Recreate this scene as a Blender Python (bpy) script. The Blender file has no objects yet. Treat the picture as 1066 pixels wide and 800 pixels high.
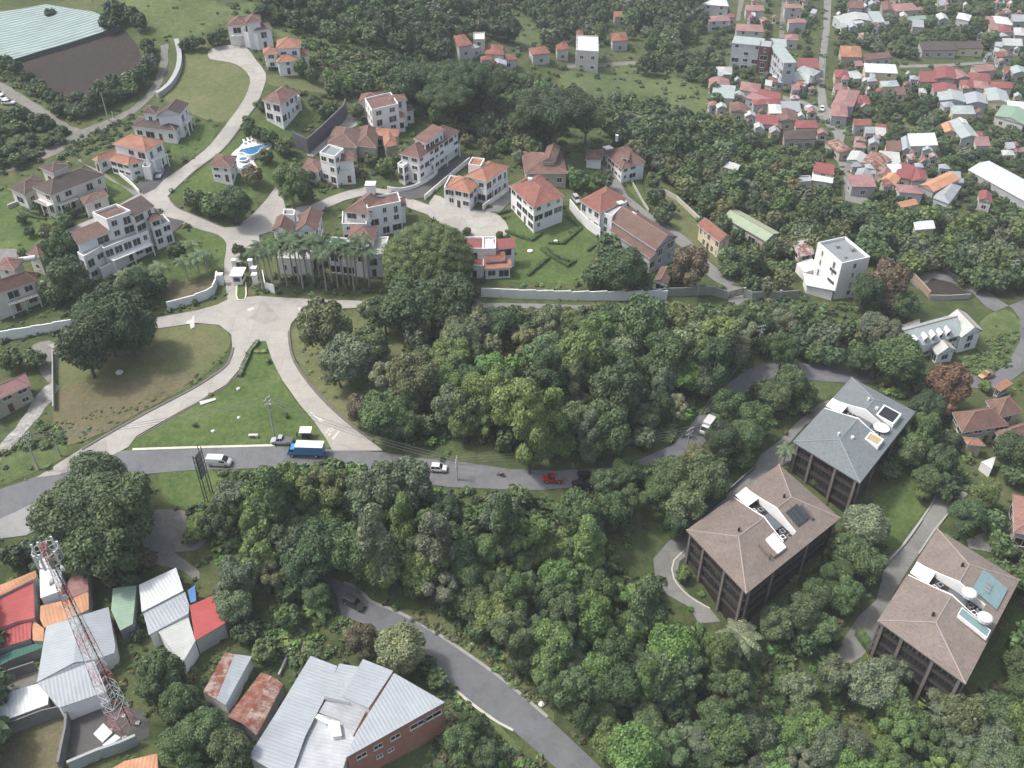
import bpy, bmesh, math, random
import numpy as np
from mathutils import Vector, Matrix
from mathutils.geometry import delaunay_2d_cdt

R = math.radians
random.seed(7)
rng = np.random.default_rng(7)
scene = bpy.context.scene
COL = scene.collection

# ------------------------------------------------------------------ camera
CAM_H = 130.0
PITCH = R(37.0)
FPX = 950.0                       # focal length in pixels of the 1066 px wide photograph
cam_data = bpy.data.cameras.new('camera')
cam_data.sensor_width = 36.0
cam_data.lens = 36.0 * FPX / 1066.0
cam_data.clip_start = 1.0
cam_data.clip_end = 20000.0
cam = bpy.data.objects.new('camera', cam_data)
COL.objects.link(cam)
cam.location = (0, 0, CAM_H)
cam.rotation_euler = (R(90) - PITCH, 0, 0)
scene.camera = cam

# ------------------------------------------------------------------ sky, sun, exposure
TO_SUN = Vector((-0.88, 0.10, 0)).normalized() * math.cos(R(57)) + Vector((0, 0, math.sin(R(57))))
SUN_STRENGTH = 2.1
SKY_STRENGTH = 0.15
world = bpy.data.worlds.new('World')
scene.world = world
world.use_nodes = True
wn = world.node_tree.nodes
wl = world.node_tree.links
for n in list(wn):
    wn.remove(n)
sky = wn.new('ShaderNodeTexSky')
sky.sky_type = 'NISHITA'
sky.sun_disc = False
sky.sun_elevation = R(57)
sky.sun_rotation = math.atan2(TO_SUN.x, TO_SUN.y)
sky.air_density = 1.0
sky.dust_density = 5.0
sky.ozone_density = 0.6
bg = wn.new('ShaderNodeBackground')
bg.inputs['Strength'].default_value = SKY_STRENGTH
wo = wn.new('ShaderNodeOutputWorld')
hs = wn.new('ShaderNodeHueSaturation')          # thin high cloud takes the blue out of the sky light
hs.inputs['Saturation'].default_value = 0.85
wl.new(sky.outputs[0], hs.inputs['Color'])
wl.new(hs.outputs[0], bg.inputs['Color'])
wl.new(bg.outputs[0], wo.inputs['Surface'])
sun_data = bpy.data.lights.new('sun', 'SUN')
sun_data.energy = SUN_STRENGTH
sun_data.angle = R(6.0)
sun_data.color = (1.0, 0.99, 0.965)
sun = bpy.data.objects.new('sun', sun_data)
COL.objects.link(sun)
sun.rotation_euler = TO_SUN.to_track_quat('Z', 'Y').to_euler()
sun.location = (-300, 200, 500)
scene.view_settings.view_transform = 'Standard'
scene.view_settings.look = 'None'
scene.view_settings.gamma = 1.0
scene.view_settings.use_curve_mapping = False
scene.view_settings.exposure = 0.84
scene.cycles.max_bounces = 4
scene.cycles.diffuse_bounces = 3
scene.cycles.glossy_bounces = 2
scene.cycles.volume_bounces = 0

# ------------------------------------------------------------------ pixel <-> world
CP, SP = math.cos(PITCH), math.sin(PITCH)
def ray(u, v):
    a = (u - 533.0) / FPX
    b = (400.0 - v) / FPX
    return Vector((a, CP + b * SP, -SP + b * CP))
def on_plane(u, v, z):
    d = ray(u, v)
    t = (z - CAM_H) / d.z
    return Vector((d.x * t, d.y * t, z))
def project(p):
    x, y, z = p[0], p[1], p[2] - CAM_H
    w = y * CP - z * SP
    return (533.0 + FPX * x / w, 400.0 - FPX * (y * SP + z * CP) / w)
TILES = {'A': (0, 0, 3.948), 'B': (130, 0, 3.948), 'C': (0, 130, 3.948), 'D': (240, 80, 3.948), 'E': (240, 180, 3.948),
         'F': (460, 120, 3.948), 'G': (460, 0, 3.553), 'H': (720, 0, 5.922), 'I': (880, 0, 5.731), 'J': (700, 120, 5.33),
         'K': (866, 110, 5.33), 'L': (680, 180, 5.33), 'M': (816, 230, 4.0), 'N': (0, 320, 3.948), 'O': (200, 320, 3.948),
         'P': (430, 380, 3.948), 'Q': (640, 360, 3.948), 'R': (800, 370, 4.0), 'S': (680, 460, 4.0), 'U': (846, 530, 4.0),
         'V': (0, 540, 5.714), 'W': (0, 660, 5.33), 'X': (110, 560, 5.33), 'Y': (190, 660, 3.676), 'a': (300, 560, 3.948),
         'b': (560, 560, 3.333), 'c': (800, 640, 4.008), 'Z': (900, 220, 6.42), 'T': (200, 430, 5.33), 'k': (220, 260, 10.0),
         'm': (533, 0, 2.0), '0': (0, 0, 1.0)}
def px(tile, x, y):
    ox, oy, s = TILES[tile]
    return (ox + x / s, oy + y / s)
def pxs(tile, pts):
    return [px(tile, x, y) for x, y in pts]

# ------------------------------------------------------------------ terrain heights
CTRL = [  # pixel u, v and height of the ground seen there
 (0,535,-3),(150,478,0),(320,480,0),(480,497,-.5),(600,505,-1),(700,470,-2),(770,410,-2.5),(870,388,-3.5),(1000,397,-8),(1060,350,-8.5),(1045,300,-8),
 (260,330,4),(80,460,.5),(385,455,.7),(170,400,2),(270,400,1.5),(350,380,2),
 (250,250,7),(150,215,12),(110,180,15),(230,140,18),(265,80,25),(245,45,29),(60,160,16),(30,60,25),(80,20,31),(5,200,12),(20,300,6),(60,340,4),(170,110,20),(120,290,7),
 (430,215,7),(520,240,5.5),(570,250,5),(600,300,3),(530,305,4),(400,310,4.5),(650,250,3),(700,290,0.5),(650,160,4),(560,180,6.5),(440,170,11),(380,115,16),(330,150,14),(760,300,-1.5),(310,280,6),
 (850,300,-6),(980,345,-8.5),(760,240,-4),(880,180,-9),(1000,200,-11),(1066,210,-13),
 (450,80,8),(600,95,-3),(680,90,-7),(550,20,-2),(650,20,-8),(800,60,-10),(950,60,-14),(1060,50,-16),(330,40,26),(400,5,24),(480,3,10),(150,5,36),(720,150,-5),(800,110,-10),(950,130,-12),
 (100,560,-5),(60,620,-7),(130,760,-9),(20,780,-9),(200,650,-8),(260,720,-10),(340,760,-11),(370,625,-8.5),(450,670,-11.5),(600,795,-17),(500,560,-5),(300,560,-4.5),
 (650,600,-11),(700,590,-11),(760,640,-13),(850,520,-8),(960,590,-12),(1000,700,-18),(870,700,-18),(1062,600,-12),(900,795,-23),(700,795,-22),(1040,450,-10),(820,440,-5.5),(640,700,-16),
]
cp = [on_plane(*c) for c in CTRL]
FAR = [(-900,300,30),(900,300,-25),(-900,900,70),(-300,1000,60),(200,1100,25),(900,900,-20),(0,2200,140),(-1500,2200,180),(1500,2200,60),(0,-200,-25),(-500,-100,-10),(500,-100,-35),
       (300,750,-12),(500,600,-18),(-1200,-200,0),(1200,-200,-40),(0,4000,250),(3000,3000,150),(-3000,3000,300)]
P_ = np.array([[p.x, p.y] for p in cp] + [[f[0], f[1]] for f in FAR]) / 100.0
Z_ = np.array([p.z for p in cp] + [f[2] for f in FAR])
def _phi(r2):
    return np.sqrt(r2 + 0.04)
def _fit():
    n = len(P_)
    d2 = ((P_[:, None, :] - P_[None, :, :]) ** 2).sum(-1)
    A = np.zeros((n + 3, n + 3))
    A[:n, :n] = _phi(d2) - 0.03 * np.eye(n)
    A[:n, n] = 1; A[:n, n+1:] = P_
    A[n, :n] = 1; A[n+1:, :n] = P_.T
    return np.linalg.solve(A, np.concatenate([Z_, np.zeros(3)]))
W_ = _fit()
def terr_np(x, y):
    q = np.stack([np.asarray(x, float).ravel(), np.asarray(y, float).ravel()], -1) / 100.0
    out = np.empty(len(q))
    for i in range(0, len(q), 20000):
        s = q[i:i+20000]
        d2 = ((s[:, None, :] - P_[None]) ** 2).sum(-1)
        out[i:i+20000] = _phi(d2) @ W_[:-3] + W_[-3] + s @ W_[-2:]
    return out.reshape(np.shape(x))
def T(x, y):
    return float(terr_np(np.array([x]), np.array([y]))[0])
def ground(u, v, h=0.0):
    """world point seen at pixel (u, v) that stands h metres above the terrain"""
    z = 0.0
    for _ in range(14):
        p = on_plane(u, v, z + h)
        z += 0.7 * (T(p.x, p.y) - z)
    p = on_plane(u, v, z + h)
    return p
def ground_np(uv, h=0.0, it=16):
    uv = np.asarray(uv, float)
    a = (uv[:, 0] - 533.0) / FPX; b = (400.0 - uv[:, 1]) / FPX
    dx = a; dy = CP + b * SP; dz = -SP + b * CP
    z = np.zeros(len(uv))
    for _ in range(it):
        t = (z + h - CAM_H) / dz
        z = z + 0.7 * (terr_np(dx * t, dy * t) - z)
    t = (z + h - CAM_H) / dz
    return np.stack([dx * t, dy * t, z], -1)      # z is the terrain under the point

# ------------------------------------------------------------------ object helpers
def link(o, parent=None):
    COL.objects.link(o)
    if parent is not None:
        o.parent = parent
    return o
def tag(o, label=None, cat=None, group=None, kind=None):
    if label: o['label'] = label
    if cat: o['category'] = cat
    if group: o['group'] = group
    if kind: o['kind'] = kind
    return o
def empty(name, loc, label, cat, group=None, rz=0.0):
    o = bpy.data.objects.new(name, None)
    o.empty_display_size = 0.5
    o.location = loc
    o.rotation_euler = (0, 0, rz)
    link(o)
    return tag(o, label, cat, group)
def dup(root, loc, rz=0.0, scale=None, label=None, group=None):
    r = root.copy(); COL.objects.link(r)
    r.location = loc; r.rotation_euler = (0, 0, rz)
    if scale is not None: r.scale = scale
    if label: r['label'] = label
    if group: r['group'] = group
    for ch in list(root.children):
        c = ch.copy(); COL.objects.link(c); c.parent = r
        for g in list(ch.children):
            d = g.copy(); COL.objects.link(d); d.parent = c
    return r

class MB:
    """collects polygons and builds one mesh object"""
    def __init__(self, base=(0, 0, 0)):
        self.v = []; self.f = []; self.uv = []; self.base = Vector(base)
    def poly(self, pts, uv=None):
        i = len(self.v)
        self.v += [Vector(p) - self.base for p in pts]
        self.f.append(tuple(range(i, i + len(pts))))
        self.uv += list(uv) if uv else [(p[0], p[1]) for p in pts]
    def box(self, o, ex, ey, ez):
        o, ex, ey, ez = Vector(o), Vector(ex), Vector(ey), Vector(ez)
        c = [o, o+ex, o+ex+ey, o+ey, o+ez, o+ex+ez, o+ex+ey+ez, o+ey+ez]
        for q in ((3,2,1,0),(4,5,6,7),(0,1,5,4),(1,2,6,5),(2,3,7,6),(3,0,4,7)):
            self.poly([c[k] for k in q], [(0,0),(1,0),(1,1),(0,1)])
    def cbox(self, c, sx, sy, sz, rz=0.0):
        ca, sa = math.cos(rz), math.sin(rz)
        ex = Vector((ca*sx, sa*sx, 0)); ey = Vector((-sa*sy, ca*sy, 0)); ez = Vector((0, 0, sz))
        self.box(Vector(c) - ex/2 - ey/2 - ez/2, ex, ey, ez)
    def tube(self, pts, radii, n=8, cap=True):
        rings = []
        for i, p in enumerate(pts):
            p = Vector(p)
            d = (Vector(pts[min(i+1, len(pts)-1)]) - Vector(pts[max(i-1, 0)])).normalized()
            a = d.orthogonal().normalized() if abs(d.z) < 0.99 else Vector((1, 0, 0))
            a = (a - d * a.dot(d)).normalized()
            b = d.cross(a)
            r = radii[i] if isinstance(radii, (list, tuple)) else radii
            rings.append([p + (a*math.cos(2*math.pi*k/n) + b*math.sin(2*math.pi*k/n))*r for k in range(n)])
        for i in range(len(rings)-1):
            for k in range(n):
                self.poly([rings[i][k], rings[i][(k+1)%n], rings[i+1][(k+1)%n], rings[i+1][k]])
        if cap:
            self.poly(rings[-1]); self.poly(rings[0][::-1])
    def build(self, name, mat, parent=None, smooth=False):
        me = bpy.data.meshes.new(name)
        me.from_pydata([tuple(p) for p in self.v], [], self.f)
        uvl = me.uv_layers.new(name='UVMap')
        uvl.data.foreach_set('uv', [c for uv in self.uv for c in uv[:2]])
        if smooth:
            me.polygons.foreach_set('use_smooth', [True] * len(me.polygons))
        me.materials.append(mat)
        o = bpy.data.objects.new(name, me)
        return link(o, parent)

# ------------------------------------------------------------------ materials
MATS = {}
def nodes_of(name):
    m = bpy.data.materials.new(name); m.use_nodes = True
    nt = m.node_tree; b = nt.nodes['Principled BSDF']
    return m, nt, b
def ramp(nt, fac, stops):
    r = nt.nodes.new('ShaderNodeValToRGB')
    e = r.color_ramp.elements
    while len(e) < len(stops): e.new(0.5)
    for k, (p, c) in enumerate(stops):
        e[k].position = p; e[k].color = (*c, 1)
    nt.links.new(fac, r.inputs['Fac'])
    return r.outputs['Color']
def noise(nt, scale, detail=4, rough=0.55, vec=None, dist=0.0):
    n = nt.nodes.new('ShaderNodeTexNoise')
    n.inputs['Scale'].default_value = scale; n.inputs['Detail'].default_value = detail
    n.inputs['Roughness'].default_value = rough; n.inputs['Distortion'].default_value = dist
    if vec is not None: nt.links.new(vec, n.inputs['Vector'])
    return n.outputs['Fac']
def pos(nt):
    return nt.nodes.new('ShaderNodeNewGeometry').outputs['Position']
def mix(nt, fac, a, b, mode='MIX'):
    m = nt.nodes.new('ShaderNodeMix'); m.data_type = 'RGBA'; m.blend_type = mode
    for sock, val in ((m.inputs['Factor'], fac), (m.inputs['A'], a), (m.inputs['B'], b)):
        if isinstance(val, (int, float)): sock.default_value = val
        elif isinstance(val, tuple): sock.default_value = (*val, 1)
        else: nt.links.new(val, sock)
    return m.outputs['Result']
def bump(nt, b, height, strength=0.5, dist=0.1):
    n = nt.nodes.new('ShaderNodeBump')
    n.inputs['Strength'].default_value = strength; n.inputs['Distance'].default_value = dist
    nt.links.new(height, n.inputs['Height']); nt.links.new(n.outputs['Normal'], b.inputs['Normal'])
def sc(c, k): return tuple(min(1, x * k) for x in c)
def plain(name, c, rough=0.6, metal=0.0, var=0.12, scale=0.8, fine=6.0):
    """paint / plaster / concrete with blotches and fine dirt"""
    if name in MATS: return MATS[name]
    m, nt, b = nodes_of(name)
    p = pos(nt)
    n1 = noise(nt, scale, 5, 0.6, p); n2 = noise(nt, fine, 3, 0.6, p)
    col = ramp(nt, n1, [(0.3, sc(c, 1 - var)), (0.7, sc(c, 1 + var))])
    col = mix(nt, 0.35, col, ramp(nt, n2, [(0.3, sc(c, 1 - 1.6*var)), (0.7, sc(c, 1 + var))]))
    nt.links.new(col, b.inputs['Base Color'])
    b.inputs['Roughness'].default_value = rough; b.inputs['Metallic'].default_value = metal
    b.inputs['Specular IOR Level'].default_value = 0.3
    MATS[name] = m; return m
def ground_mat(name, stops, s1=0.08, s2=0.9, s3=5.0, bumpd=0.15, rough=0.9):
    if name in MATS: return MATS[name]
    m, nt, b = nodes_of(name)
    p = pos(nt)
    n1 = noise(nt, s1, 5, 0.6, p, 0.3); n2 = noise(nt, s2, 4, 0.65, p); n3 = noise(nt, s3, 2, 0.7, p)
    ad = nt.nodes.new('ShaderNodeMath'); ad.operation = 'MULTIPLY_ADD'
    nt.links.new(n2, ad.inputs[0]); ad.inputs[1].default_value = 0.55
    ml = nt.nodes.new('ShaderNodeMath'); ml.operation = 'MULTIPLY'; nt.links.new(n1, ml.inputs[0]); ml.inputs[1].default_value = 0.45
    nt.links.new(ml.outputs[0], ad.inputs[2])
    col = ramp(nt, ad.outputs[0], stops)
    f = ramp(nt, n3, [(0.3, (0.72, 0.72, 0.72)), (0.7, (1.25, 1.25, 1.2))])
    col = mix(nt, 1.0, col, f, 'MULTIPLY')
    nt.links.new(col, b.inputs['Base Color'])
    b.inputs['Roughness'].default_value = rough; b.inputs['Specular IOR Level'].default_value = 0.15
    bump(nt, b, n2, 0.6, bumpd)
    MATS[name] = m; return m
def roof_mat(name, c, kind='tile', var=0.25, rough=0.8):
    """roof covering: rows of clay tiles or ribbed sheet, laid out in the roof's own UV (metres)"""
    if name in MATS: return MATS[name]
    m, nt, b = nodes_of(name)
    uvn = nt.nodes.new('ShaderNodeUVMap'); uv = uvn.outputs['UV']
    p = pos(nt)
    n1 = noise(nt, 0.35, 5, 0.65, p); 
    mp = nt.nodes.new('ShaderNodeMapping'); nt.links.new(uv, mp.inputs['Vector'])
    mp.inputs['Scale'].default_value = (1.6, 0.22, 1) if kind != 'tile' else (3.0, 1.2, 1)
    n2 = noise(nt, 1.0, 4, 0.7, mp.outputs['Vector'])
    col = ramp(nt, n1, [(0.3, sc(c, 1 - var)), (0.55, c), (0.75, sc(c, 1 + var))])
    lo, hi = ((0.62, 0.6, 0.6), (1.3, 1.27, 1.22)) if kind != 'metal' else ((0.93, 0.925, 0.92), (1.04, 1.04, 1.035))
    col = mix(nt, 1.0, col, ramp(nt, n2, [(0.28, lo), (0.5, (1, 1, 1)), (0.75, hi)]), 'MULTIPLY')
    w = nt.nodes.new('ShaderNodeTexWave'); w.wave_type = 'BANDS'; w.bands_direction = 'X'
    w.inputs['Scale'].default_value = (0.9 if kind == 'tile' else 0.5) * 1.0
    w.inputs['Distortion'].default_value = 0.3 if kind == 'tile' else 0.0
    nt.links.new(uv, w.inputs['Vector'])
    if kind == 'rust':
        n4 = noise(nt, 0.6, 6, 0.7, p)
        mk = ramp(nt, n4, [(0.42, (0, 0, 0)), (0.56, (1, 1, 1))])
        col = mix(nt, mk, col, (0.16, 0.055, 0.035))
    col = mix(nt, 1.0, col, ramp(nt, w.outputs['Fac'], [(0.0, (0.90, 0.90, 0.90)), (0.25, (1, 1, 1)), (1, (1.02, 1.02, 1.02))]), 'MULTIPLY')
    nt.links.new(col, b.inputs['Base Color'])
    b.inputs['Roughness'].default_value = rough
    b.inputs['Specular IOR Level'].default_value = 0.25
    bump(nt, b, w.outputs['Fac'], 0.5, 0.06)
    MATS[name] = m; return m
def glass_mat():
    if 'glass' in MATS: return MATS['glass']
    m, nt, b = nodes_of('window glass')
    b.inputs['Base Color'].default_value = (0.02, 0.025, 0.03, 1)
    b.inputs['Roughness'].default_value = 0.08
    b.inputs['Specular IOR Level'].default_value = 0.6
    MATS['glass'] = m; return m
GLASS = glass_mat()
WHITE = plain('white plaster', (0.70, 0.695, 0.68), 0.7, var=0.07)
CREAM = plain('cream plaster', (0.55, 0.47, 0.33), 0.7, var=0.08)
GREYW = plain('grey plaster', (0.33, 0.33, 0.34), 0.7, var=0.1)
CONC = plain('concrete', (0.34, 0.335, 0.32), 0.85, var=0.14)
DARKC = plain('weathered concrete', (0.17, 0.17, 0.165), 0.9, var=0.2)
WOOD = plain('dark stained timber', (0.028, 0.021, 0.018), 0.6, var=0.3, scale=2)
STEEL = plain('galvanised steel', (0.36, 0.37, 0.38), 0.45, 0.6, var=0.1)
BLACK = plain('black rubber', (0.015, 0.015, 0.016), 0.7)
FRAME = plain('window frame paint', (0.55, 0.55, 0.54), 0.5, var=0.05)

# ------------------------------------------------------------------ draped sheets
def catmull(pts, closed=True, step=6.0):
    out = []
    n = len(pts)
    P = [Vector((p[0], p[1])) for p in pts]
    for i in range(n if closed else n-1):
        p0 = P[(i-1) % n] if closed or i > 0 else P[i]
        p1, p2 = P[i], P[(i+1) % n]
        p3 = P[(i+2) % n] if closed or i+2 < n else p2
        k = max(2, int((p2-p1).length / step))
        for j in range(k):
            t = j / k
            out.append(0.5*((2*p1) + (-p0+p2)*t + (2*p0-5*p1+4*p2-p3)*t*t + (-p0+3*p1-3*p2+p3)*t*t*t))
    if not closed: out.append(P[-1])
    return out
def resample(pts, step, closed=True):
    out = []
    n = len(pts)
    for i in range(n if closed else n-1):
        a, b = Vector(pts[i]), Vector(pts[(i+1) % n])
        k = max(1, int((b-a).length / step))
        for j in range(k): out.append(a + (b-a)*(j/k))
    if not closed: out.append(Vector(pts[-1]))
    return out
ROADPX, OPENPX = [], []
def sheet(name, pix, mat, off=0.05, step=3.0, smooth=True, ragged=0.0, kind='structure', label=None):
    """ground covering inside an outline, draped on the terrain"""
    P = catmull(pix, True, 8.0) if smooth else [Vector(p) for p in pix]
    if name in ('road', 'driveway', 'street', 'track', 'pool_deck', 'footpath'): ROADPX.append([(p[0], p[1]) for p in P])
    elif name in ('lawn', 'dry_lot', 'ploughed_field', 'yard', 'rubble_strip', 'median'): OPENPX.append([(p[0], p[1]) for p in P])
    wp = ground_np([(p.x, p.y) for p in P])
    w = resample([Vector((q[0], q[1])) for q in wp], step)
    if ragged > 0:
        w = [q + Vector((random.uniform(-1, 1), random.uniform(-1, 1))) * ragged for q in w]
    xs = [q.x for q in w]; ys = [q.y for q in w]
    pts = list(w); ne = len(w)
    x = min(xs) + step/2
    while x < max(xs):
        y = min(ys) + step/2
        while y < max(ys):
            pts.append(Vector((x + random.uniform(-.2, .2)*step, y + random.uniform(-.2, .2)*step)))
            y += step
        x += step
    edges = [(i, (i+1) % ne) for i in range(ne)]
    v, e, f, *_ = delaunay_2d_cdt(pts, edges, [], 1, 1e-4)
    vx = np.array([(q.x, q.y) for q in v])
    z = terr_np(vx[:, 0], vx[:, 1]) + off
    me = bpy.data.meshes.new(name)
    me.from_pydata([(a[0], a[1], zz) for a, zz in zip(vx, z)], [], [tuple(t) for t in f])
    me.materials.append(mat)
    bm = bmesh.new(); bm.from_mesh(me)
    bmesh.ops.recalc_face_normals(bm, faces=bm.faces)
    if bm.faces and sum(fc.normal.z for fc in bm.faces) < 0:
        bmesh.ops.reverse_faces(bm, faces=bm.faces)
    bm.to_mesh(me); bm.free()
    me.polygons.foreach_set('use_smooth', [True]*len(me.polygons))
    o = link(bpy.data.objects.new(name, me))
    return tag(o, label, None, None, kind)
def strip_pts(pix, smooth=True, step=2.5):
    P = catmull(pix, False, 8.0) if smooth else [Vector(p) for p in pix]
    wp = ground_np([(p.x, p.y) for p in P])
    return resample([Vector((q[0], q[1])) for q in wp], step, False)
def wall_mb(mb, w, width, height, sink=0.4, stepped=0.0, top=None):
    """a wall / kerb along the world polyline w, standing on the terrain"""
    n = len(w)
    L, Rr = [], []
    for i, p in enumerate(w):
        d = (w[min(i+1, n-1)] - w[max(i-1, 0)]).normalized()
        q = Vector((-d.y, d.x)) * width/2
        L.append(p+q); Rr.append(p-q)
    z = terr_np(np.array([p.x for p in w]), np.array([p.y for p in w]))
    if stepped > 0:
        k = max(1, int(stepped / max(0.1, (w[1]-w[0]).length)))
        zt = [max(z[(i//k)*k:(i//k)*k+k+1]) for i in range(n)]
    else:
        zt = z
    def V(p, zz): return Vector((p.x, p.y, zz))
    for i in range(n-1):
        t0 = zt[i] + height; t1 = (zt[i] if stepped > 0 else zt[i+1]) + height
        b0, b1 = z[i]-sink, z[i+1]-sink
        mb.poly([V(Rr[i], b0), V(Rr[i+1], b1), V(Rr[i+1], t1), V(Rr[i], t0)])
        mb.poly([V(L[i+1], b1), V(L[i], b0), V(L[i], t0), V(L[i+1], t1)])
        mb.poly([V(Rr[i], t0), V(Rr[i+1], t1), V(L[i+1], t1), V(L[i], t0)])
        if stepped > 0 or i in (0, n-2):
            if i == 0 or stepped > 0: mb.poly([V(L[i], b0), V(Rr[i], b0), V(Rr[i], t0), V(L[i], t0)])
            if i == n-2 or stepped > 0: mb.poly([V(Rr[i+1], b1), V(L[i+1], b1), V(L[i+1], t1), V(Rr[i+1], t1)])
def kerb(pix, mat, width=0.35, height=0.13, name='kerb', smooth=True):
    w = strip_pts(pix, smooth)
    mb = MB(); wall_mb(mb, w, width, height)
    return tag(mb.build(name, mat), None, None, None, 'structure')
def wall(name, pix, mat, height, label, cat='wall', width=0.25, stepped=0.0, smooth=False, group=None, pillars=0.0, pmat=None):
    w = strip_pts(pix, smooth, 1.5)
    p0 = w[len(w)//2]
    base = (p0.x, p0.y, T(p0.x, p0.y))
    root = empty(name, base, label, cat, group)
    mb = MB(base); wall_mb(mb, w, width, height, stepped=stepped)
    mb.build('panel', mat, root)
    if pillars:
        acc = 0.0
        for i in range(len(w)):
            if i: acc += (w[i]-w[i-1]).length
            if i == 0 or acc >= pillars:
                acc = 0.0
                pm = MB(base); z = T(w[i].x, w[i].y)
                pm.cbox((w[i].x, w[i].y, z + height/2), width*1.9, width*1.9, height+0.5)
                pm.cbox((w[i].x, w[i].y, z + height + 0.33), width*2.4, width*2.4, 0.15)
                pm.build('pillar', pmat or mat, root)
    return root

# ================================================================== THE SETTING: terrain
M_LAND = ground_mat('rough grass and soil', [(0.30, (0.032, 0.045, 0.018)), (0.45, (0.055, 0.075, 0.028)), (0.58, (0.085, 0.10, 0.04)), (0.72, (0.14, 0.125, 0.07))], 0.03, 0.35, 2.5, 0.4)
M_LAWN = ground_mat('mown lawn', [(0.36, (0.044, 0.074, 0.022)), (0.5, (0.074, 0.112, 0.034)), (0.62, (0.110, 0.140, 0.052)), (.74, (.15, .16, .08))], 0.09, 0.9, 4.0, 0.1)
M_MEADOW = ground_mat('meadow grass', [(0.34, (0.052, 0.078, 0.030)), (0.5, (0.086, 0.115, 0.044)), (0.66, (0.135, 0.155, 0.068))], 0.04, 0.4, 2.5, 0.4)
M_DRY = ground_mat('dry grass', [(0.30, (0.070, 0.094, 0.036)), (0.48, (0.106, 0.122, 0.052)), (0.62, (0.145, 0.142, 0.072)), (0.75, (0.185, 0.17, 0.105))], 0.07, 0.5, 3.0, 0.15)
M_SCRUB = ground_mat('dry brown scrub', [(0.28, (0.07, 0.072, 0.034)), (0.45, (0.11, 0.102, 0.056)), (0.6, (0.145, 0.126, 0.078)), (0.75, (0.185, 0.16, 0.11))], 0.12, 1.1, 5.0, 0.35)
M_SOIL = ground_mat('ploughed soil', [(0.3, (0.030, 0.024, 0.022)), (0.5, (0.042, 0.033, 0.031)), (0.7, (0.058, 0.047, 0.044))], 0.03, 0.7, 4.0, 0.15)
M_TRACK = ground_mat('gravel track', [(0.3, (0.11, 0.11, 0.095)), (0.5, (0.17, 0.165, 0.15)), (0.7, (0.23, 0.225, 0.205))], 0.06, 0.6, 5.0, 0.08)
M_ROCK = ground_mat('rubble', [(0.3, (0.10, 0.095, 0.085)), (0.5, (0.26, 0.255, 0.245)), (0.7, (0.46, 0.46, 0.45))], 0.3, 1.1, 5.0, 0.3)
def paving(name, c, seam=4.5, var=0.12, rough=0.85):
    m, nt, b = nodes_of(name)
    p = pos(nt)
    n1 = noise(nt, 0.09, 6, 0.65, p); n2 = noise(nt, 0.8, 4, 0.7, p); n3 = noise(nt, 7, 2, 0.7, p)
    col = ramp(nt, n1, [(0.3, sc(c, 1-1.5*var)), (0.5, c), (0.7, sc(c, 1+var))])
    col = mix(nt, 0.4, col, ramp(nt, n2, [(0.3, sc(c, 1-2.2*var)), (0.6, sc(c, 1+var))]))
    col = mix(nt, 0.25, col, ramp(nt, n3, [(0.3, sc(c, 0.65)), (0.7, sc(c, 1.25))]))
    if seam:
        br = nt.nodes.new('ShaderNodeTexBrick'); nt.links.new(p, br.inputs['Vector'])
        br.offset = 0.0
        br.inputs['Scale'].default_value = 1.0; br.inputs['Brick Width'].default_value = seam; br.inputs['Row Height'].default_value = seam
        br.inputs['Mortar Size'].default_value = 0.05
        br.inputs['Color1'].default_value = (1, 1, 1, 1); br.inputs['Color2'].default_value = (0.9, 0.9, 0.9, 1); br.inputs['Mortar'].default_value = (0.78, 0.77, 0.75, 1)
        col = mix(nt, 1.0, col, br.outputs['Color'], 'MULTIPLY')
    # repaired patches and a network of sealed cracks
    vo = nt.nodes.new('ShaderNodeTexVoronoi'); vo.inputs['Scale'].default_value = 0.11; nt.links.new(p, vo.inputs['Vector'])
    sp = nt.nodes.new('ShaderNodeSeparateColor'); nt.links.new(vo.outputs['Color'], sp.inputs['Color'])
    col = mix(nt, 1.0, col, ramp(nt, sp.outputs[0], [(0.0, (.86, .86, .87)), (.14, (.90, .90, .90)), (.17, (1, 1, 1)), (1, (1.05, 1.05, 1.04))]), 'MULTIPLY')
    ve = nt.nodes.new('ShaderNodeTexVoronoi'); ve.feature = 'DISTANCE_TO_EDGE'; ve.inputs['Scale'].default_value = 0.14
    wob = nt.nodes.new('ShaderNodeTexNoise'); wob.inputs['Scale'].default_value = .25; nt.links.new(p, wob.inputs['Vector'])
    nt.links.new(mix(nt, .9, p, mix(nt, 1.0, p, wob.outputs['Color'], 'ADD')), ve.inputs['Vector'])
    cr = ramp(nt, ve.outputs['Distance'], [(0.0, (.86, .86, .86)), (.012, (.90, .90, .90)), (.022, (1, 1, 1))])
    n4 = noise(nt, .05, 3, .6, p)
    col = mix(nt, ramp(nt, n4, [(.50, (0, 0, 0)), (.62, (1, 1, 1))]), col, mix(nt, 1.0, col, cr, 'MULTIPLY'))
    n5 = noise(nt, .28, 5, .75, p, .6)
    col = mix(nt, 1.0, col, ramp(nt, n5, [(.30, (.80, .80, .80)), (.45, (1, 1, 1)), (.72, (1.08, 1.08, 1.07))]), 'MULTIPLY')
    nt.links.new(col, b.inputs['Base Color']); b.inputs['Roughness'].default_value = rough
    b.inputs['Specular IOR Level'].default_value = 0.2
    return m
M_ESTATE = paving('pale concrete paving', (0.33, 0.315, 0.285), 5.0, 0.10)
M_ASPH = paving('grey asphalt', (0.138, 0.142, 0.148), 0, 0.16)
M_DRIVE = paving('driveway concrete', (0.20, 0.20, 0.185), 4.0, 0.13)
M_DARKDRIVE = paving('dark driveway', (0.085, 0.082, 0.08), 0, 0.12)
M_PAINT = plain('road paint', (0.48, 0.47, 0.44), 0.7, var=0.12, fine=3)
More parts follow.
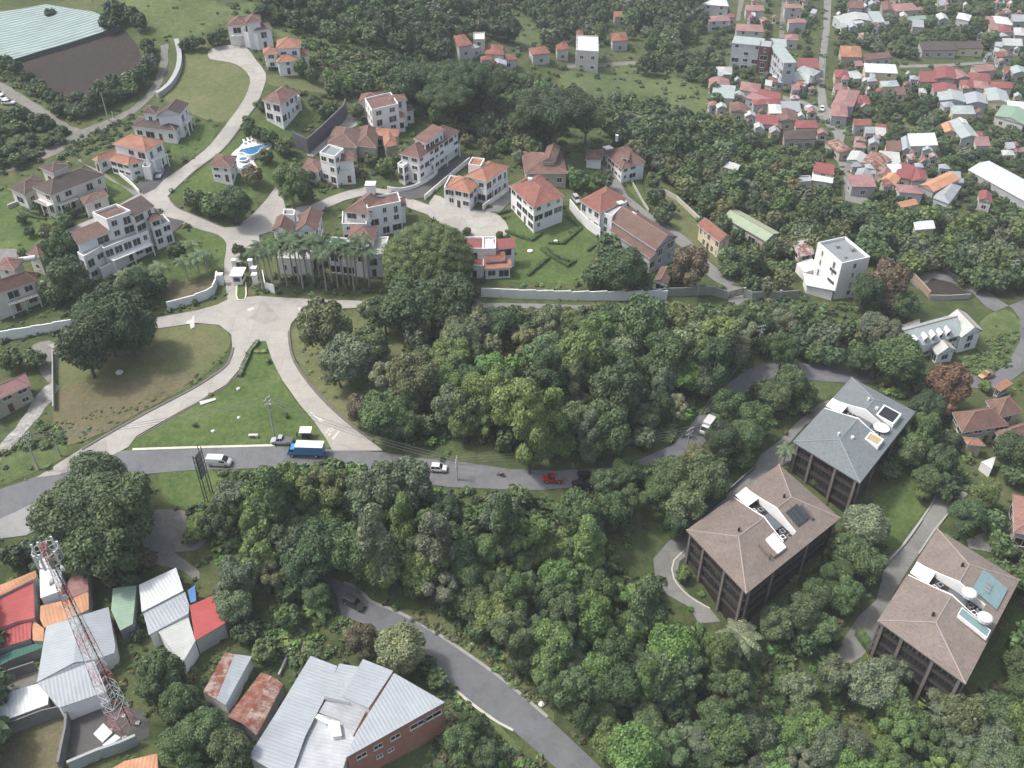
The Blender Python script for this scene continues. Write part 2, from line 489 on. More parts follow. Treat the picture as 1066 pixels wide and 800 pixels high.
M_KERB = plain('kerb concrete', (0.30, 0.295, 0.28), 0.85, var=0.15)
M_KERBY = plain('pale painted kerb', (0.50, 0.49, 0.40), 0.8, var=0.14)
M_SHADOWK = plain('shadow toned kerb', (0.13, 0.12, 0.11), 0.9, var=0.2)  # darker copy of the kerb concrete, with shadow put into its colour

def axis(a, b, step, grow, lo, hi):
    out = list(np.arange(a, b + 0.1, step)); s = step; x = out[-1]
    while x < hi: s *= grow; x += s; out.append(x)
    s = step; x = out[0]
    while x > lo: s *= grow; x -= s; out.insert(0, x)
    return np.array(out)
gx = axis(-330, 430, 4.0, 1.25, -4500, 4500); gy = axis(50, 640, 4.0, 1.25, -500, 6000)
X, Y = np.meshgrid(gx, gy)
ZT = terr_np(X, Y)
nx, ny = len(gx), len(gy)
idx = np.arange(nx*ny).reshape(ny, nx)
quads = np.stack([idx[:-1, :-1], idx[:-1, 1:], idx[1:, 1:], idx[1:, :-1]], -1).reshape(-1, 4)
me = bpy.data.meshes.new('terrain')
me.from_pydata(np.stack([X, Y, ZT], -1).reshape(-1, 3).tolist(), [], quads.tolist())
me.materials.append(M_LAND)
me.polygons.foreach_set('use_smooth', [True]*len(me.polygons))
tag(link(bpy.data.objects.new('terrain', me)), kind='structure')

# ------------------------------------------------------------------ meadows, fields, lawns  (outline pixels)
sheet('meadow', [(128,-6),(205,-8),(235,8),(262,2),(285,18),(243,18),(228,28),(190,46),(160,38),(140,18)], M_MEADOW, 0.05, 4, ragged=1)
sheet('meadow', pxs('B', [(590,80),(700,95),(820,140),(900,215),(1010,240),(1060,330),(960,400),(870,300),(760,280),(745,200),(640,150)]), M_MEADOW, 0.05, 4, ragged=1)
sheet('meadow', [(584,76),(640,68),(700,64),(734,76),(744,98),(742,118),(706,114),(676,100),(640,98),(598,102),(586,92)], M_MEADOW, 0.05, 4, ragged=1)
sheet('meadow', [(520,8),(548,2),(560,30),(575,52),(545,50),(525,30)], M_MEADOW, 0.05, 4, ragged=1)
sheet('meadow', pxs('m', [(780,320),(810,250),(880,240),(900,330),(830,360)]), M_DRY, 0.05, 4, ragged=1)
sheet('meadow', pxs('K', [(650,75),(800,50),(880,140),(900,230),(760,260),(690,190)]), M_DRY, 0.05, 3, ragged=.6)
sheet('ploughed_field', pxs('A', [(20,250),(200,150),(380,120),(495,112),(550,165),(578,215),(560,290),(470,340),(400,350),(330,420),(270,420),(190,350),(100,290)]), M_SOIL, 0.10, 4, ragged=.6)
sheet('track', pxs('A', [(-20,330),(50,365),(120,410),(200,460),(290,520),(335,535),(400,510),(480,478),(550,440),(600,390),(640,330),(660,260),(660,190),(690,180),(692,250),(672,330),(630,400),(560,462),(480,505),(400,545),(300,600),(200,650),(90,690),(-20,725),(-20,690),(120,645),(250,580),(300,548),(200,500),(90,435),(-20,370)]), M_TRACK, 0.09, 2.5, smooth=False, ragged=.3)
sheet('dry_lot', pxs('B', [(232,185),(330,180),(345,215),(350,240),(430,258),(480,280),(512,325),(505,380),(470,440),(425,500),(340,495),(250,455),(165,405),(200,340),(228,260)]), M_DRY, 0.06, 3)
sheet('dry_lot', pxs('B', [(588,310),(720,308),(868,310),(930,355),(935,385),(870,392),(720,372),(600,352),(578,335)]), M_DRY, 0.06, 3)
sheet('lawn', pxs('B', [(325,500),(372,540),(355,590),(275,645),(185,625),(215,570),(270,540)]), M_LAWN, 0.06)
sheet('lawn', pxs('B', [(420,600),(500,545),(560,500),(760,430),(800,470),(690,560),(660,640),(620,740),(560,800),(400,850),(250,830),(200,790),(330,690)]), M_LAWN, 0.06)
sheet('lawn', pxs('C', [(-40,300),(80,285),(230,330),(430,210),(470,215),(540,290),(470,318),(380,350),(260,425),(170,500),(-40,515)]), M_LAWN, 0.06)
sheet('lawn', pxs('C', [(715,440),(780,428),(860,424),(925,462),(930,560),(900,615),(820,640),(700,690),(600,720),(520,680),(560,590),(700,500)]), M_LAWN, 0.06)
sheet('dry_lot', pxs('C', [(625,660),(700,640),(830,640),(880,620),(880,680),(780,730),(680,745),(640,745)]), M_SCRUB, 0.08, 2, ragged=.5)
sheet('lawn', pxs('F', [(262,425),(330,440),(420,420),(500,400),(560,440),(640,505),(600,640),(590,695),(420,690),(200,685),(285,660),(305,560),(290,510),(268,490)]), M_LAWN, 0.06)
sheet('lawn', pxs('F', [(520,150),(570,160),(640,270),(610,300),(560,220)]), M_LAWN, 0.06)
sheet('lawn', pxs('F', [(745,262),(800,260),(830,330),(840,375),(800,345)]), M_LAWN, 0.06)
sheet('lawn', pxs('F', [(820,180),(880,190),(900,250),(960,330),(1066,430),(1066,520),(960,440),(850,330)]), M_DRY, 0.06)
sheet('lawn', pxs('L', [(60,100),(130,130),(245,270),(240,370),(370,470),(500,500),(560,560),(480,620),(430,610),(330,500),(180,420),(90,260)]), M_DRY, 0.065)
sheet('lawn', [(62,372),(100,352),(152,344),(205,338),(226,339),(239,350),(237,366),(216,388),(196,403),(150,427),(112,448),(60,456),(57,420)], M_DRY, 0.06)
sheet('dry_lot', [(60,412),(85,398),(120,400),(150,390),(190,385),(205,394),(150,428),(112,449),(74,462),(57,440)], M_SCRUB, 0.09, 2, ragged=.5)
sheet('lawn', [(268,357),(277,357),(284,376),(294,397),(312,424),(340,455),(345,466),(290,466),(200,468),(135,469),(134,463),(142,455),(178,436),(210,418),(237,401),(254,381)], M_LAWN, 0.06)
sheet('dry_lot', pxs('O', [(430,70),(405,130),(420,200),(450,270),(520,360),(620,455),(700,530),(790,560),(860,500),(800,380),(850,250),(900,120),(800,60),(600,40)]), M_DRY, 0.06, ragged=.4)
sheet('lawn', [(166,492),(190,489),(218,489),(228,500),(225,530),(200,528),(175,524)], M_LAWN, 0.06)
sheet('yard', [(150,535),(190,532),(215,545),(210,570),(175,575),(150,570)], M_TRACK, 0.07)
sheet('verge', pxs('a', [(420,310),(500,305),(640,340),(760,420),(860,500),(960,590),(1090,720),(1090,760),(1000,700),(880,600),(760,500),(600,400),(470,330)]), M_DRY, 0.05, 2, ragged=.5)
sheet('verge', pxs('a', [(560,520),(640,590),(760,690),(900,790),(960,860),(860,860),(740,760),(620,640)]), M_MEADOW, 0.05, 2, ragged=.5)
sheet('verge', [(-5,505),(20,498),(40,490),(70,474),(62,462),(30,462),(-5,470)], M_MEADOW, 0.05, 2)
sheet('rubble_strip', pxs('N', [(225,310),(225,365),(140,470),(40,590),(-20,650),(-20,600),(60,500),(130,400),(160,350)]), M_ROCK, 0.08, 1.5, ragged=.4)
sheet('yard', pxs('N', [(130,160),(230,150),(230,320),(215,320),(190,300),(150,240)]), M_TRACK, 0.06)
sheet('lawn', pxs('R', [(440,600),(530,540),(600,470),(690,440),(712,500),(690,590),(640,660),(580,740),(540,800),(440,830),(400,720)]), M_LAWN, 0.06)
sheet('lawn', pxs('U', [(640,720),(760,560),(850,380),(880,340),(930,400),(930,720),(880,820),(740,850)]), M_LAWN, 0.06)
sheet('lawn', pxs('U', [(60,640),(130,540),(200,560),(250,600),(200,640),(100,690)]), M_LAWN, 0.05)
sheet('lawn', pxs('b', [(640,360),(740,380),(800,420),(860,480),(850,600),(800,600),(760,480),(680,430)]), M_LAWN, 0.05)
sheet('lawn', pxs('Q', [(430,490),(480,480),(580,470),(560,520),(440,600),(420,560)]), M_LAWN, 0.05)
sheet('verge', pxs('Q', [(600,30),(700,50),(960,40),(980,90),(700,82),(590,98),(570,80)]), M_MEADOW, 0.05)
sheet('verge', pxs('Q', [(815,150),(930,160),(900,200),(830,230)]), M_MEADOW, 0.05)
sheet('verge', pxs('M', [(820,420),(920,370),(985,420),(985,500),(930,590),(860,640),(790,650),(790,560)]), M_MEADOW, 0.05)
sheet('yard', pxs('Z', [(370,470),(460,410),(640,520),(740,570),(650,600),(430,570)]), M_SOIL, 0.05)
sheet('yard', pxs('X', [(330,60),(420,110),(520,190),(500,240),(420,180),(260,140)]), M_TRACK, 0.05)
sheet('yard', pxs('W', [(-30,580),(370,470),(380,620),(340,760),(-30,770)]), M_SCRUB, 0.05)
sheet('yard', pxs('W', [(420,460),(640,400),(800,440),(830,560),(760,600),(400,730),(390,640)]), M_DARKDRIVE, 0.06)
sheet('yard', pxs('W', [(-30,250),(220,190),(210,270),(-30,330)]), M_TRACK, 0.05)

# ------------------------------------------------------------------ roads
sheet('road', pxs('B', [(350,245),(345,215),(375,195),(430,188),(495,192),(540,250),(580,305),(572,360),(545,425),(500,485),(462,540),(395,622),(290,700),(195,788),(150,830),(60,830),(90,790),(200,715),(290,650),(350,598),(420,510),(470,445),(508,375),(515,320),(480,278),(430,258)]), M_ESTATE, 0.16, 2)
sheet('road', pxs('C', [(590,275),(640,270),(690,298),(720,340),(830,388),(920,425),(1010,420),(1060,430),(1070,500),(1010,520),(1006,600),(1006,720),(935,720),(925,640),(928,560),(935,490),(900,452),(800,422),(690,382),(640,345),(560,350),(460,410),(320,500),(265,470),(270,435),(380,388),(500,325),(545,300)]), M_ESTATE, 0.17, 2, smooth=False)
sheet('road', pxs('D', [(-10,640),(90,570),(150,505),(185,455),(215,495),(228,545),(330,530),(400,500),(480,472),(560,455),(640,465),(700,485),(740,502),(860,545),(960,580),(1066,590),(1066,640),(980,610),(860,585),(740,545),(640,492),(540,492),(470,510),(400,540),(300,590),(200,625),(100,660),(20,700),(-10,700)]), M_ESTATE, 0.175, 2, smooth=False)
sheet('road', pxs('F', [(-30,330),(60,375),(160,395),(215,405),(255,432),(268,462),(258,492),(200,512),(110,505),(70,470),(-10,440),(-60,410)]), M_ESTATE, 0.18, 2)
sheet('driveway', pxs('D', [(650,480),(700,455),(760,440),(850,380),(960,325),(985,345),(900,410),(800,500),(735,508)]), M_DARKDRIVE, 0.2, 2, smooth=False)
sheet('driveway', pxs('D', [(312,305),(380,240),(470,160),(525,155),(535,190),(440,245),(340,330)]), M_ESTATE, 0.12, 2)
sheet('driveway', pxs('C', [(610,190),(680,150),(700,200),(640,265),(590,290),(560,250)]), M_DARKDRIVE, 0.19, 2, smooth=False)
sheet('driveway', pxs('C', [(330,140),(340,160),(470,240),(590,285),(560,300),(430,200),(320,150)]), M_DRIVE, 0.12, 2, smooth=False)
sheet('driveway', pxs('C', [(-40,512),(70,512),(80,540),(20,580),(-40,580)]), M_DRIVE, 0.12, 2, smooth=False)
sheet('driveway', pxs('C', [(640,370),(760,400),(735,425),(690,470),(660,440)]), M_DARKDRIVE, 0.2, 2, smooth=False)
sheet('driveway', pxs('F', [(170,400),(270,315),(300,340),(240,400)]), M_DRIVE, 0.2, 2, smooth=False)
sheet('driveway', pxs('F', [(600,170),(660,160),(720,240),(760,330),(860,410),(1000,500),(1060,560),(1000,560),(900,470),(740,350),(690,300),(690,250),(650,215)]), M_DRIVE, 0.12, 2, smooth=False)
sheet('driveway', pxs('L', [(120,360),(180,380),(250,450),(330,510),(460,610),(430,625),(500,640),(540,730),(420,745),(410,640),(320,590),(180,450)]), M_DRIVE, 0.13, 2, smooth=False)
sheet('footpath', [(503,316),(600,318),(700,318),(750,322),(752,326),(600,323),(503,321)], M_DRIVE, 0.10, 2, smooth=False)
# estate entrance and the two slip roads
sheet('road', [(50,360),(100,347),(152,333),(177,329),(205,324),(226,318),(241,311),(270,309),(320,312),(377,314),(378,321),(330,323),(312,327),(303,338),(300,350),(301,361),(306,378),(321.6,401),(342,424),(364.6,444),(387,460.6),(399,470),(346,470),(340,458),(326.6,439),(311.4,421),(293.7,396),(283.6,376),(277,356),(268,356),(253,381),(235.6,401),(207.7,418),(177,435),(142,455),(134,466),(104,482),(62,495),(38,498),(78.5,472),(114,452),(152,431),(197.6,407),(220,393),(236,381),(242,364),(241,349),(228,339),(205,337),(155,344),(100,353),(58,366)], M_ESTATE, 0.19, 2, smooth=False)
# main road
sheet('road', [(-40,522),(0,510),(40,496),(62,494),(104,481),(119,470),(152,469),(200,467.5),(286,465.5),(342,468),(400,471.5),(430,477),(476,481),(530,489),(580,491),(630,488),(668,478),(700,464),(717,446),(735,425),(758,400),(776,386),(800,379),(832,379),(886,383),(930,386),(930,399),(880,399),(850,397),(810,393),(792,398),(778,412),(758,435),(741,455),(722,472),(690,490),(650,502),(605,508),(560,511),(520,510),(470,508),(440,504),(400,497),(340,489),(270,488),(200,490),(152,494),(110,508),(70,535),(30,557),(-40,562)], M_ASPH, 0.13, 2, smooth=False)
sheet('road', pxs('M', [(700,655),(780,650),(870,640),(935,592),(978,510),(982,410),(950,365),(895,330),(830,280),(760,240),(640,212),(560,235),(500,180),(340,150),(360,175),(470,200),(560,290),(620,240),(720,265),(790,305),(840,360),(880,380),(1000,330),(1080,360),(1080,520),(1010,620),(950,665),(860,700),(785,700),(700,700)]), M_ASPH, 0.13, 2, smooth=False)
sheet('road_shoulder', [(-12,545),(0,541),(18,533),(40,522),(60,512),(66,520),(45,540),(28,558),(-12,563)], paving('light worn shoulder', (.25,.25,.245), 0, .12), .165, 1.5, smooth=False)
# lower road
sheet('road', pxs('a', [(60,90),(150,150),(215,180),(290,215),(330,262),(450,308),(600,390),(750,490),(900,600),(1066,740),(1300,960),(1170,1010),(920,790),(830,738),(700,640),(580,520),(480,420),(330,372),(215,312),(200,240),(170,190),(60,140)]), M_ASPH, 0.13, 2, smooth=False)
# apartment drives
sheet('driveway', pxs('Q', [(840,240),(880,225),(900,250),(780,330),(720,400),(640,490),(560,570),(480,640),(440,610),(560,520),(600,450),(680,390),(740,325)]), M_DRIVE, 0.13, 2, smooth=False)
sheet('driveway', pxs('S', [(470,60),(560,30),(590,75),(510,110),(440,180),(350,220),(200,330),(160,380),(160,460),(110,500),(95,570),(150,640),(230,690),(280,750),(190,760),(150,690),(60,640),(10,580),(0,490),(60,420),(150,350),(330,220),(420,150)]), M_DRIVE, 0.13, 2, smooth=False)
sheet('driveway', pxs('R', [(690,380),(712,420),(722,480),(760,520),(830,580),(760,650),(660,790),(600,860),(480,860),(560,790),(640,690),(695,600),(718,530)]), M_DRIVE, 0.13, 2, smooth=False)
sheet('driveway', pxs('U', [(440,120),(470,150),(400,250),(340,350),(290,460),(270,540),(200,620),(90,690),(70,645),(130,540),(190,450),(265,380),(300,240),(380,170)]), M_DRIVE, 0.14, 2, smooth=False)
sheet('driveway', pxs('U', [(640,130),(740,90),(755,185),(650,165)]), M_DRIVE, 0.13, 2, smooth=False)
# village streets
sheet('street', [(858,-8),(866,-8),(864,30),(860,60),(858,90),(862,112),(882,128),(876,160),(884,175),(900,200),(905,215),(880,210),(878,185),(870,165),(868,140),(852,122),(835,112),(815,104),(815,100),(838,106),(852,112),(850,90),(853,60),(857,30)], M_DRIVE, 0.12, 3, smooth=False)
sheet('street', [(770,-5),(776,-5),(770,22),(766,22)], M_TRACK, 0.12, 3, smooth=False)
sheet('street', [(814,-5),(820,-5),(816,40),(811,40)], M_TRACK, 0.12, 3, smooth=False)
sheet('street', [(936,68),(985,67),(1035,64),(1035,66),(985,70),(936,71)], M_DRIVE, 0.12, 3, smooth=False)
sheet('street', [(956,86),(1000,85),(1000,88),(956,89)], M_DRIVE, 0.12, 3, smooth=False)
sheet('street', [(1036,50),(1040,50),(1048,72),(1043,72)], M_DRIVE, 0.12, 3, smooth=False)
sheet('street', [(660,30),(672,16),(674,17),(664,32)], M_DRIVE, 0.12, 3, smooth=False)
sheet('street', [(590,68),(640,65),(720,58),(720,61),(640,69),(590,72)], M_TRACK, 0.12, 3, smooth=False)

# kerbs
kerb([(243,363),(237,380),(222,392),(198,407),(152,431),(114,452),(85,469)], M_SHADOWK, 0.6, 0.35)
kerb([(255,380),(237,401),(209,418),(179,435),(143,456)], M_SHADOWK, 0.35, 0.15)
kerb([(138,468.5),(200,466.5),(286,464.3)], M_KERBY, 0.7, 0.18)
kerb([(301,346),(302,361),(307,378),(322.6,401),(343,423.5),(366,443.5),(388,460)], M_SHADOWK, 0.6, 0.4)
kerb(pxs('a', [(230,185),(295,212),(335,260),(450,306),(600,388),(750,488),(900,598),(1066,738)]), M_KERB, 0.6, 0.15)
kerb(pxs('a', [(585,522),(705,642),(835,742),(925,792)]), M_KERBY, 0.5, 0.14)
kerb(pxs('B', [(352,243),(430,257),(480,277),(515,320),(508,375),(470,445),(420,510)]), M_KERB)
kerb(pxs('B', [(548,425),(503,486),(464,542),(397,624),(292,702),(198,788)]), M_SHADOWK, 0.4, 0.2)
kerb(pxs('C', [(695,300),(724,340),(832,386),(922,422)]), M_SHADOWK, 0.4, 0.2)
kerb(pxs('C', [(640,348),(690,384),(800,424),(900,454),(934,492),(925,560),(924,640)]), M_KERB)
kerb(pxs('D', [(230,545),(330,530),(400,500),(480,472),(560,455)]), M_KERB)
kerb(pxs('F', [(250,428),(270,462),(260,494),(200,514),(108,507),(68,471),(-10,442)]), M_KERB)
kerb(pxs('U', [(455,45),(380,150),(300,240)]), M_KERB, 0.4, 0.5)
kerb(pxs('S', [(150,440),(85,495),(85,570),(150,645),(235,695)]), M_KERBY, 0.3, 0.15)
kerb(pxs('R', [(712,430),(722,500),(690,600),(640,680),(560,790)]), M_KERB, 0.35, 0.3)
kerb(pxs('U', [(560,25),(500,100),(440,190)]), M_KERB, 0.35, 0.3)

# painted marks on the slip road (an arrow, the stop word's strokes and a stop line) and on the junction
def paint(pts, off=0.215):
    return sheet('road_marking', pts, M_PAINT, off, 1.0, smooth=False)
paint(pxs('T', [(652,0),(662,0),(712,38),(700,42)]))
paint(pxs('T', [(690,36),(712,32),(738,50),(712,54)]))
paint(pxs('T', [(812,102),(822,106),(785,153),(773,148)]))
for q in ([(738,112),(748,106),(754,112),(744,118)], [(748,98),(760,92),(768,96),(754,104)], [(762,108),(770,100),(778,104),(768,112)], [(764,88),(778,84),(784,90),(770,94)], [(752,124),(764,116),(772,122),(762,132)], [(776,96),(786,92),(790,100),(782,104)]):
    paint(pxs('T', q))
paint(pxs('k', [(372,625),(440,610),(455,622),(400,650),(380,645)]), 0.23)
paint(pxs('k', [(900,610),(938,608),(945,628),(910,640)]), 0.23)
paint(pxs('N', [(765,62),(790,52),(792,40),(800,40),(800,85),(785,92),(780,72),(766,70)]), 0.23)
paint(pxs('N', [(820,392),(885,376),(890,384),(826,406)]), 0.3)

# ================================================================== BUILDINGS
def rf(name, c, kind='tile', var=0.22, rough=0.8): return roof_mat('roof ' + name, c, kind, var, rough)
RED = rf('red clay tile', (0.215, 0.092, 0.07), var=.3); ORANGE = rf('orange clay tile', (0.30, 0.145, 0.095), var=.28); BROWN = rf('brown clay tile', (0.135, 0.085, 0.07))
DBROWN = rf('dark brown tile', (0.075, 0.058, 0.052)); RBROWN = rf('red brown tile', (0.155, 0.092, 0.076), var=.3); PINKB = rf('pinkish brown shingle', (0.172, 0.142, 0.122), var=0.16)
BLUEG = rf('blue grey shingle', (0.148, 0.168, 0.172), var=0.10); LIGHTM = rf('pale grey sheet metal', (0.30, 0.325, 0.345), 'metal', 0.10, 0.5)
WHITEM = rf('white sheet metal', (0.52, 0.54, 0.53), 'metal', 0.07, 0.5); REDM = rf('red painted sheet', (0.215, 0.07, 0.066), 'metal', 0.15, 0.55)
ORM = rf('orange oxide sheet', (0.44, 0.23, 0.13), 'metal', 0.2, 0.7); RUST = rf('rusted sheet', (0.30, 0.24, 0.21), 'rust', 0.3, 0.8); RUST2 = rf('rust streaked sheet', (0.40, 0.38, 0.36), 'rust', 0.2, 0.7)
GREENM = rf('green painted sheet', (0.20, 0.285, 0.215), 'metal', 0.12, 0.6); TEALM = rf('pale teal sheet', (0.30, 0.345, 0.335), 'metal', 0.15, 0.6); PALEG = rf('pale green sheet', (0.27, 0.325, 0.225), 'metal', 0.1, 0.6)
GREYM = rf('grey sheet metal', (0.27, 0.29, 0.30), 'metal', 0.15, 0.6); PINKM = rf('faded pink sheet', (0.26, 0.145, 0.135), 'metal', 0.25, 0.7); OFFW = rf('off white sheet', (0.38, 0.395, 0.375), 'metal', 0.1, 0.6)
GREYF = plain('grey roof membrane', (0.20, 0.215, 0.22), 0.8, var=0.14); BRICK = plain('red brick', (0.34, 0.16, 0.11), 0.85, var=0.22, fine=9)
BEIGE = plain('beige plaster', (0.36, 0.33, 0.27), 0.8, var=0.1); REDDOOR = plain('brown door', (0.09, 0.045, 0.03), 0.6)
WHITEB = plain('pale blue grey plaster', (0.40, 0.43, 0.46), 0.7, var=0.08); TARP = plain('blue tarpaulin', (0.07, 0.17, 0.36), 0.6)
_winmesh = {}
def win_meshes(w, h):
    k = (round(w, 1), round(h, 1))
    if k not in _winmesh:
        f = MB(); t = 0.1
        for (x0, z0, sx, sz) in ((-w/2, 0, t, h), (w/2-t, 0, t, h), (-w/2+t, 0, w-2*t, t), (-w/2+t, h-t, w-2*t, t), (-0.04, t, 0.08, h-2*t)):
            f.box((x0, -0.07, z0), (sx, 0, 0), (0, 0.09, 0), (0, 0, sz))
        f.box((-w/2-0.08, -0.16, -0.09), (w+0.16, 0, 0), (0, 0.18, 0), (0, 0, 0.085))
        o = f.build('window', FRAME); me1 = o.data; bpy.data.objects.remove(o)
        p = MB(); p.box((-w/2+t, -0.03, t), (w-2*t, 0, 0), (0, 0.04, 0), (0, 0, h-2*t))
        o = p.build('pane', GLASS); me2 = o.data; bpy.data.objects.remove(o)
        _winmesh[k] = (me1, me2)
    return _winmesh[k]
def add_window(root, base, p, ang, w, h):
    m1, m2 = win_meshes(w, h)
    o = link(bpy.data.objects.new('window', m1), root)
    o.location = Vector(p) - Vector(base); o.rotation_euler = (0, 0, ang)
    link(bpy.data.objects.new('pane', m2), o)
    return o
CAMPOS = Vector((0, 0, CAM_H))

class Vol:
    """one block of a house: footprint from the eave corners A, B (one edge) and C (next to B)"""
    def __init__(s, tile, A, B, C, h, roof='hip', rh=1.8, ov=0.5, rmat=RED, wmat=WHITE, ridge=None, win=True, base=0.0, para=0.5, fl=None, ww=2.1, gap=3.2, door=False, balc=None, zref=None):
        s.h, s.roof, s.rh, s.rmat, s.wmat, s.win, s.base, s.para, s.ww, s.gap, s.door, s.balc = h, roof, rh, rmat, wmat, win, base, para, ww, gap, door, balc
        A, B, C = (px(tile, *q) for q in (A, B, C))
        z = 0.0
        for _ in range(14):
            a, b, c = (on_plane(*q, z + h) for q in (A, B, C))
            m = (a + c) / 2
            zt = T(m.x, m.y) if zref is None else zref
            z += 0.7 * (zt - z)
        s.z = z
        ex = (b - a); s.W = ex.length; ex.normalize()
        ey = Vector((-ex.y, ex.x, 0)); side = Vector((c.x - b.x, c.y - b.y, 0)); d = side.dot(ey)
        if d < 0:
            # keep the frame right-handed with y pointing from edge AB towards C
            a, b = b, a; ex = -ex; ey = -ey; d = -d
        sk = max(-.30, min(.30, side.dot(ex) / max(d, .01)))      # slightly skewed plans stay skewed
        s.D = max(d, 2.0) * math.sqrt(1 + sk*sk); ey = (ey + ex*sk).normalized()
        s.ex, s.ey, s.a = ex, ey, Vector((a.x, a.y, 0))
        s.ov = ov if roof != 'flat' else 0.0
        s.ridge = ridge or ('x' if s.W >= s.D else 'y')
        s.fl = fl or max(1, int(round((h - base) / 3.0)))
    def P(s, x, y, z): return s.a + s.ex*x + s.ey*y + Vector((0, 0, s.z + z))
    def inside(s, p):
        q = Vector((p.x, p.y, 0)) - s.a
        k = s.ex.dot(s.ey); u_, v_ = q.dot(s.ex), q.dot(s.ey)
        x, y = (u_ - k*v_)/(1 - k*k), (v_ - k*u_)/(1 - k*k)
        return s.ov < x < s.W - s.ov and s.ov < y < s.D - s.ov and p.z < s.z + s.h
    def center(s): return s.P(s.W/2, s.D/2, 0)
    def walls(s, mb):
        o, W, D, h = s.ov, s.W, s.D, s.h
        c = [(o, o), (W-o, o), (W-o, D-o), (o, D-o)]
        lo = s.base if s.base > 0 else -2.5
        for i in range(4):
            a, b = c[i], c[(i+1) % 4]
            mb.poly([s.P(*a, lo), s.P(*b, lo), s.P(*b, h), s.P(*a, h)])
        if s.base > 0: mb.poly([s.P(*q, lo) for q in c[::-1]])
        if s.roof == 'gable':
            if s.ridge == 'x':
                for x in (o, W-o): mb.poly([s.P(x, o, h), s.P(x, D-o, h), s.P(x, D/2, h + s.rh*(1-2*o/D))])
            else:
                for y in (o, D-o): mb.poly([s.P(o, y, h), s.P(W-o, y, h), s.P(W/2, y, h + s.rh*(1-2*o/W))])
        if s.roof == 'flat':
            t, p = 0.25, s.para
            for (x, y, sx, sy) in ((0, 0, W, t), (0, D-t, W, t), (0, t, t, D-2*t), (W-t, t, t, D-2*t)):
                mb.box(s.P(x, y, h-0.01), s.ex*sx, s.ey*sy, (0, 0, p))
        if s.roof == 'shed':
            for x in (o, W-o): mb.poly([s.P(x, o, h), s.P(x, D-o, h), s.P(x, D-o, h + s.rh*(1-o/D))])
            mb.poly([s.P(o, D-o, h), s.P(W-o, D-o, h), s.P(W-o, D-o, h+s.rh*(1-o/D)), s.P(o, D-o, h+s.rh*(1-o/D))])
    def roofs(s, mb, fmb=None, cmb=None):
        W, D, h, rh = s.W, s.D, s.h, s.rh
        P = s.P; t = 0.22
        def f(pts, u, v):
            mb.poly([P(*q) for q in pts], [(q[u], math.hypot(q[v], q[2])) for q in pts])
        if s.roof == 'flat':
            f([(0.25, 0.25, h), (W-0.25, 0.25, h), (W-0.25, D-0.25, h), (0.25, D-0.25, h)], 0, 1); return
        e = h
        fas = [((0, 0), (W, 0)), ((W, 0), (W, D)), ((W, D), (0, D)), ((0, D), (0, 0))]
        if s.roof in ('hip', 'pyr'):
            if s.ridge == 'x':
                k = min(W/2 - 0.05, D/2) if s.roof == 'hip' else W/2 - .05
                r0, r1 = (k, D/2, e+rh), (W-k, D/2, e+rh)
                f([(0, 0, e), (W, 0, e), r1, r0], 0, 1); f([(W, D, e), (0, D, e), r0, r1], 0, 1)
                f([(W, 0, e), (W, D, e), r1], 1, 0); f([(0, D, e), (0, 0, e), r0], 1, 0)
            else:
                k = min(D/2 - 0.05, W/2)
                r0, r1 = (W/2, k, e+rh), (W/2, D-k, e+rh)
                f([(W, 0, e), (W, D, e), r1, r0], 1, 0); f([(0, D, e), (0, 0, e), r0, r1], 1, 0)
                f([(0, 0, e), (W, 0, e), r0], 0, 1); f([(W, D, e), (0, D, e), r1], 0, 1)
            s.rp = (r0, r1)
        elif s.roof == 'gable':
            if s.ridge == 'x':
                f([(0, 0, e), (W, 0, e), (W, D/2, e+rh), (0, D/2, e+rh)], 0, 1); f([(W, D, e), (0, D, e), (0, D/2, e+rh), (W, D/2, e+rh)], 0, 1)
            else:
                f([(W, 0, e), (W, D, e), (W/2, D, e+rh), (W/2, 0, e+rh)], 1, 0); f([(0, D, e), (0, 0, e), (W/2, 0, e+rh), (W/2, D, e+rh)], 1, 0)
        elif s.roof == 'shed':
            f([(0, 0, e), (W, 0, e), (W, D, e+rh), (0, D, e+rh)], 0, 1)
        if cmb is not None and s.roof == 'hip':
            r0, r1 = s.rp
            cs = ((0, 0), (W, 0), (W, D), (0, D))
            ends = ((cs[0], r0), (cs[1], r1), (cs[2], r1), (cs[3], r0)) if s.ridge == 'x' else ((cs[0], r0), (cs[1], r0), (cs[2], r1), (cs[3], r1))
            for q, r in ends: cmb.tube([P(*q, e+.02), P(*r)], .13, 5, False)
            cmb.tube([P(*r0), P(*r1)], .15, 5)
        if cmb is not None and s.roof == 'gable':
            cmb.tube([P(0, D/2, e+rh), P(W, D/2, e+rh)] if s.ridge == 'x' else [P(W/2, 0, e+rh), P(W/2, D, e+rh)], .15, 5)
        # fascia and soffit
        def top(x, y):
            if s.roof == 'gable':
                return 0.0
            if s.roof == 'shed': return rh * y / D
            return 0.0
        for a, b in fas:
            (fmb or mb).poly([P(*a, e+top(*a)-t), P(*b, e+top(*b)-t), P(*b, e+top(*b)), P(*a, e+top(*a))])
        mb.poly([P(0, D, e+top(0, D)-t), P(W, D, e+top(W, D)-t), P(W, 0, e-t), P(0, 0, e-t)])
    def faces(s):
        o, W, D = s.ov, s.W, s.D
        nx, ny = Vector((s.ey.y, -s.ey.x, 0)), Vector((-s.ex.y, s.ex.x, 0))
        return [(s.P(o, o, 0), s.ex, W-2*o, -ny), (s.P(W-o, o, 0), s.ey, D-2*o, nx), (s.P(W-o, D-o, 0), -s.ex, W-2*o, ny), (s.P(o, D-o, 0), -s.ey, D-2*o, -nx)]

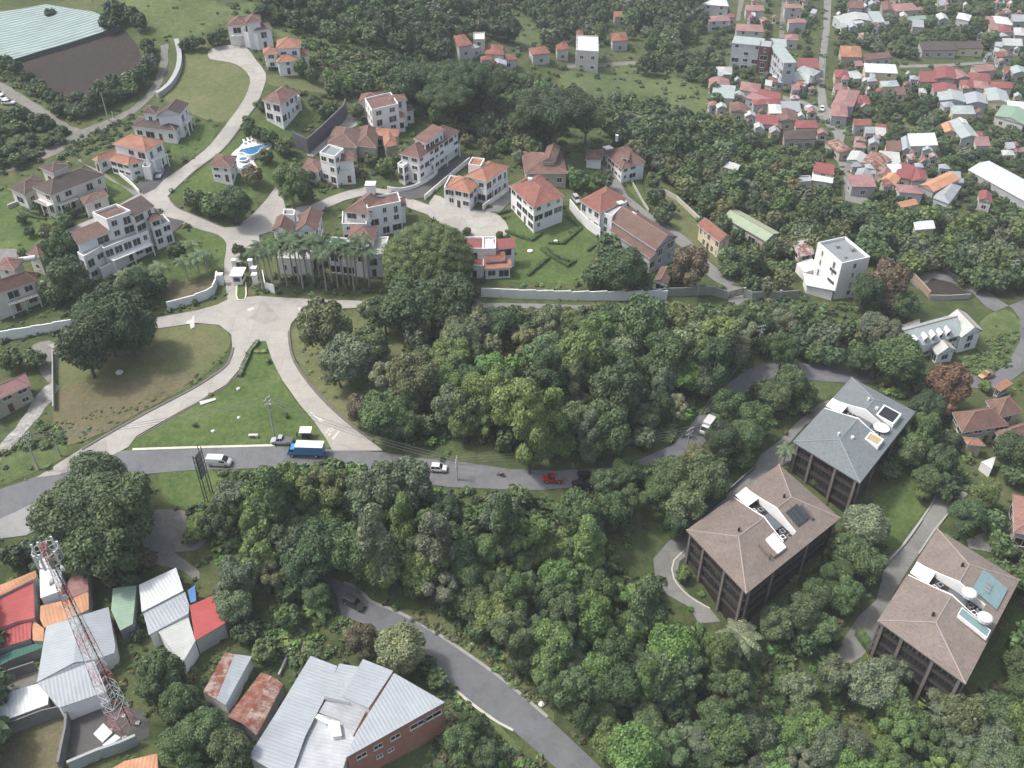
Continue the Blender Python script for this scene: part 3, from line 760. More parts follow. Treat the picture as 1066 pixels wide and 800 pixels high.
ESTV = []
CAPM = plain('weathered ridge tiles', (0.24, 0.16, 0.13), .8, var=.25)
OFFWH = plain('off white plaster', (0.56, 0.54, 0.49), .75, var=.08)
def house(name, label, cat, vols, group=None, extra=None, wins=True, simple=False):
    c = sum((v.center() for v in vols), Vector((0, 0, 0))) / len(vols)
    base = Vector((c.x, c.y, T(c.x, c.y)))
    ESTV.extend(vols)
    root = empty(name, base, label, cat, group)
    wm, rm = {}, {}
    for v in vols:
        v.walls(wm.setdefault(v.wmat.name, [MB(base), v.wmat])[0])
        e_ = rm.setdefault(v.rmat.name, [MB(base), v.rmat, MB(base), MB(base)])
        if simple: v.roofs(e_[0])
        else: v.roofs(e_[0], e_[2], e_[3])
    for k, (mb, m) in wm.items(): mb.build('wall', m, root)
    for k, (mb, m, fa, ca) in rm.items():
        ro = mb.build('roof', m, root)
        if fa.v: fa.build('fascia', FRAME, ro)
        if ca.v: ca.build('ridge_cap', CAPM, ro)
    nw = 0
    donedoor = False
    gw = random.Random(int(abs(base.x*13 + base.y*7)))
    for v in vols:
        if not v.win or not wins: continue
        for (p, d, L, n) in v.faces():
            mid = p + d*(L/2)
            if (CAMPOS - mid).dot(n) <= 0: continue
            ang = math.atan2(d.y, d.x)
            fh = (v.h - v.base) / v.fl
            for k in range(v.fl):
                z0 = v.base + k*fh
                if v.z + z0 < T(mid.x + n.x*2, mid.y + n.y*2) - 1.6: continue
                cnt = max(1, int((L - 0.8) / v.gap))
                for j in range(cnt):
                    x = L*(j+0.5)/cnt
                    q = p + d*x + Vector((0, 0, z0 + 0.95))
                    if any(o is not v and o.inside(q + n*0.5) for o in vols): continue
                    if nw >= 46: continue
                    ground_floor = k == 0 and v.base == 0
                    if ground_floor and v.door and not donedoor and j == cnt//2:
                        donedoor = True
                        dm = MB(base); qq = q - Vector((0, 0, 0.95))
                        dm.box(qq - d*0.55 - n*0.02, d*1.1, n*0.09, (0, 0, 2.2))
                        do = dm.build('door', REDDOOR, root)
                        hm = MB(base); hm.box(qq + d*0.35 + n*0.072 + Vector((0, 0, 1.0)), d*0.06, n*0.06, (0, 0, 0.2)); hm.build('handle', STEEL, do)
                        continue
                    hh = min(1.6, fh - 1.2)
                    if (j + k) % 3 == 1 and fh > 2.6 and not simple:
                        q = q - Vector((0, 0, 0.75)); hh = min(2.2, fh - 0.6)
                    wr = 1.0 if simple else gw.choice((.55, .8, 1.0, 1.0, 1.35, 1.6))
                    if not simple and gw.random() < .12: continue
                    if wr > 1.3: hh = min(2.1, fh - .75); q.z = v.z + z0 + .45
                    add_window(root, base, q + n*0.005, ang, min(v.ww*wr, L/cnt*0.86), max(0.7, hh)); nw += 1
    for v in vols:
        if v.balc is not None:
            for (fi, s0, s1, zz, dep) in v.balc:
                p, d, L, n = v.faces()[fi]
                bm_ = MB(base); q = p + d*(L*s0) + Vector((0, 0, zz))
                bm_.box(q, d*(L*(s1-s0)), n*dep, (0, 0, 0.2))
                for t in (0.02, 0.5, 0.98):
                    bm_.box(p + d*(L*(s0+(s1-s0)*t)) - d*0.12 + n*(dep-0.3) + Vector((0, 0, -0.5)), d*0.25, n*0.25, (0, 0, zz + 0.49))
                bo = bm_.build('balcony', v.wmat, root)
                r_ = MB(base); q2 = q + Vector((0, 0, 0.201))
                LL = L*(s1-s0)
                r_.box(q2 + n*(dep-0.1) + Vector((0, 0, 0.8)), d*LL, n*0.08, (0, 0, 0.1))
                kk = int(LL/0.45)
                for j in range(kk+1): r_.box(q2 + n*(dep-0.09) + d*(LL*j/max(1, kk)*0.985), d*0.06, n*0.06, (0, 0, 0.8))
                r_.build('railing', FRAME if v.wmat is WHITE else WOOD, bo)
    if extra: extra(root, base, vols)
    return root
def chimney(tile, u, v, h, s=1.2, mat=WHITE, tall=2.0):
    def f(root, base, vols):
        p = ground(*px(tile, u, v), h)
        mb = MB(base); mb.cbox((p.x, p.y, p.z - tall/2), s, s, tall); mb.cbox((p.x, p.y, p.z + 0.08), s*1.25, s*1.25, 0.155)
        mb.build('chimney', mat, root)
    return f
def skylights(tile, pts, h, s=1.6, mat=None, name='skylight'):
    def f(root, base, vols):
        for (u, v) in pts:
            p = ground(*px(tile, u, v), h)
            mb = MB(base); mb.cbox((p.x, p.y, p.z), s, s, 0.35, 0.5); mb.build(name, mat or WHITEM, root)
    return f
def both(*fs):
    def f(root, base, vols):
        for g in fs: g(root, base, vols)
    return f
V = Vol

# ---- the hillside estate -------------------------------------------------------------------------------
G1 = 'villas of the hillside estate'
house('villa', 'white villa with red tiled roofs at the turning circle on top of the estate', 'house', [
    V('B', (416,110), (497,104), (514,74), 6.5, rmat=RBROWN, rh=1.8, balc=[(0, .1, .9, 3.1, 1.5)]),
    V('B', (494,98), (560,88), (568,62), 9, rmat=RBROWN, rh=1.6, ov=.5),
    V('B', (530,128), (607,118), (592,94), 6.5, rmat=BROWN, rh=1.5, door=True),
    V('B', (486,138), (545,142), (552,108), 4.5, 'flat', rmat=GREYF)], G1)
house('villa', 'white villa with salmon orange hip roofs on several levels, second from the turning circle', 'house', [
    V('B', (620,200), (722,196), (724,162), 7.5, rmat=ORANGE, rh=2.2),
    V('B', (570,226), (630,222), (624,198), 5.2, rmat=ORANGE, rh=1.3),
    V('B', (626,260), (712,248), (700,226), 4.6, rmat=ORANGE, rh=1.5, door=True),
    V('B', (704,236), (756,232), (756,204), 5.0, rmat=ORANGE, rh=1.2)], G1)
house('villa', 'white two storey villa with bay windows and faded red roof beside the curved road', 'house', [
    V('B', (562,412), (640,432), (700,372), 6.6, rmat=RBROWN, rh=2.0, gap=2.6),
    V('B', (600,440), (720,402), (690,376), 3.6, 'flat', rmat=GREYF, gap=2.2, para=.4, balc=[(0, .05, .95, 3.3, 1.2)])], G1)
house('villa', 'white villa with brown gabled upper floor and square turret above a green lawn', 'house', [
    V('A', (540,520), (722,540), (745,500), 3.8, rmat=DBROWN, rh=1.6, door=True),
    V('A', (640,478), (742,468), (786,424), 7.4, 'gable', rmat=DBROWN, rh=1.8, ridge='y', balc=[(1, .1, .9, 3.6, 1.6)]),
    V('A', (584,466), (640,470), (650,440), 7.2, rmat=DBROWN, rh=1.2, gap=1.6, ww=0.8)], G1)
house('villa', 'white villa with bright orange tiled roofs next to the dark paved forecourt', 'house', [
    V('C', (460,78), (598,108), (676,66), 7.2, rmat=ORANGE, rh=2.2, balc=[(1, .1, .9, 3.5, 1.6)]),
    V('C', (440,142), (528,168), (590,150), 4.6, rmat=ORANGE, rh=1.6, gap=2.4),
    V('C', (376,142), (402,152), (492,112), 3.6, rmat=ORANGE, rh=1.0, door=True),
    V('C', (585,178), (615,180), (625,150), 3.4, 'flat', rmat=GREYF, win=False)], G1)
house('villa', 'wide villa with large dark brown hip roof and small rooftop lookout', 'house', [
    V('C', (132,258), (206,292), (434,206), 6.4, rmat=DBROWN, rh=2.4, wmat=OFFWH, balc=[(0, .1, .9, 3.0, 1.8), (1, .05, .4, 3.0, 1.8)], gap=3),
    V('C', (34,262), (100,290), (200,232), 4.2, rmat=DBROWN, rh=1.4, wmat=OFFWH),
    V('C', (160,176), (214,198), (288,166), 10.2, rmat=DBROWN, rh=1.0, wmat=OFFWH, base=5.8),
    V('C', (325,300), (345,330), (432,270), 3.6, rmat=BROWN, rh=0.8, wmat=OFFWH, door=True)], G1)
house('mansion', 'long white three storey mansion with flat parapets and many terraces by the road junction', 'house', [
    V('C', (318,492), (455,436), (428,404), 9.6, 'shed', rmat=BROWN, rh=1.2, ov=.3, gap=3),
    V('C', (440,398), (540,362), (480,334), 11.5, 'flat', rmat=BROWN, para=.7, gap=3),
    V('C', (545,380), (636,334), (584,306), 10.6, 'shed', rmat=DBROWN, rh=1.2, ov=.3, gap=3),
    V('C', (612,402), (668,384), (642,348), 8.2, 'hip', rmat=BROWN, rh=.9, gap=2.2),
    V('C', (425,512), (610,438), (590,400), 6.2, 'flat', rmat=CONC, para=.3, gap=2.4, balc=[(0, .05, .95, 3.0, 2.2)], door=True),
    V('C', (628,432), (700,404), (672,372), 5.6, 'flat', rmat=DARKC, para=.5, gap=2.0),
    V('C', (318,530), (345,548), (420,500), 7.2, 'flat', rmat=CONC, para=.5, gap=2.6),
    V('C', (415,600), (530,540), (505,505), 2.2, 'flat', rmat=CONC, para=.6, win=False)], G1)
def tank(root, base, vols):
    p = ground(*px('C', 112, 552), 6.6)
    mb = MB(base); mb.tube([(p.x-2.0, p.y-.8, p.z), (p.x-1.8, p.y-.7, p.z), (p.x+1.8, p.y+.7, p.z), (p.x+2.0, p.y+.8, p.z)], [.5, .75, .75, .5], 12)
    mb.build('water_tank', WHITEM, root, True)
house('villa', 'cream villa with verandas and a white tank on its brown roof, left edge', 'house', [
    V('C', (-60,712), (150,642), (216,586), 6.6, rmat=RBROWN, rh=2.4, wmat=OFFWH, gap=2.8, balc=[(0, .3, .95, 3.2, 2.0), (1, .1, .9, 3.2, 1.6)], door=True),
    V('C', (104,530), (162,546), (224,492), 5.2, rmat=RBROWN, rh=1.6, wmat=OFFWH),
    V('C', (-20,590), (60,600), (90,550), 7.6, rmat=RBROWN, rh=1.0, wmat=OFFWH)], G1, extra=tank)
house('pool_house', 'small white pool house with brown hip roof beside the swimming pool', 'house', [
    V('B', (346,684), (436,694), (440,640), 4.6, rmat=BROWN, rh=1.3, door=True, gap=2.4)])
house('villa', 'white villa with stepped red roofs against the dark stand of trees', 'house', [
    V('D', (524,108), (622,98), (632,62), 5.4, rmat=RBROWN, rh=1.6),
    V('D', (580,142), (690,116), (690,62), 8.6, 'flat', rmat=RBROWN, para=.5),
    V('D', (645,108), (728,96), (715,70), 8.6, rmat=RBROWN, rh=1.2),
    V('D', (578,182), (722,168), (705,138), 4.2, rmat=ORANGE, rh=1.5, door=True),
    V('D', (700,150), (758,134), (745,112), 4.4, rmat=RBROWN, rh=1.2)], G1)
house('villa', 'low villa with very wide brown roof and an orange section round a small court', 'house', [
    V('D', (395,278), (520,292), (545,216), 4.0, rmat=BROWN, rh=2.0, wmat=BEIGE),
    V('D', (515,284), (600,292), (605,214), 4.2, rmat=BROWN, rh=2.2, wmat=BEIGE, door=True),
    V('D', (632,290), (685,280), (698,214), 4.2, rmat=ORANGE, rh=1.3, wmat=BEIGE),
    V('D', (570,240), (690,245), (696,214), 4.0, rmat=ORANGE, rh=1.2, wmat=BEIGE)], G1)
house('villa', 'white two storey villa with square roof turret in front of the low brown roof', 'house', [
    V('D', (406,354), (512,344), (502,304), 6.6, rmat=RBROWN, rh=1.5, gap=2.6, balc=[(0, .1, .9, 3.3, 1.4)]),
    V('D', (366,318), (428,336), (438,294), 8.6, 'flat', rmat=GREYF, gap=2.4, para=.6),
    V('D', (290,380), (362,392), (372,344), 3.4, rmat=RBROWN, rh=1.2),
    V('D', (412,398), (510,390), (505,350), 3.4, 'flat', rmat=CONC, para=.5, gap=2.4, door=True)], G1)
house('villa', 'big white villa with long brown roof and clerestory dormer beside a sloping drive', 'house', [
    V('D', (690,318), (775,338), (942,224), 7.6, rmat=RBROWN, rh=2.6, gap=2.6, balc=[(1, .25, .95, 3.6, 1.6)], door=True),
    V('D', (750,254), (800,276), (872,222), 10.6, 'shed', rmat=RBROWN, rh=0.9, base=7.2, gap=2),
    V('D', (686,362), (712,372), (730,340), 5.4, 'flat', rmat=CONC, gap=2)], G1)
house('villa', 'tall white villa with mottled brown roof and white chimney in the estate centre', 'house', [
    V('D', (462,556), (572,566), (664,488), 7.6, rmat=RBROWN, rh=2.2, gap=2.8),
    V('D', (562,548), (700,520), (688,480), 8.6, 'flat', rmat=RBROWN, para=.6, gap=2.8),
    V('D', (655,545), (724,530), (728,492), 5.4, rmat=BROWN, rh=1.0),
    V('D', (458,612), (560,612), (560,560), 4.8, 'flat', rmat=CONC, para=.6, gap=2.4, door=True)], G1, extra=chimney('D', 575, 440, 12.0, 2.4, WHITE, 4))
house('villa', 'white house with brown roof behind royal palms next to the huge round tree', 'house', [
    V('E', (480,270), (592,282), (604,222), 8.0, rmat=RBROWN, rh=1.8, gap=2.6),
    V('E', (395,318), (560,335), (580,285), 7.0, 'flat', rmat=CONC, gap=2.8, para=.5),
    V('E', (540,345), (628,340), (650,268), 6.2, 'flat', rmat=CONC, gap=2.6, para=.5, door=True)], G1)
house('villa', 'white gabled house with dark roofs behind the palms right of the gate', 'house', [
    V('E', (168,240), (245,250), (262,190), 8.0, 'gable', rmat=BROWN, rh=1.8, ridge='y', gap=2.6),
    V('E', (262,245), (355,236), (380,160), 8.0, 'gable', rmat=RBROWN, rh=2.0, ridge='y', gap=2.6),
    V('E', (215,178), (262,182), (262,160), 9.2, 'flat', rmat=GREYF, para=.6),
    V('E', (195,355), (330,362), (335,280), 4.2, 'flat', rmat=CONC, gap=2.4, door=True)], G1)
house('villa', 'white villa with orange tile roofs and glazed corner bay at the cul-de-sac entrance', 'house', [
    V('F', (92,250), (184,272), (278,210), 7.4, rmat=ORANGE, rh=2.0, gap=2.6, balc=[(1, .2, .9, 3.5, 1.2)]),
    V('F', (14,300), (116,322), (166,268), 5.6, rmat=ORANGE, rh=1.8, gap=2.0, door=True),
    V('F', (108,208), (160,214), (176,184), 8.8, 'flat', rmat=ORANGE, para=.5),
    V('F', (8,300), (60,310), (86,262), 5.0, 'flat', rmat=ORANGE, para=.5)], G1)
house('villa', 'low house with plain brown tile roof and raised ridge roof against the wood', 'house', [
    V('F', (342,240), (518,240), (492,150), 4.2, rmat=RBROWN, rh=2.4, wmat=BEIGE, door=True),
    V('F', (408,192), (466,192), (488,128), 7.0, 'gable', rmat=RBROWN, rh=1.2, wmat=BEIGE, base=4.5, win=False)], G1)
house('villa', 'white cube like villa with bright red mottled roof above the hedge garden', 'house', [
    V('F', (276,290), (376,384), (490,318), 7.8, rmat=RED, rh=2.0, gap=3.2, door=True),
    V('F', (276,292), (320,320), (390,270), 7.0, rmat=RED, rh=1.4)], G1, extra=chimney('F', 362, 262, 10.0, 1.0))
house('villa', 'red brown roofed house with skylight and dormer at the end of the lane', 'house', [
    V('F', (664,152), (738,224), (836,190), 4.8, rmat=RBROWN, rh=2.4, door=True, gap=2.6),
    V('F', (588,184), (660,184), (664,142), 3.2, rmat=RBROWN, rh=1.0, win=False),
    V('F', (735,176), (770,182), (776,150), 7.0, 'shed', rmat=RBROWN, rh=.6, base=5.0, gap=2)], G1, extra=both(skylights('F', [(682,134)], 6.4, 2.6), chimney('F', 720, 84, 8.0, .8)))
house('villa', 'long brown roofed house with red hip end and pale skylights above the garden wall', 'house', [
    V('F', (564,350), (650,406), (738,330), 6.4, rmat=RED, rh=2.0, gap=2.6, door=True),
    V('F', (692,432), (880,556), (960,494), 6.4, rmat=BROWN, rh=2.4, roof='gable', wmat=GREYW),
    V('F', (688,474), (856,590), (884,562), 4.4, rmat=BROWN, rh=1.0, roof='shed', wmat=GREYW),
    V('F', (650,402), (700,420), (760,358), 6.2, 'flat', rmat=CONC, para=.5),
    V('F', (870,680), (925,700), (950,640), 3.4, 'gable', rmat=BROWN, rh=1.0)], G1, extra=skylights('F', [(782,406), (880,472), (735,360)], 7.6, 1.9))
house('villa', 'modern white house with red roof panels next to the turning circle hedge lawn', 'house', [
    V('F', (90,556), (170,556), (172,508), 6.0, 'flat', rmat=REDM, para=.6, gap=2.4),
    V('F', (168,556), (222,554), (222,505), 6.4, 'flat', rmat=WHITEM, para=.5, gap=2.4),
    V('F', (218,552), (306,544), (298,515), 6.0, 'shed', rmat=REDM, rh=.9, gap=2.4),
    V('F', (176,602), (262,596), (258,568), 4.6, 'shed', rmat=RED, rh=.8, gap=2.2),
    V('F', (96,620), (172,626), (172,580), 3.4, 'flat', rmat=REDM, para=.5, gap=2.2, door=True),
    V('F', (172,634), (288,626), (284,600), 3.4, 'shed', rmat=ORANGE, rh=.7, gap=2.0)], G1)
house('cottage', 'small cream house with red tiled roof and dark doors on the grass strip', 'house', [
    V('L', (246,288), (368,388), (424,350), 5.6, 'gable', rmat=RED, rh=1.5, wmat=CREAM, gap=2.0, ww=1.0, door=True)])
house('pavilion', 'long pavilion with pale green sheet roof half buried among the trees', 'pavilion', [
    V('L', (386,243), (626,380), (704,334), 4.0, 'gable', rmat=PALEG, rh=1.0, wmat=BEIGE)])
def whiteblock(root, base, vols):
    v = vols[0]
    mb = MB(base)
    for i in range(3): mb.box(v.P(v.W-4.5, -0.12, 1.2+i*3.3), v.ex*3.2, v.ey*0.1, (0, 0, .9))
    mb.build('shade_panel', plain('dark louvre', (0.05,0.05,0.055), .6), root)
    b2 = MB(base)
    for (x, y, s, hh) in ((3, 4, 1.0, .8), (6, 7, 1.2, .9), (9, 3, .7, .6)): b2.box(v.P(min(x, v.W-2), min(y, v.D-2), v.h+.02), v.ex*s, v.ey*s, (0, 0, hh))
    b2.build('roof_unit', STEEL, root)
house('apartment_block', 'tall white cube building with flat grey roof beyond the wall', 'building', [
    V('M', (140,100), (240,187), (357,160), 11.5, 'flat', rmat=GREYF, para=.8, gap=4.5, ww=1.4, door=True)], extra=whiteblock)
house('shed', 'shed with red and white striped roof left of the tall white cube', 'shed', [V('M', (62,150), (130,136), (112,88), 4.5, 'shed', rmat=RUST2, rh=1.2, wmat=BEIGE)])
house('carport', 'white flat canopy at the white cube, the one nearer the striped shed', 'canopy', [V('M', (88,216), (152,196), (148,150), 3.2, 'flat', rmat=WHITEM, para=.15, wmat=WHITE, win=False)])
house('carport', 'white sloping canopy at the near corner of the white cube', 'canopy', [V('M', (92,268), (216,292), (160,238), 3.2, 'shed', rmat=WHITEM, rh=.4, wmat=WHITE, win=False)])
def dormers(root, base, vols):
    v = vols[0]
    for t in (.10, .28, .42, .56, .70):
        o = v.P(v.W*t, 0.7, v.h + .15)
        mb = MB(base); mb.box(o, v.ex*1.5, v.ey*2.2, (0, 0, 1.3))
        dm = mb.build('dormer', WHITE, root)
        rm = MB(base); q = o + Vector((0, 0, 1.3))
        rm.poly([q - v.ex*.2 - v.ey*.3, q + v.ex*.75 - v.ey*.3 + Vector((0,0,.7)), q + v.ex*.75 + v.ey*2.2 + Vector((0,0,.7)), q - v.ex*.2 + v.ey*2.2])
        rm.poly([q + v.ex*.75 - v.ey*.3 + Vector((0,0,.7)), q + v.ex*1.7 - v.ey*.3, q + v.ex*1.7 + v.ey*2.2, q + v.ex*.75 + v.ey*2.2 + Vector((0,0,.7))])
        rm.build('dormer_roof', WHITEM, dm)
        wm = MB(base); wm.box(o + v.ex*.3 - v.ey*.04 + Vector((0,0,.25)), v.ex*.9, v.ey*.04, (0,0,.9)); wm.build('pane', GLASS, dm)
house('dormer_house', 'white house with pale metal roof and a row of small dormers by the bend', 'house', [
    V('M', (520,536), (745,474), (720,386), 4.8, 'gable', rmat=TEALM, rh=2.8, door=True),
    V('M', (740,486), (832,458), (800,370), 5.6, 'gable', rmat=OFFW, rh=2.2, ridge='y'),
    V('M', (485,470), (570,440), (590,405), 4.0, 'gable', rmat=OFFW, rh=1.4),
    V('M', (640,560), (720,540), (700,505), 3.4, 'gable', rmat=OFFW, rh=1.8, ridge='y')], extra=dormers)
house('bungalow', 'brown roofed house with many gables at the right edge below the bend', 'house', [
    V('R', (806,322), (1000,292), (985,205), 4.8, rmat=RBROWN, rh=2.6, wmat=BEIGE, door=True, gap=2.2),
    V('R', (955,262), (1060,236), (1010,165), 6.2, 'hip', rmat=RBROWN, rh=2.6, wmat=BEIGE),
    V('R', (985,372), (1120,330), (1090,270), 4.4, rmat=RBROWN, rh=1.8, wmat=BEIGE),
    V('R', (830,372), (905,378), (880,345), 3.6, rmat=ORANGE, rh=.8, wmat=BEIGE, win=False)])
house('bungalow', 'house with pinkish brown roof cut by the right edge behind the hedge', 'house', [V('R', (1022,736), (1130,760), (1120,600), 4.2, rmat=rf('rosy tile', (0.24,0.13,0.11)), rh=1.6, wmat=BEIGE)])
house('hut', 'small orange roofed hut beside the bend at the right edge', 'hut', [V('R', (968,150), (1020,118), (1005,112), 3.0, 'shed', rmat=ORANGE, rh=.6, wmat=BEIGE)])
house('bungalow', 'house with faded red roof at the left edge beside the rubble drive', 'house', [
    V('N', (-80,412), (128,318), (104,270), 4.8, rmat=PINKM, rh=1.6, wmat=BEIGE, gap=2.4, door=True)])

# ---- the three timber apartment blocks -------------------------------------------------------------------
LOUVRE = plain('dark timber louvres', (0.05, 0.04, 0.034), 0.6, var=.3, scale=2)
COLM = plain('grey brown concrete column', (0.14, 0.125, 0.115), 0.85, var=.15)
RIDGEM = plain('ridge capping', (0.30, 0.25, 0.23), 0.7, var=.1)
def apartment(label, tile, A, B, C, h, rmat, rh, capm, slot=(.40, .55), style=0):
    v = V(tile, A, B, C, h, 'hip', rh, 0.0, rmat, WOOD)
    base = Vector((v.center().x, v.center().y, T(v.center().x, v.center().y)))
    root = empty('apartment_block', base, label, 'building', 'timber apartment blocks')
    ESTV.append(v)
    W, D, P, ex, ey = v.W, v.D, v.P, v.ex, v.ey
    o = 0.9
    # body
    mb = MB(base); mb.box(P(o, o, -6), ex*(W-2*o), ey*(D-2*o), (0, 0, h+5.6)); mb.build('wall', WOOD, root)
    sl = MB(base)
    nf = 3
    for k in range(nf):
        z = 0.2 + k*(h-.6)/nf
        sl.box(P(o-.45, o-.45, z), ex*(W-2*o+.9), ey*(D-2*o+.9), (0, 0, .22))
    sl.build('floor_slab', plain('floor edge', (.06,.05,.045), .7), root)
    # columns, window bands and balcony rails on the four sides
    for fi, (p, d, L, n) in enumerate([(P(o, o, 0), ex, W-2*o, -ey), (P(W-o, o, 0), ey, D-2*o, ex), (P(W-o, D-o, 0), -ex, W-2*o, ey), (P(o, D-o, 0), -ey, D-2*o, -ex)]):
        for t in (.015, .27, .66, .985):
            c = MB(base); c.box(p + d*(L*t) - d*.28 + n*.47 + Vector((0, 0, -5)), d*.56, n*.25, (0, 0, h+4.7)); c.build('column', COLM, root)
        if (CAMPOS - p).dot(n) < 0: continue
        ang = math.atan2(d.y, d.x)
        for k in range(nf):
            z = .2 + k*(h-.6)/nf
            for (a, b) in ((.06, .24), (.31, .46), (.48, .63), (.70, .94)):
                m = MB(base); fw = L*(b-a)
                m.box(p + d*(L*a) + n*.02 + Vector((0, 0, z+1.05)), d*fw, n*.05, (0, 0, 1.55)); w = m.build('window', GLASS, root)
                f = MB(base)
                for j in range(4): f.box(p + d*(L*a + fw*j/3) - d*.05 + n*.072 + Vector((0, 0, z+1.0)), d*.1, n*.06, (0, 0, 1.65))
                f.build('frame', LOUVRE if style != 2 or k < nf-1 else plain('grey window frame', (.16, .17, .17), .5), w)
            r = MB(base)
            for zz in (.25, .45, .65, .85): r.box(p + d*.2 + n*.38 + Vector((0, 0, z+zz)), d*(L-.4), n*.05, (0, 0, .09))
            r.build('railing', LOUVRE, root)
    # hip roof in two pieces with the slot between them: planes z(x, y)
    ridge_x = W < D          # slot runs along x when the long side is y
    Lg, Sh = (D, W) if ridge_x else (W, D)
    def Q(l, s_, z): return P(Sh - s_, l, z) if ridge_x else P(l, Sh - s_, z)
    k = Sh*0.36
    s0, s1 = Lg*slot[0], Lg*slot[1]
    z0, z1 = h, h + rh
    def roofpiece(lo, hi, end):       # end: 'lo' piece keeps hip at l=0
        mb = MB(base); m = Sh/2
        def f(pts): mb.poly([Q(*q) for q in pts], [(q[0], q[1]) for q in pts])
        if end == 'lo':
            f([(0, 0, z0), (0, Sh, z0), (k, m, z1)]); f([(0, 0, z0), (k, m, z1), (hi, m, z1), (hi, 0, z0)]); f([(0, Sh, z0), (hi, Sh, z0), (hi, m, z1), (k, m, z1)])
            e = [(0, 0), (hi, 0), (hi, Sh), (0, Sh)]
        else:
            f([(Lg, 0, z0), (Lg-k, m, z1), (Lg, Sh, z0)]); f([(lo, 0, z0), (lo, m, z1), (Lg-k, m, z1), (Lg, 0, z0)]); f([(lo, Sh, z0), (Lg, Sh, z0), (Lg-k, m, z1), (lo, m, z1)])
            e = [(lo, 0), (Lg, 0), (Lg, Sh), (lo, Sh)]
        for i in range(4):
            a, b = e[i], e[(i+1) % 4]; mb.poly([Q(*a, z0-.3), Q(*b, z0-.3), Q(*b, z0), Q(*a, z0)])
        mb.poly([Q(*q, z0-.3) for q in e])
        r = mb.build('roof', rmat, root)
        c = MB(base)
        l0 = 0 if end == 'lo' else Lg; lk = k if end == 'lo' else Lg-k
        for s_ in (0, Sh):
            c.tube([Q(l0, s_, z0+.03), Q(lk, m, z1+.03)], .14, 5)
        c.tube([Q(lk, m, z1+.03), Q(hi if end == 'lo' else lo, m, z1+.03)], .12, 5)
        c.build('ridge_cap', capm, r)
        ve = MB(base); q = Q(lk + (1.2 if end == 'lo' else -1.2), m*1.12, z1-.3); ve.tube([q, q + Vector((0, 0, .9))], .25, 8); q2 = Q(lk + (3.0 if end == 'lo' else -2.2), m*.8, z1-.6); 
        if style == 0: ve.tube([q2, q2 + Vector((0, 0, .7))], .35, 8)
        ve.build('roof_vent', BLACK if style else WHITE, r)
    roofpiece(0, s0, 'lo'); roofpiece(s1, Lg, 'hi')
    # a strip of roof closes the slot along the eave
    sp = MB(base); fr = .17
    sp.poly([Q(s0, 0, z0), Q(s1, 0, z0), Q(s1, Sh*fr, z0 + rh*2*fr), Q(s0, Sh*fr, z0 + rh*2*fr)], [(0, 0), (s1-s0, 0), (s1-s0, Sh*fr), (0, Sh*fr)])
    sp.poly([Q(s0, 0, z0-.3), Q(s1, 0, z0-.3), Q(s1, 0, z0), Q(s0, 0, z0)]); sp.poly([Q(s0, Sh*fr, z0-.9), Q(s1, Sh*fr, z0-.9), Q(s1, Sh*fr, z0 + rh*2*fr), Q(s0, Sh*fr, z0 + rh*2*fr)])
    sp.build('roof', rmat, root)
    # the service terrace in the slot
    fl = MB(base); fl.box(Q(s0, Sh*.18, h-.9), (Q(s1, .3, 0)-Q(s0, .3, 0)), (Q(s0, Sh*.815, 0)-Q(s0, 0, 0)), (0, 0, .25)); fl.build('terrace_floor', plain('dark terrace floor', (.075,.078,.082), .8, var=.2), root)
    for side, l in ((0, s0), (1, s1)):
        mb = MB(base); t = .22 if side == 0 else -.22
        pr = [(Sh*.175, h+.15+rh*.35), (Sh*.30, h + rh*.62), (Sh/2, h+rh+.25), (Sh*.70, h + rh*.62), (Sh-.2, h+.15)]
        for i in range(4):
            (a, za), (b, zb) = pr[i], pr[i+1]
            q = [(l+t*.02, a), (l+t, a), (l+t, b), (l+t*.02, b)]
            lo_, hi_ = [Q(*u, h-1) for u in q], [Q(*q[0], za), Q(*q[1], za), Q(*q[2], zb), Q(*q[3], zb)]
            mb.poly(hi_); mb.poly([lo_[0], lo_[3], hi_[3], hi_[0]]); mb.poly([lo_[1], lo_[2], hi_[2], hi_[1]])
        mb.build('parapet', WHITE, root)
    dl = (s1 - s0)
    # upper-left white canopy, units, tank and dish
    m = MB(base); m.box(Q(s0+.3, Sh-4.2, h+.6), Q(s1-.3, 0, 0)-Q(s0+.3, 0, 0), Q(0, Sh-.3, 0)-Q(0, Sh-4.2, 0), (0, 0, .18)); m.build('canopy', WHITE, root)
    for i, (tl, ts) in enumerate(((.3, .70), (.65, .66), (.3, .60), (.6, .30), (.35, .24), (.7, .20), (.3, .14))):
        m = MB(base); q = Q(s0+dl*tl, Sh*ts, h-.3)
        m.cbox(q, 1.0, 1.0, .9, .4); u = m.build('air_unit', STEEL if i % 2 else WHITE, root)
        g = MB(base); g.tube([q + Vector((0, 0, .46)), q + Vector((0, 0, .5))], .38, 10); g.build('fan_grille', BLACK, u)
    st = MB(base); st.box(Q(s0+dl*.25, Sh*.34, h+.3), Q(dl*.5, 0, 0)-Q(0, 0, 0), Q(0, Sh*.22, 0)-Q(0, 0, 0), (0, 0, .2))
    st.build('skylight', plain('grey glazing', (.10,.11,.12), .3), root)
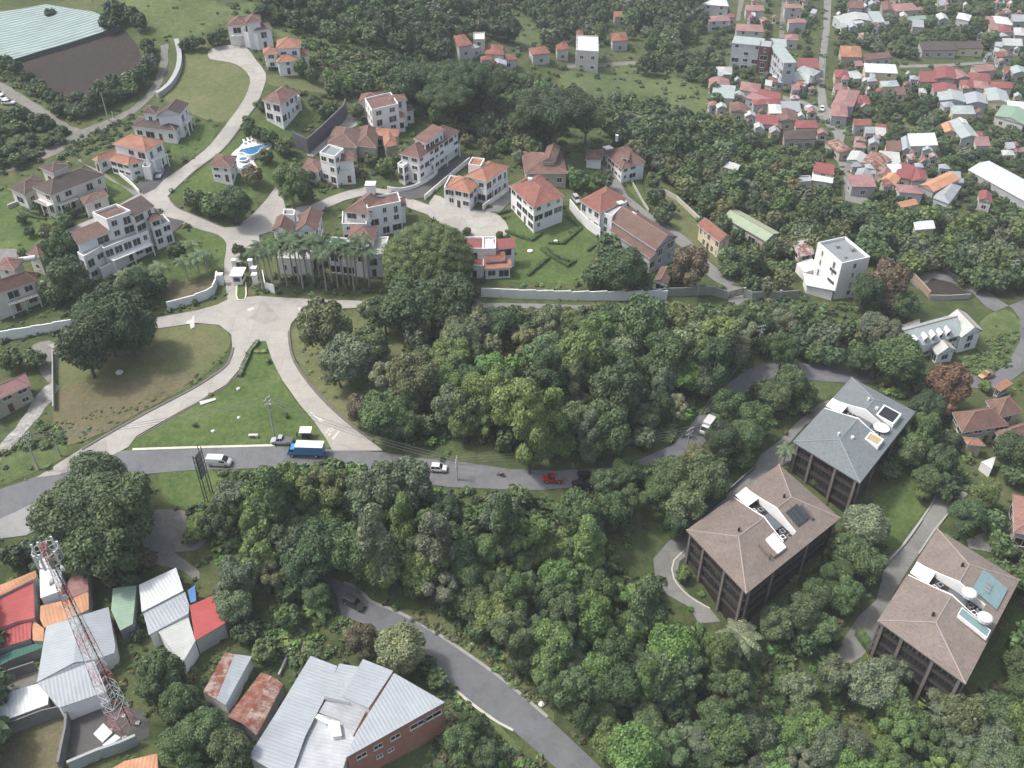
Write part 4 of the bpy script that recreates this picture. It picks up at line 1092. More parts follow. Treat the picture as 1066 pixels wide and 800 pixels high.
    if style == 0:      # white dish, open light well and a sand coloured well
        dm = MB(base); q = Q(s0+dl*.6, Sh*.20, h+.8); dm.tube([q, q+Vector((0,0,.25)), q+Vector((0,0,.5))], [.3, 1.2, 1.7], 16); dm.build('dish', WHITE, root, True)
        for (l0, l1, a, b, mm, nm) in ((s1+1.0, s1+5.6, .10, .36, plain('dark well floor', (.02,.022,.025), .4), 'light_well'), (s0-3.6, s0-.6, .08, .28, plain('sand coloured well', (.36,.27,.15), .8), 'light_well')):
            zz = h + rh*1.04*min(1, b*2)
            wbox = MB(base)
            for (x0, x1, y0, y1) in ((l0, l1, a, a+.02), (l0, l1, b-.02, b), (l0, l0+.25, a+.02, b-.02), (l1-.25, l1, a+.02, b-.02)):
                wbox.box(Q(x0, Sh*y0, h-.2), Q(x1, 0, 0)-Q(x0, 0, 0), Q(0, Sh*y1, 0)-Q(0, Sh*y0, 0), (0, 0, zz-h+.3))
            wo_ = wbox.build(nm, WHITE, root)
            ff = MB(base); ff.box(Q(l0+.25, Sh*(a+.02), zz-.25), Q(l1-.5, 0, 0)-Q(l0, 0, 0), Q(0, Sh*(b-a-.04), 0)-Q(0, 0, 0), (0, 0, .2)); ff.build('well_floor', mm, wo_)
    if style == 1:
        pm = MB(base); q = Q(s1+1.0, Sh*.28, h+rh*.75)
        for j in range(3): pm.box(Q(s1+1.0+j*1.25, Sh*.20, h+rh*.55), Q(1.15,0,0)-Q(0,0,0), Q(0,Sh*.2,0)-Q(0,0,0)+Vector((0,0,rh*.35)), (0,0,.1))
        pm.build('solar_panel', plain('solar collector', (.035,.045,.05), .25), root)
        bm2 = MB(base); bm2.box(Q(s1+5.0, Sh*.16, h+rh*.30), Q(.6,0,0)-Q(0,0,0), Q(0,Sh*.20,0)-Q(0,0,0)+Vector((0,0,rh*.4)), (0,0,.5)); bm2.build('roof_box', plain('brown box', (.09,.07,.065), .7), root)
        bm3 = MB(base); bm3.box(Q(s0-5.5, Sh*.12, h+rh*.45), Q(.2,0,0)-Q(0,0,0), Q(0,Sh*.18,0)-Q(0,0,0)+Vector((0,0,rh*.2)), (0,0,.7)); bm3.box(Q(s0-4.4, Sh*.10, h+rh*.24), Q(1.8,0,0)-Q(0,0,0), Q(0,Sh*.06,0)-Q(0,0,0), (0,0,.5)); bm3.build('light_well', PINKB, root)
        bm4 = MB(base); bm4.box(Q(s0-3.2, Sh*.10, h+rh*.3), Q(2.6,0,0)-Q(0,0,0), Q(0,Sh*.2,0)-Q(0,0,0)+Vector((0,0,rh*.3)), (0,0,.5)); bm4.build('stair_hood', WHITE, root)
    if style == 2:
        TEAL = plain('teal glazing', (.16,.24,.24), .25, var=.15)
        gm = MB(base); gm.box(Q(s1+.8, Sh*.06, h+rh*.22), Q(6.5,0,0)-Q(0,0,0), Q(0,Sh*.30,0)-Q(0,0,0)+Vector((0,0,rh*.56)), (0,0,.12)); gl = gm.build('glass_roof', TEAL, root)
        g2 = MB(base)
        for j in range(3): g2.box(Q(s1+2.6+j*1.0, Sh*.20, h+rh*.56), Q(.6,0,0)-Q(0,0,0), Q(0,Sh*.06,0)-Q(0,0,0)+Vector((0,0,rh*.1)), (0,0,.2))
        g2.build('collector', STEEL, gl)
        g3 = MB(base); g3.box(Q(s0-3.4, Sh*.02, h+rh*.3), Q(2.2,0,0)-Q(0,0,0), Q(0,Sh*.34,0)-Q(0,0,0)+Vector((0,0,rh*.4)), (0,0,.8)); bx_ = g3.build('skylight', WHITE, root)
        g4 = MB(base); g4.box(Q(s0-3.2, Sh*.03, h+rh*.3+.81), Q(1.8,0,0)-Q(0,0,0), Q(0,Sh*.32,0)-Q(0,0,0)+Vector((0,0,rh*.38)), (0,0,.06)); g4.build('pane', TEAL, bx_)
        for (l, s_) in ((s0+dl*.6, .36), (s0-.6, .12)):
            dm = MB(base); q = Q(l, Sh*s_, h+rh*.8+.6); dm.tube([q, q+Vector((0,0,.7)), q+Vector((0,0,.9))], [1.35, 1.35, 1.1], 16); dm.build('water_tank', WHITEM, root, True)
    return root
apartment('dark timber apartment block with blue grey roof, farthest of the three', 'R', (102,360), (382,532), (612,236), 8.6, BLUEG, 2.1, plain('blue grey capping', (.2,.24,.25), .7), (.50, .64), 0)
apartment('dark timber apartment block with brown roof and black solar panels, middle of the three', 'S', (137,368), (388,633), (780,318), 8.6, PINKB, 2.1, RIDGEM, (.48, .62), 1)
apartment('dark timber apartment block with pinkish brown roof, teal glass panels and two white tanks', 'U', (270,465), (637,730), (862,296), 8.6, rf('pale rosy shingle', (0.19,0.157,0.137), var=.16), 2.0, RIDGEM, (.47, .61), 2)

# ---- low buildings at the lower left ------------------------------------------------------------------------
def slab_building(name, label, cat, tile, sheets, wmat=DARKC, group=None, base_h=None, fl=1, wins=(), tm=0.12):
    """sheet-metal roofed building: each sheet is a tilted polygon [(x, y, eave height)...] with walls below"""
    pts0 = [ground(*px(tile, x, y), z) for s_ in sheets for (x, y, z) in s_[0]]
    c = sum(pts0, Vector((0, 0, 0))) / len(pts0)
    base = Vector((c.x, c.y, T(c.x, c.y)))
    g0 = base.z
    root = empty(name, base, label, cat, group)
    for i, s_ in enumerate(sheets):
        poly, rm = s_[0], s_[1]
        wmt = s_[2] if len(s_) > 2 else wmat
        P3 = []
        for (x, y, z) in poly:
            P3.append(on_plane(*px(tile, x, y), g0 + z))
        n = len(P3)
        ar = sum(P3[k].x*P3[(k+1) % n].y - P3[(k+1) % n].x*P3[k].y for k in range(n))
        pa, pb = P3[0].copy(), P3[-1].copy()
        if ar < 0: P3 = P3[::-1]
        ke = next(k for k in range(n) if {tuple(P3[k]), tuple(P3[(k+1) % n])} == {tuple(pa), tuple(pb)})
        e = max(range(n), key=lambda k: (P3[(k+1) % n]-P3[k]).length)
        d = (P3[(e+1) % n]-P3[e]); d.z = 0; d.normalize(); q = Vector((-d.y, d.x, 0))
        uv = [((p-P3[0]).dot(d), (p-P3[0]).dot(q)) for p in P3]
        mb = MB(base); mb.poly(P3, uv)
        low = [p - Vector((0, 0, tm)) for p in P3]
        for k in range(n): mb.poly([low[k], low[(k+1) % n], P3[(k+1) % n], P3[k]])
        mb.poly(low[::-1])
        mb.build('roof', rm, root)
        cx = sum(P3, Vector((0, 0, 0))) / n
        inn = [cx + (p-cx)*0.965 - Vector((0, 0, tm+.01)) for p in P3]
        w = MB(base)
        for k in range(n):
            a, b = inn[k], inn[(k+1) % n]
            w.poly([Vector((a.x, a.y, T(a.x, a.y)-2)), Vector((b.x, b.y, T(b.x, b.y)-2)), b, a])
        w.build('wall', wmt, root)
        for (k, t, zz, ww, hh) in (s_[3] if len(s_) > 3 else ()):
            # window on the wall below polygon corner pair nearest to the camera
            a, b = inn[ke], inn[(ke+1) % n]
            dd = (b-a); dd.z = 0; L = dd.length; dd.normalize(); nn = Vector((dd.y, -dd.x, 0))
            q_ = a + dd*(L*t); q_.z = min(a.z, b.z) + zz
            add_window(root, base, q_ + nn*.01, math.atan2(dd.y, dd.x), ww, hh)
    return root
SB = slab_building
REDBR = rf('bright red sheet', (0.33, 0.062, 0.06), 'metal', .15, .55)
OFFW2 = rf('weathered pale sheet', (0.37, 0.39, 0.40), 'metal', .2, .5); LIGHTM2 = rf('dull grey sheet', (0.30, 0.315, 0.33), 'metal', .2, .5)
SB('row_house', 'row house with big red sheet metal roof above the dark green awning', 'house', 'V', [
    ([(-60,512,5.2), (198,376,5.2), (206,592,4.2), (100,612,4.2), (-60,680,4.2)], REDBR), ([(-60,690,3.6), (98,604,3.6), (190,594,3.6), (182,716,2.9), (-60,790,2.9)], REDBR)], CONC)
SB('row_house', 'row house with narrow orange sheet roof behind the red roof', 'house', 'V', [([(-60,420,5.6), (214,308,5.6), (216,352,5.0), (-60,490,5.0)], ORM)], CONC)
SB('awning', 'long dark green awning below the red roof at the left edge', 'awning', 'W', [([(-20,135,2.6), (60,95,2.6), (245,40,2.6), (235,78,2.4), (70,140,2.4), (-20,185,2.4)], rf('dark green sheet', (.05,.13,.10), 'metal', .15))], DARKC)
SB('row_house', 'narrow row house with white sheet roof beneath the lattice mast head', 'house', 'V', [([(232,240,5.4), (300,215,5.4), (365,300,5.2), (366,430,4.6), (240,474,4.6)], WHITEM)], WHITE)
SB('row_house', 'row house with salmon orange sheet roof crossed by the shadowed mast', 'house', 'V', [
    ([(440,312,4.6), (520,304,4.6), (526,430,4.2), (376,492,4.2), (366,440,4.2)], PINKM), ([(240,520,4.1), (376,488,4.1), (526,434,4.1), (528,540,3.6), (400,600,3.6), (262,650,3.4), (238,600,3.4)], ORM), ([(190,600,3.2),(262,655,3.2),(255,730,2.8),(195,725,2.8)], ORM)], CONC)
SB('warehouse', 'large workshop with pale grey folded metal roof at the foot of the mast', 'building', '0', [
    ([(38.5,710.5,4.2), (77,690,5.0), (81,642,5.2), (48,652,4.4)], LIGHTM), ([(77,690,5.0), (98,687,4.4), (119,680,3.6), (120,672,3.6), (113,632,4.2), (81,642,5.2)], LIGHTM),
    ([(62,737,3.8), (38.5,711.5,4.15), (77,691,4.95), (98,688,4.35), (111,720,3.4)], LIGHTM)], WHITE)
SB('warehouse', 'low building with clean white roof in front of the workshop at the left edge', 'building', 'W', [([(-40,345,3.6), (240,268,3.6), (275,300,3.5), (265,392,3.2), (-40,505,3.2)], WHITEM)], CONC)
SB('row_house', 'house with white and pale metal roofs stepping down beside the red roof', 'house', 'X', [
    ([(184,262,5.4), (390,166,5.4), (432,292,4.8), (200,412,4.8)], WHITEM), ([(208,416,4.4), (440,298,4.4), (464,376,4.2), (460,420,4.2), (240,540,3.8)], LIGHTM), ([(290,520,3.6), (455,432,3.6), (498,572,3.4), (424,698,3.0), (360,620,3.0)], OFFW)], WHITE)
SB('row_house', 'house with strong red sheet roof next to the white stepped roofs', 'house', 'X', [([(466,376,4.3), (610,314,4.3), (682,420,3.9), (660,475,3.8), (496,572,3.5)], REDBR)], CONC)
SB('shed', 'shed with sage green sheet roof between the workshop and the white roof', 'shed', 'X', [([(40,282,4.2), (172,264,4.2), (165,330,4.0), (150,478,3.6), (80,515,3.4), (30,400,3.7)], GREENM)], DARKC)
SB('tarpaulin', 'blue tarpaulin shelter behind the red roof', 'tarpaulin', 'X', [([(455,292,3.6), (495,262,3.6), (502,350,3.2), (470,362,3.2)], TARP)], DARKC)
SB('shed', 'long low shed with rust patched pale roof beside the hedge', 'shed', 'Y', [([(78,224,3.4), (162,70,3.4), (200,78,3.5), (130,252,3.5)], RUST), ([(130,252,3.5), (200,78,3.5), (266,86,3.0), (164,274,3.0)], LIGHTM)], OFFW if False else WHITE)
SB('shed', 'low shed with heavily rusted sheet roof next to the grey roofs', 'shed', 'Y', [([(172,318,3.0), (300,148,3.4), (336,160,3.5), (230,345,3.0)], rf('deep rust sheet', (.24,.13,.10), 'rust', .3)), ([(230,345,3.0), (336,160,3.5), (386,192,3.0), (284,390,2.6)], RUST)], DARKC)
SB('workshop', 'large building with overlapping pale grey metal roofs and a red brick side wall', 'building', 'Y', [
    ([(252,470,6.0), (360,300,6.2), (490,84,6.4), (592,124,6.2), (545,245,6.1), (470,390,6.0), (410,560,5.8)], LIGHTM, CONC),
    ([(540,240,6.9), (600,114,6.9), (700,130,6.9), (640,265,6.6)], LIGHTM, WHITE), ([(612,240,7.7), (690,96,7.7), (806,142,7.5), (712,284,7.3)], LIGHTM, WHITE),
    ([(410,560,5.2), (480,385,5.2), (520,305,5.3), (610,330,5.3), (660,400,5.2), (625,480,5.1), (600,560,5.0)], OFFW2, WHITE),
    ([(520,300,5.8), (548,258,5.8), (625,270,5.8), (705,290,5.8), (655,385,5.7), (600,330,5.7)], LIGHTM2, WHITE),
    ([(505,320,6.0), (520,305,6.0), (560,330,6.0), (550,345,6.0)], WHITEM, WHITE), ([(548,330,6.2), (600,335,6.2), (610,390,6.1), (575,395,6.1)], WHITEM, WHITE),
    ([(625,474,6.8), (664,380,7.0), (810,150,7.6), (1004,262,7.0)], LIGHTM, BRICK, [(0, .13, -2.3, 1.8, 1.1), (0, .30, -2.3, 1.6, 1.1), (0, .48, -2.3, 1.8, 1.1), (0, .72, -2.3, 3.0, 1.2), (0, .88, -2.3, 3.4, 1.2), (0, .30, -5.0, 1.2, .8), (0, .42, -5.0, 1.2, .8)])])
SB('row_house', 'house with pale orange roof cut by the bottom edge below the mast yard', 'house', 'W', [([(600,760,3.6), (690,706,3.6), (872,664,3.6), (880,800,3.0), (640,820,3.0)], ORM)], CONC)

# ---- the village in the valley ---------------------------------------------------------------------------
TOWNW = plain('village plaster', (0.44, 0.435, 0.42), .8, var=.15)
TOWN = []     # (name, tile, A, B, C, h, roof material, wall, roof kind, colour words)
def hut(tile, A, B, C, h, rm, words, roof='gable', wall_=None, rh=1.1, name='house'):
    TOWN.append((name, tile, A, B, C, h, rm, (TOWNW if wall_ is WHITE else wall_) or random.choice((TOWNW, BEIGE, CREAM, GREYW, WHITEB)), roof, words, rh))
rw = 'red roofed house'
for a in [((62,175),(115,165),(125,118),5,RED,'house with red tile roof and white upper floor'),((97,186),(160,170),(160,156),4,OFFW,'house with pale sheet roof'),
          ((160,200),(230,205),(225,168),4.5,RED,rw),((145,226),(190,220),(185,205),4,RED,rw),((215,225),(278,220),(270,200),4,RED,rw),((180,242),(240,243),(240,222),3.5,LIGHTM,'house with pale grey sheet roof'),
          ((335,205),(402,198),(385,172),4.5,RED,'house with red hip roof and white gable'),((425,186),(470,182),(462,152),5,RED,rw),((497,132),(525,134),(522,115),5,RED,'small red roofed house'),
          ((565,125),(605,118),(600,103),5,RED,'small white house with red roof'),((630,155),(690,150),(680,118),5,RED,rw),((638,65),(697,62),(692,40),5,RED,'white house with red roof standing alone')]:
    hut('G', *a, roof='hip' if a[4] is RED else 'gable', wall_=WHITE)
hut('G', (497,190),(580,195),(578,138), 8.5, WHITEM, 'modern white house with large square windows', 'flat', WHITE)
hut('G', (116,150),(158,150),(158,124), 6.5, WHITEM, 'white block with dark window openings', 'flat', WHITE)
for a in [((105,135),(235,130),(228,95),5.5,PINKM,'white house with faded red roof'),((335,68),(450,68),(442,32),5.5,PINKM,'white house with faded red roof'),((575,52),(680,52),(672,25),5.5,PINKM,'white house with faded red roof'),
          ((600,145),(710,140),(700,114),5,PINKM,'white house with faded red roof'),((275,190),(445,200),(440,155),5.5,PINKM,'wide white house with faded red roof'),((575,250),(660,250),(655,214),4.5,PINKM,'house with faded pink roof'),
          ((60,28),(230,40),(215,0),6,WHITEM,'wide white two storey house')]:
    hut('H', *a, roof='hip', wall_=WHITE)
for a in [((660,420),(790,425),(775,375),4,REDM,rw),((640,435),(750,472),(740,422),4,TEALM,'house with pale teal roof'),((620,500),(720,520),(700,470),4,OFFW,'house with pale roof'),((295,555),(420,575),(430,520),4,PINKM,'house with faded pink roof'),
          ((400,590),(545,620),(550,575),4,REDM,rw),((330,602),(480,650),(480,602),4,PINKM,'house with faded pink roof'),((380,650),(550,640),(540,605),4,REDM,rw),((240,690),(350,700),(340,645),4,RBROWN,'house with dark red tile roof'),
          ((120,600),(260,610),(270,545),5,TEALM,'house with pale teal roof'),((110,540),(240,550),(230,490),4,PINKM,'house with faded pink roof'),((150,460),(250,460),(250,412),4,OFFW,'house with pale roof'),((480,700),(560,700),(550,645),4.5,WHITEM,'small house with white roof'),
          ((400,765),(540,775),(530,730),4,REDM,'wide red roofed house'),((530,752),(660,750),(640,680),4,RBROWN,'house with dark red tile roof'),((640,790),(780,790),(770,742),4,REDM,rw),((562,690),(680,690),(660,640),3.5,GREYM,'house with grey sheet roof'),
          ((920,352),(1050,355),(1040,285),5,ORANGE,'house with bright orange roof'),((885,480),(975,480),(965,430),4,REDM,rw),((975,482),(1060,470),(1050,430),4,TEALM,'house with pale teal roof'),((862,650),(1000,660),(1040,560),5,PINKM,'large house with faded pink roof'),
          ((860,716),(965,722),(960,652),4.5,PINKM,'house with faded pink roof'),((1010,642),(1066,640),(1066,590),4,REDM,rw),((940,160),(1066,140),(1060,85),4,OFFW,'house with pale roof'),((970,50),(1060,50),(1055,15),4,RBROWN,'house with dark red tile roof')]:
    hut('H', *a, roof=random.choice(('gable', 'hip', 'shed')))
for a in [((300,70),(445,60),(430,15),4.5,PINKM,'wide house with faded pink roof'),((0,130),(150,125),(145,80),4,OFFW,'house with pale roof'),((170,135),(240,135),(200,80),4,TEALM,'house with pale teal roof'),((220,66),(290,70),(280,15),4,RBROWN,'house with dark red tile roof'),
          ((390,125),(490,115),(480,90),4,GREENM,'house with green roof'),((660,110),(740,126),(720,85),5,WHITEM,'house with bright white roof'),((860,176),(960,190),(930,120),4,PINKM,'house with faded pink roof'),((900,140),(1000,150),(970,105),5,WHITEM,'house with bright white roof'),
          ((910,196),(1000,195),(990,155),4,REDM,rw),((120,362),(280,345),(275,320),3.6,BROWN,'long house with brown roof'),((120,432),(315,440),(300,385),5.5,WHITEM,'wide hall with bright white roof'),((220,520),(325,515),(310,480),4,TEALM,'house with pale teal roof'),
          ((445,490),(545,490),(535,440),4,REDM,rw),((535,472),(660,475),(650,405),5,REDM,'red roofed house with white arched front'),((660,475),(750,465),(740,415),4,PINKM,'house with faded pink roof'),((460,302),(670,300),(640,260),4,DBROWN,'long house with dark brown roof'),
          ((670,292),(830,290),(800,260),4,DBROWN,'long house with dark brown roof'),((740,482),(870,490),(860,440),4,REDM,rw),((790,430),(900,420),(890,380),4,PINKM,'house with faded pink roof'),((530,552),(680,555),(660,505),4,REDM,rw),
          ((690,522),(770,525),(760,480),4,REDM,rw),((772,525),(870,535),(850,490),4,PINKM,'house with faded pink roof'),((870,527),(1000,530),(990,490),4,REDM,rw),((560,602),(720,612),(700,550),4,TEALM,'house with pale teal roof'),((590,642),(660,636),(650,604),4,GREYM,'house with grey sheet roof'),
          ((640,682),(780,682),(760,630),4,TEALM,'house with pale teal roof'),((722,622),(850,622),(830,560),4,LIGHTM,'house with pale grey sheet roof'),((852,602),(990,622),(960,545),4,TEALM,'house with pale teal roof'),((970,652),(1100,662),(1090,610),4.5,WHITEM,'house with bright white roof'),
          ((890,692),(1066,745),(1066,662),4,GREENM,'house with green roof'),((660,746),(740,746),(720,715),4.5,WHITEM,'small house with white roof'),((1000,442),(1090,440),(1070,400),4,TEALM,'house with pale teal roof'),((940,272),(1060,276),(1050,245),4,OFFW,'house with pale roof'),
          ((60,612),(150,626),(140,575),4,REDM,rw),((50,746),(155,746),(150,710),4,RED,rw),((400,160),(470,165),(465,135),4,GREYM,'house with grey sheet roof'),((560,120),(620,118),(615,85),4,OFFW,'house with pale roof'),((20,50),(110,52),(100,18),4,RBROWN,'house with dark red tile roof'),((1010,210),(1090,215),(1080,170),4,OFFW,'house with pale roof'),((1000,130),(1080,130),(1066,100),4,GREYM,'house with grey sheet roof')]:
    hut('I', *a, roof=random.choice(('gable', 'hip', 'shed', 'gable')))
for a in [((45,265),(115,246),(95,165),4,RUST,'house with rust patched roof'),((125,112),(218,112),(210,80),4,RED,rw),((245,152),(310,155),(300,118),4,REDM,rw),((300,256),(385,256),(380,210),4,RBROWN,'house with dark red tile roof'),((435,226),(590,220),(590,165),5,WHITEM,'hall with bright white stepped roof'),
          ((390,250),(440,250),(435,180),4.5,LIGHTM,'house with pale grey sheet roof'),((625,152),(690,150),(680,100),4,ORM,'house with pale orange roof'),((800,226),(880,225),(870,186),4,PINKM,'house with faded pink roof'),((80,302),(180,332),(170,270),4,OFFW,'house with pale roof'),
          ((150,316),(270,362),(280,280),4.5,RUST,'house with rust patched roof'),((270,322),(385,332),(370,275),4,OFFW,'house with pale roof'),((110,452),(250,452),(220,400),4,PINKM,'house with faded pink roof'),((310,372),(390,372),(380,340),4,WHITEM,'small house with white roof'),
          ((350,392),(440,412),(460,350),4,REDM,rw),((440,422),(540,422),(520,360),4,REDM,rw),((485,442),(565,480),(712,408),5,ORM,'large house with pale orange roof'),((560,512),(650,546),(720,450),4,GREYM,'house with grey sheet roof'),((375,482),(510,492),(480,445),4,PINKM,'house with faded pink roof'),
          ((350,577),(480,547),(440,520),3.5,ORM,'house with pale orange roof'),((815,522),(890,542),(880,490),4,REDM,rw),((270,412),(350,442),(350,390),4,ORM,'house with pale orange roof'),((462,692),(575,682),(590,650),4.5,WHITEM,'house with bright white roof'),((120,395),(200,420),(215,370),4,GREYM,'house with grey sheet roof'),((255,385),(310,400),(330,360),4,PINKM,'house with faded pink roof')]:
    hut('K', *a, roof=random.choice(('gable', 'shed', 'gable', 'hip')))
hut('K', (718,184),(822,178),(742,82), 4.5, TEALM, 'long house with pale teal gabled roof', 'gable', WHITE)
hut('K', (756,356),(1110,552),(1180,470), 5, WHITEM, 'long shed with bright white roof', 'gable', GREYW, rh=1.0, name='warehouse')
hut('J', (780,314),(895,334),(896,292), 5.5, REDM, 'house with red upper roof', 'shed', WHITE)
hut('J', (770,360),(890,378),(895,336), 3.8, WHITEM, 'low annex with white roof', 'shed', WHITE)
hut('J', (695,377),(770,372),(770,340), 3.2, LIGHTM, 'house with pale grey sheet roof', 'flat', WHITE)
hut('J', (620,137),(800,132),(790,80), 4, DBROWN, 'long house with dark brown roof', 'hip')
hut('J', (255,277),(360,312),(366,290), 4, OFFW, 'house with pale roof', 'shed', CREAM)

def infill():
    g = random.Random(5)
    def foot(u, v, w, d, sk): return [(u, v), (u+w, v+sk), (u+w-d*.4, v+sk-d), (u-d*.4, v-d)]
    taken = []
    for (name, tile, A, B, C, *r) in TOWN:
        a, b, c = px(tile, *A), px(tile, *B), px(tile, *C); taken.append(((a[0]+b[0]+c[0]+(a[0]+c[0]-b[0]))/4, (a[1]+c[1])/2, abs(b[0]-a[0])/2+2))
    taken.append((795, 58, 42)); taken.append((1040, 195, 45)); n = 0
    areas = [[(735,78),(850,85),(850,112),(866,140),(800,140),(740,110)], [(868,70),(930,64),(960,80),(1066,90),(1066,125),(1000,120),(930,98),(880,130)], [(872,-5),(1066,-5),(1066,30),(1030,12),(960,10),(900,40),(872,40)], [(890,135),(960,150),(1010,180),(1000,208),(930,205),(890,180)], [(1010,30),(1066,30),(1066,85),(1045,85)], [(740,-5),(850,-5),(845,30),(745,25)], [(1000,130),(1066,140),(1066,165),(1010,155)]]
    words = [(REDM,'small red roofed house'),(PINKM,'small house with faded pink roof'),(RUST,'small house with rust patched roof'),(RUST2,'small house with rust streaked roof'),(GREYM,'small house with grey sheet roof'),(OFFW,'small house with pale roof'),(RBROWN,'small house with dark red tile roof'),(LIGHTM,'small house with pale grey sheet roof'),(TEALM,'small house with pale teal roof')]
    for _ in range(16000):
        if n >= 135: break
        P = g.choice(areas); u, v = g.uniform(735, 1070), g.uniform(-5, 210)
        c = False; j = len(P)-1
        for i in range(len(P)):
            if (P[i][1] > v) != (P[j][1] > v) and u < (P[j][0]-P[i][0])*(v-P[i][1])/(P[j][1]-P[i][1]) + P[i][0]: c = not c
            j = i
        if not c: continue
        w = g.uniform(5.5, 12)*(.75 + v/500)
        if any(abs(u-a) < (w/2+b)*.8 and abs(v-q)*2.1 < (w/2+b)*.8 for a, q, b in taken): continue
        if any(abs(u-sx) < w/2+5 and sy0 < v < sy1 for sx, sy0, sy1 in ((861,-10,115),(772,-10,25),(814,-10,42),(875,115,165))) or (60 < v < 73 and 930 < u < 1040): continue
        taken.append((u, v, w/2)); n += 1
        rm, wd = g.choice(words); d = w*g.uniform(.35, .5); sk = g.uniform(-1.2, 1.5)
        hut('0', (u-w/2, v), (u+w/2, v+sk), (u+w/2-d*.3, v+sk-d), g.uniform(2.8, 4.2), rm, wd, g.choice(('gable', 'gable', 'shed', 'hip')))
infill()
LAND_TOWN = [('the grey school', 795, 55), ('the long white shed', 1030, 195), ('the large meadow', 650, 88), ('the white modern house', 611, 47), ('the orange roof', 905, 52), ('the crossroads', 860, 118),
             ('the brown long roofs', 985, 52), ('the white hall', 918, 74), ('the teal gabled house', 1008, 135), ('the white stepped hall', 962, 148), ('the top right corner', 1050, 10), ('the dark tree belt', 985, 105), ('the right picture edge', 1062, 105), ('the row of pink roofs', 805, 100), ('the big pale orange roof', 975, 192), ('the white cube building', 870, 275)]
ORD = ['', 'first', 'second', 'third', 'fourth', 'fifth', 'sixth', 'seventh', 'eighth', 'ninth', 'tenth', 'eleventh', 'twelfth']
def place_words(u, v, lands):
    n, lu, lv = min(lands, key=lambda t: math.hypot(t[1]-u, (t[2]-v)*1.4))
    du, dv = u-lu, (v-lv)*1.4
    if math.hypot(du, dv) < 10: return 'close beside ' + n
    if abs(du) > abs(dv)*1.2: return ('right of ' if du > 0 else 'left of ') + n
    return ('below ' if dv > 0 else 'above ') + n
def autolabels(items, lands):
    """items: (u, v, words); returns one label each, ties told apart by their order from the left"""
    lab = [w + ' ' + place_words(u, v, lands) for u, v, w in items]
    by = {}
    for i, l in enumerate(lab): by.setdefault(l, []).append(i)
    out = list(lab)
    for l, ii in by.items():
        if len(ii) > 1:
            ii.sort(key=lambda i: items[i][0])
            for k, i in enumerate(ii):
                if k == 0: out[i] = l + ', leftmost of these'
                elif k == len(ii)-1: out[i] = l + ', rightmost of these'
                elif k + 1 < len(ORD): out[i] = l + ', ' + ORD[k+1] + ' from left'
                else: out[i] = l + ', ' + str(k+1) + 'th from left'
    return out
_tv = []
for (name, tile, A, B, C, h, rm, wm_, roof, words, rh) in TOWN:
    _tv.append(V(tile, A, B, C, h, roof, rh, .3, rm, wm_, gap=4.5, ww=1.6, fl=2 if h > 5.2 else 1, door=False))
_tl = autolabels([(*project(v.P(v.W/2, v.D/2, v.h)), t[9]) for v, t in zip(_tv, TOWN)], LAND_TOWN)
for v, t, l in zip(_tv, TOWN, _tl):
    house(t[0], l, 'house' if t[0] == 'house' else 'warehouse', [v], 'houses of the village in the valley', simple=True)
# the school with its two wings
house('school_block', 'long grey four storey L shaped building with pale roof and dark red stair part', 'building', [
    V('H', (248,266), (440,284), (452,246), 12.0, 'shed', rmat=TEALM, rh=.6, ov=.2, wmat=WHITEB, gap=3.6, fl=4),
    V('H', (418,290), (490,296), (500,255), 12.4, 'flat', rmat=TEALM, wmat=plain('dark red panels', (.13,.05,.06), .6), gap=3, fl=4, para=.3),
    V('H', (488,284), (585,290), (585,250), 12.0, 'shed', rmat=TEALM, rh=.5, ov=.2, wmat=WHITEB, win=False),
    V('H', (568,390), (648,386), (560,284), 12.0, 'shed', rmat=TEALM, rh=.6, ov=.2, wmat=WHITEB, gap=3.2, fl=4)])
ALLVOLS = []

# ================================================================== VEGETATION
def foliage_material(name, source):
    m, nt, b = nodes_of(name)
    if source == 'object':
        oi = nt.nodes.new('ShaderNodeObjectInfo'); col = oi.outputs['Color']
    else:
        at = nt.nodes.new('ShaderNodeAttribute'); at.attribute_name = 'tint'; col = at.outputs['Color']
    ge = nt.nodes.new('ShaderNodeNewGeometry')
    r = ramp(nt, ge.outputs['Random Per Island'], [(0.0, (0.62, 0.64, 0.62)), (0.5, (1.0, 1.0, 1.0)), (1.0, (1.5, 1.45, 1.35))])
    col = mix(nt, 1.0, col, r, 'MULTIPLY')
    n = noise(nt, 0.33, 3, 0.6, ge.outputs['Position'])
    col = mix(nt, 1.0, col, ramp(nt, n, [(0.3, (0.75, 0.8, 0.78)), (0.7, (1.25, 1.2, 1.15))]), 'MULTIPLY')
    nt.links.new(col, b.inputs['Base Color'])
    b.inputs['Roughness'].default_value = 0.6; b.inputs['Specular IOR Level'].default_value = 0.25
    return m
M_LEAF = foliage_material('foliage', 'object')
M_LEAFA = foliage_material('foliage mass', 'attr')
M_BARK = plain('bark', (0.10, 0.085, 0.07), 0.9, var=.25, scale=3)
M_PALEBARK = plain('pale bark', (0.30, 0.28, 0.25), 0.9, var=.2, scale=3)

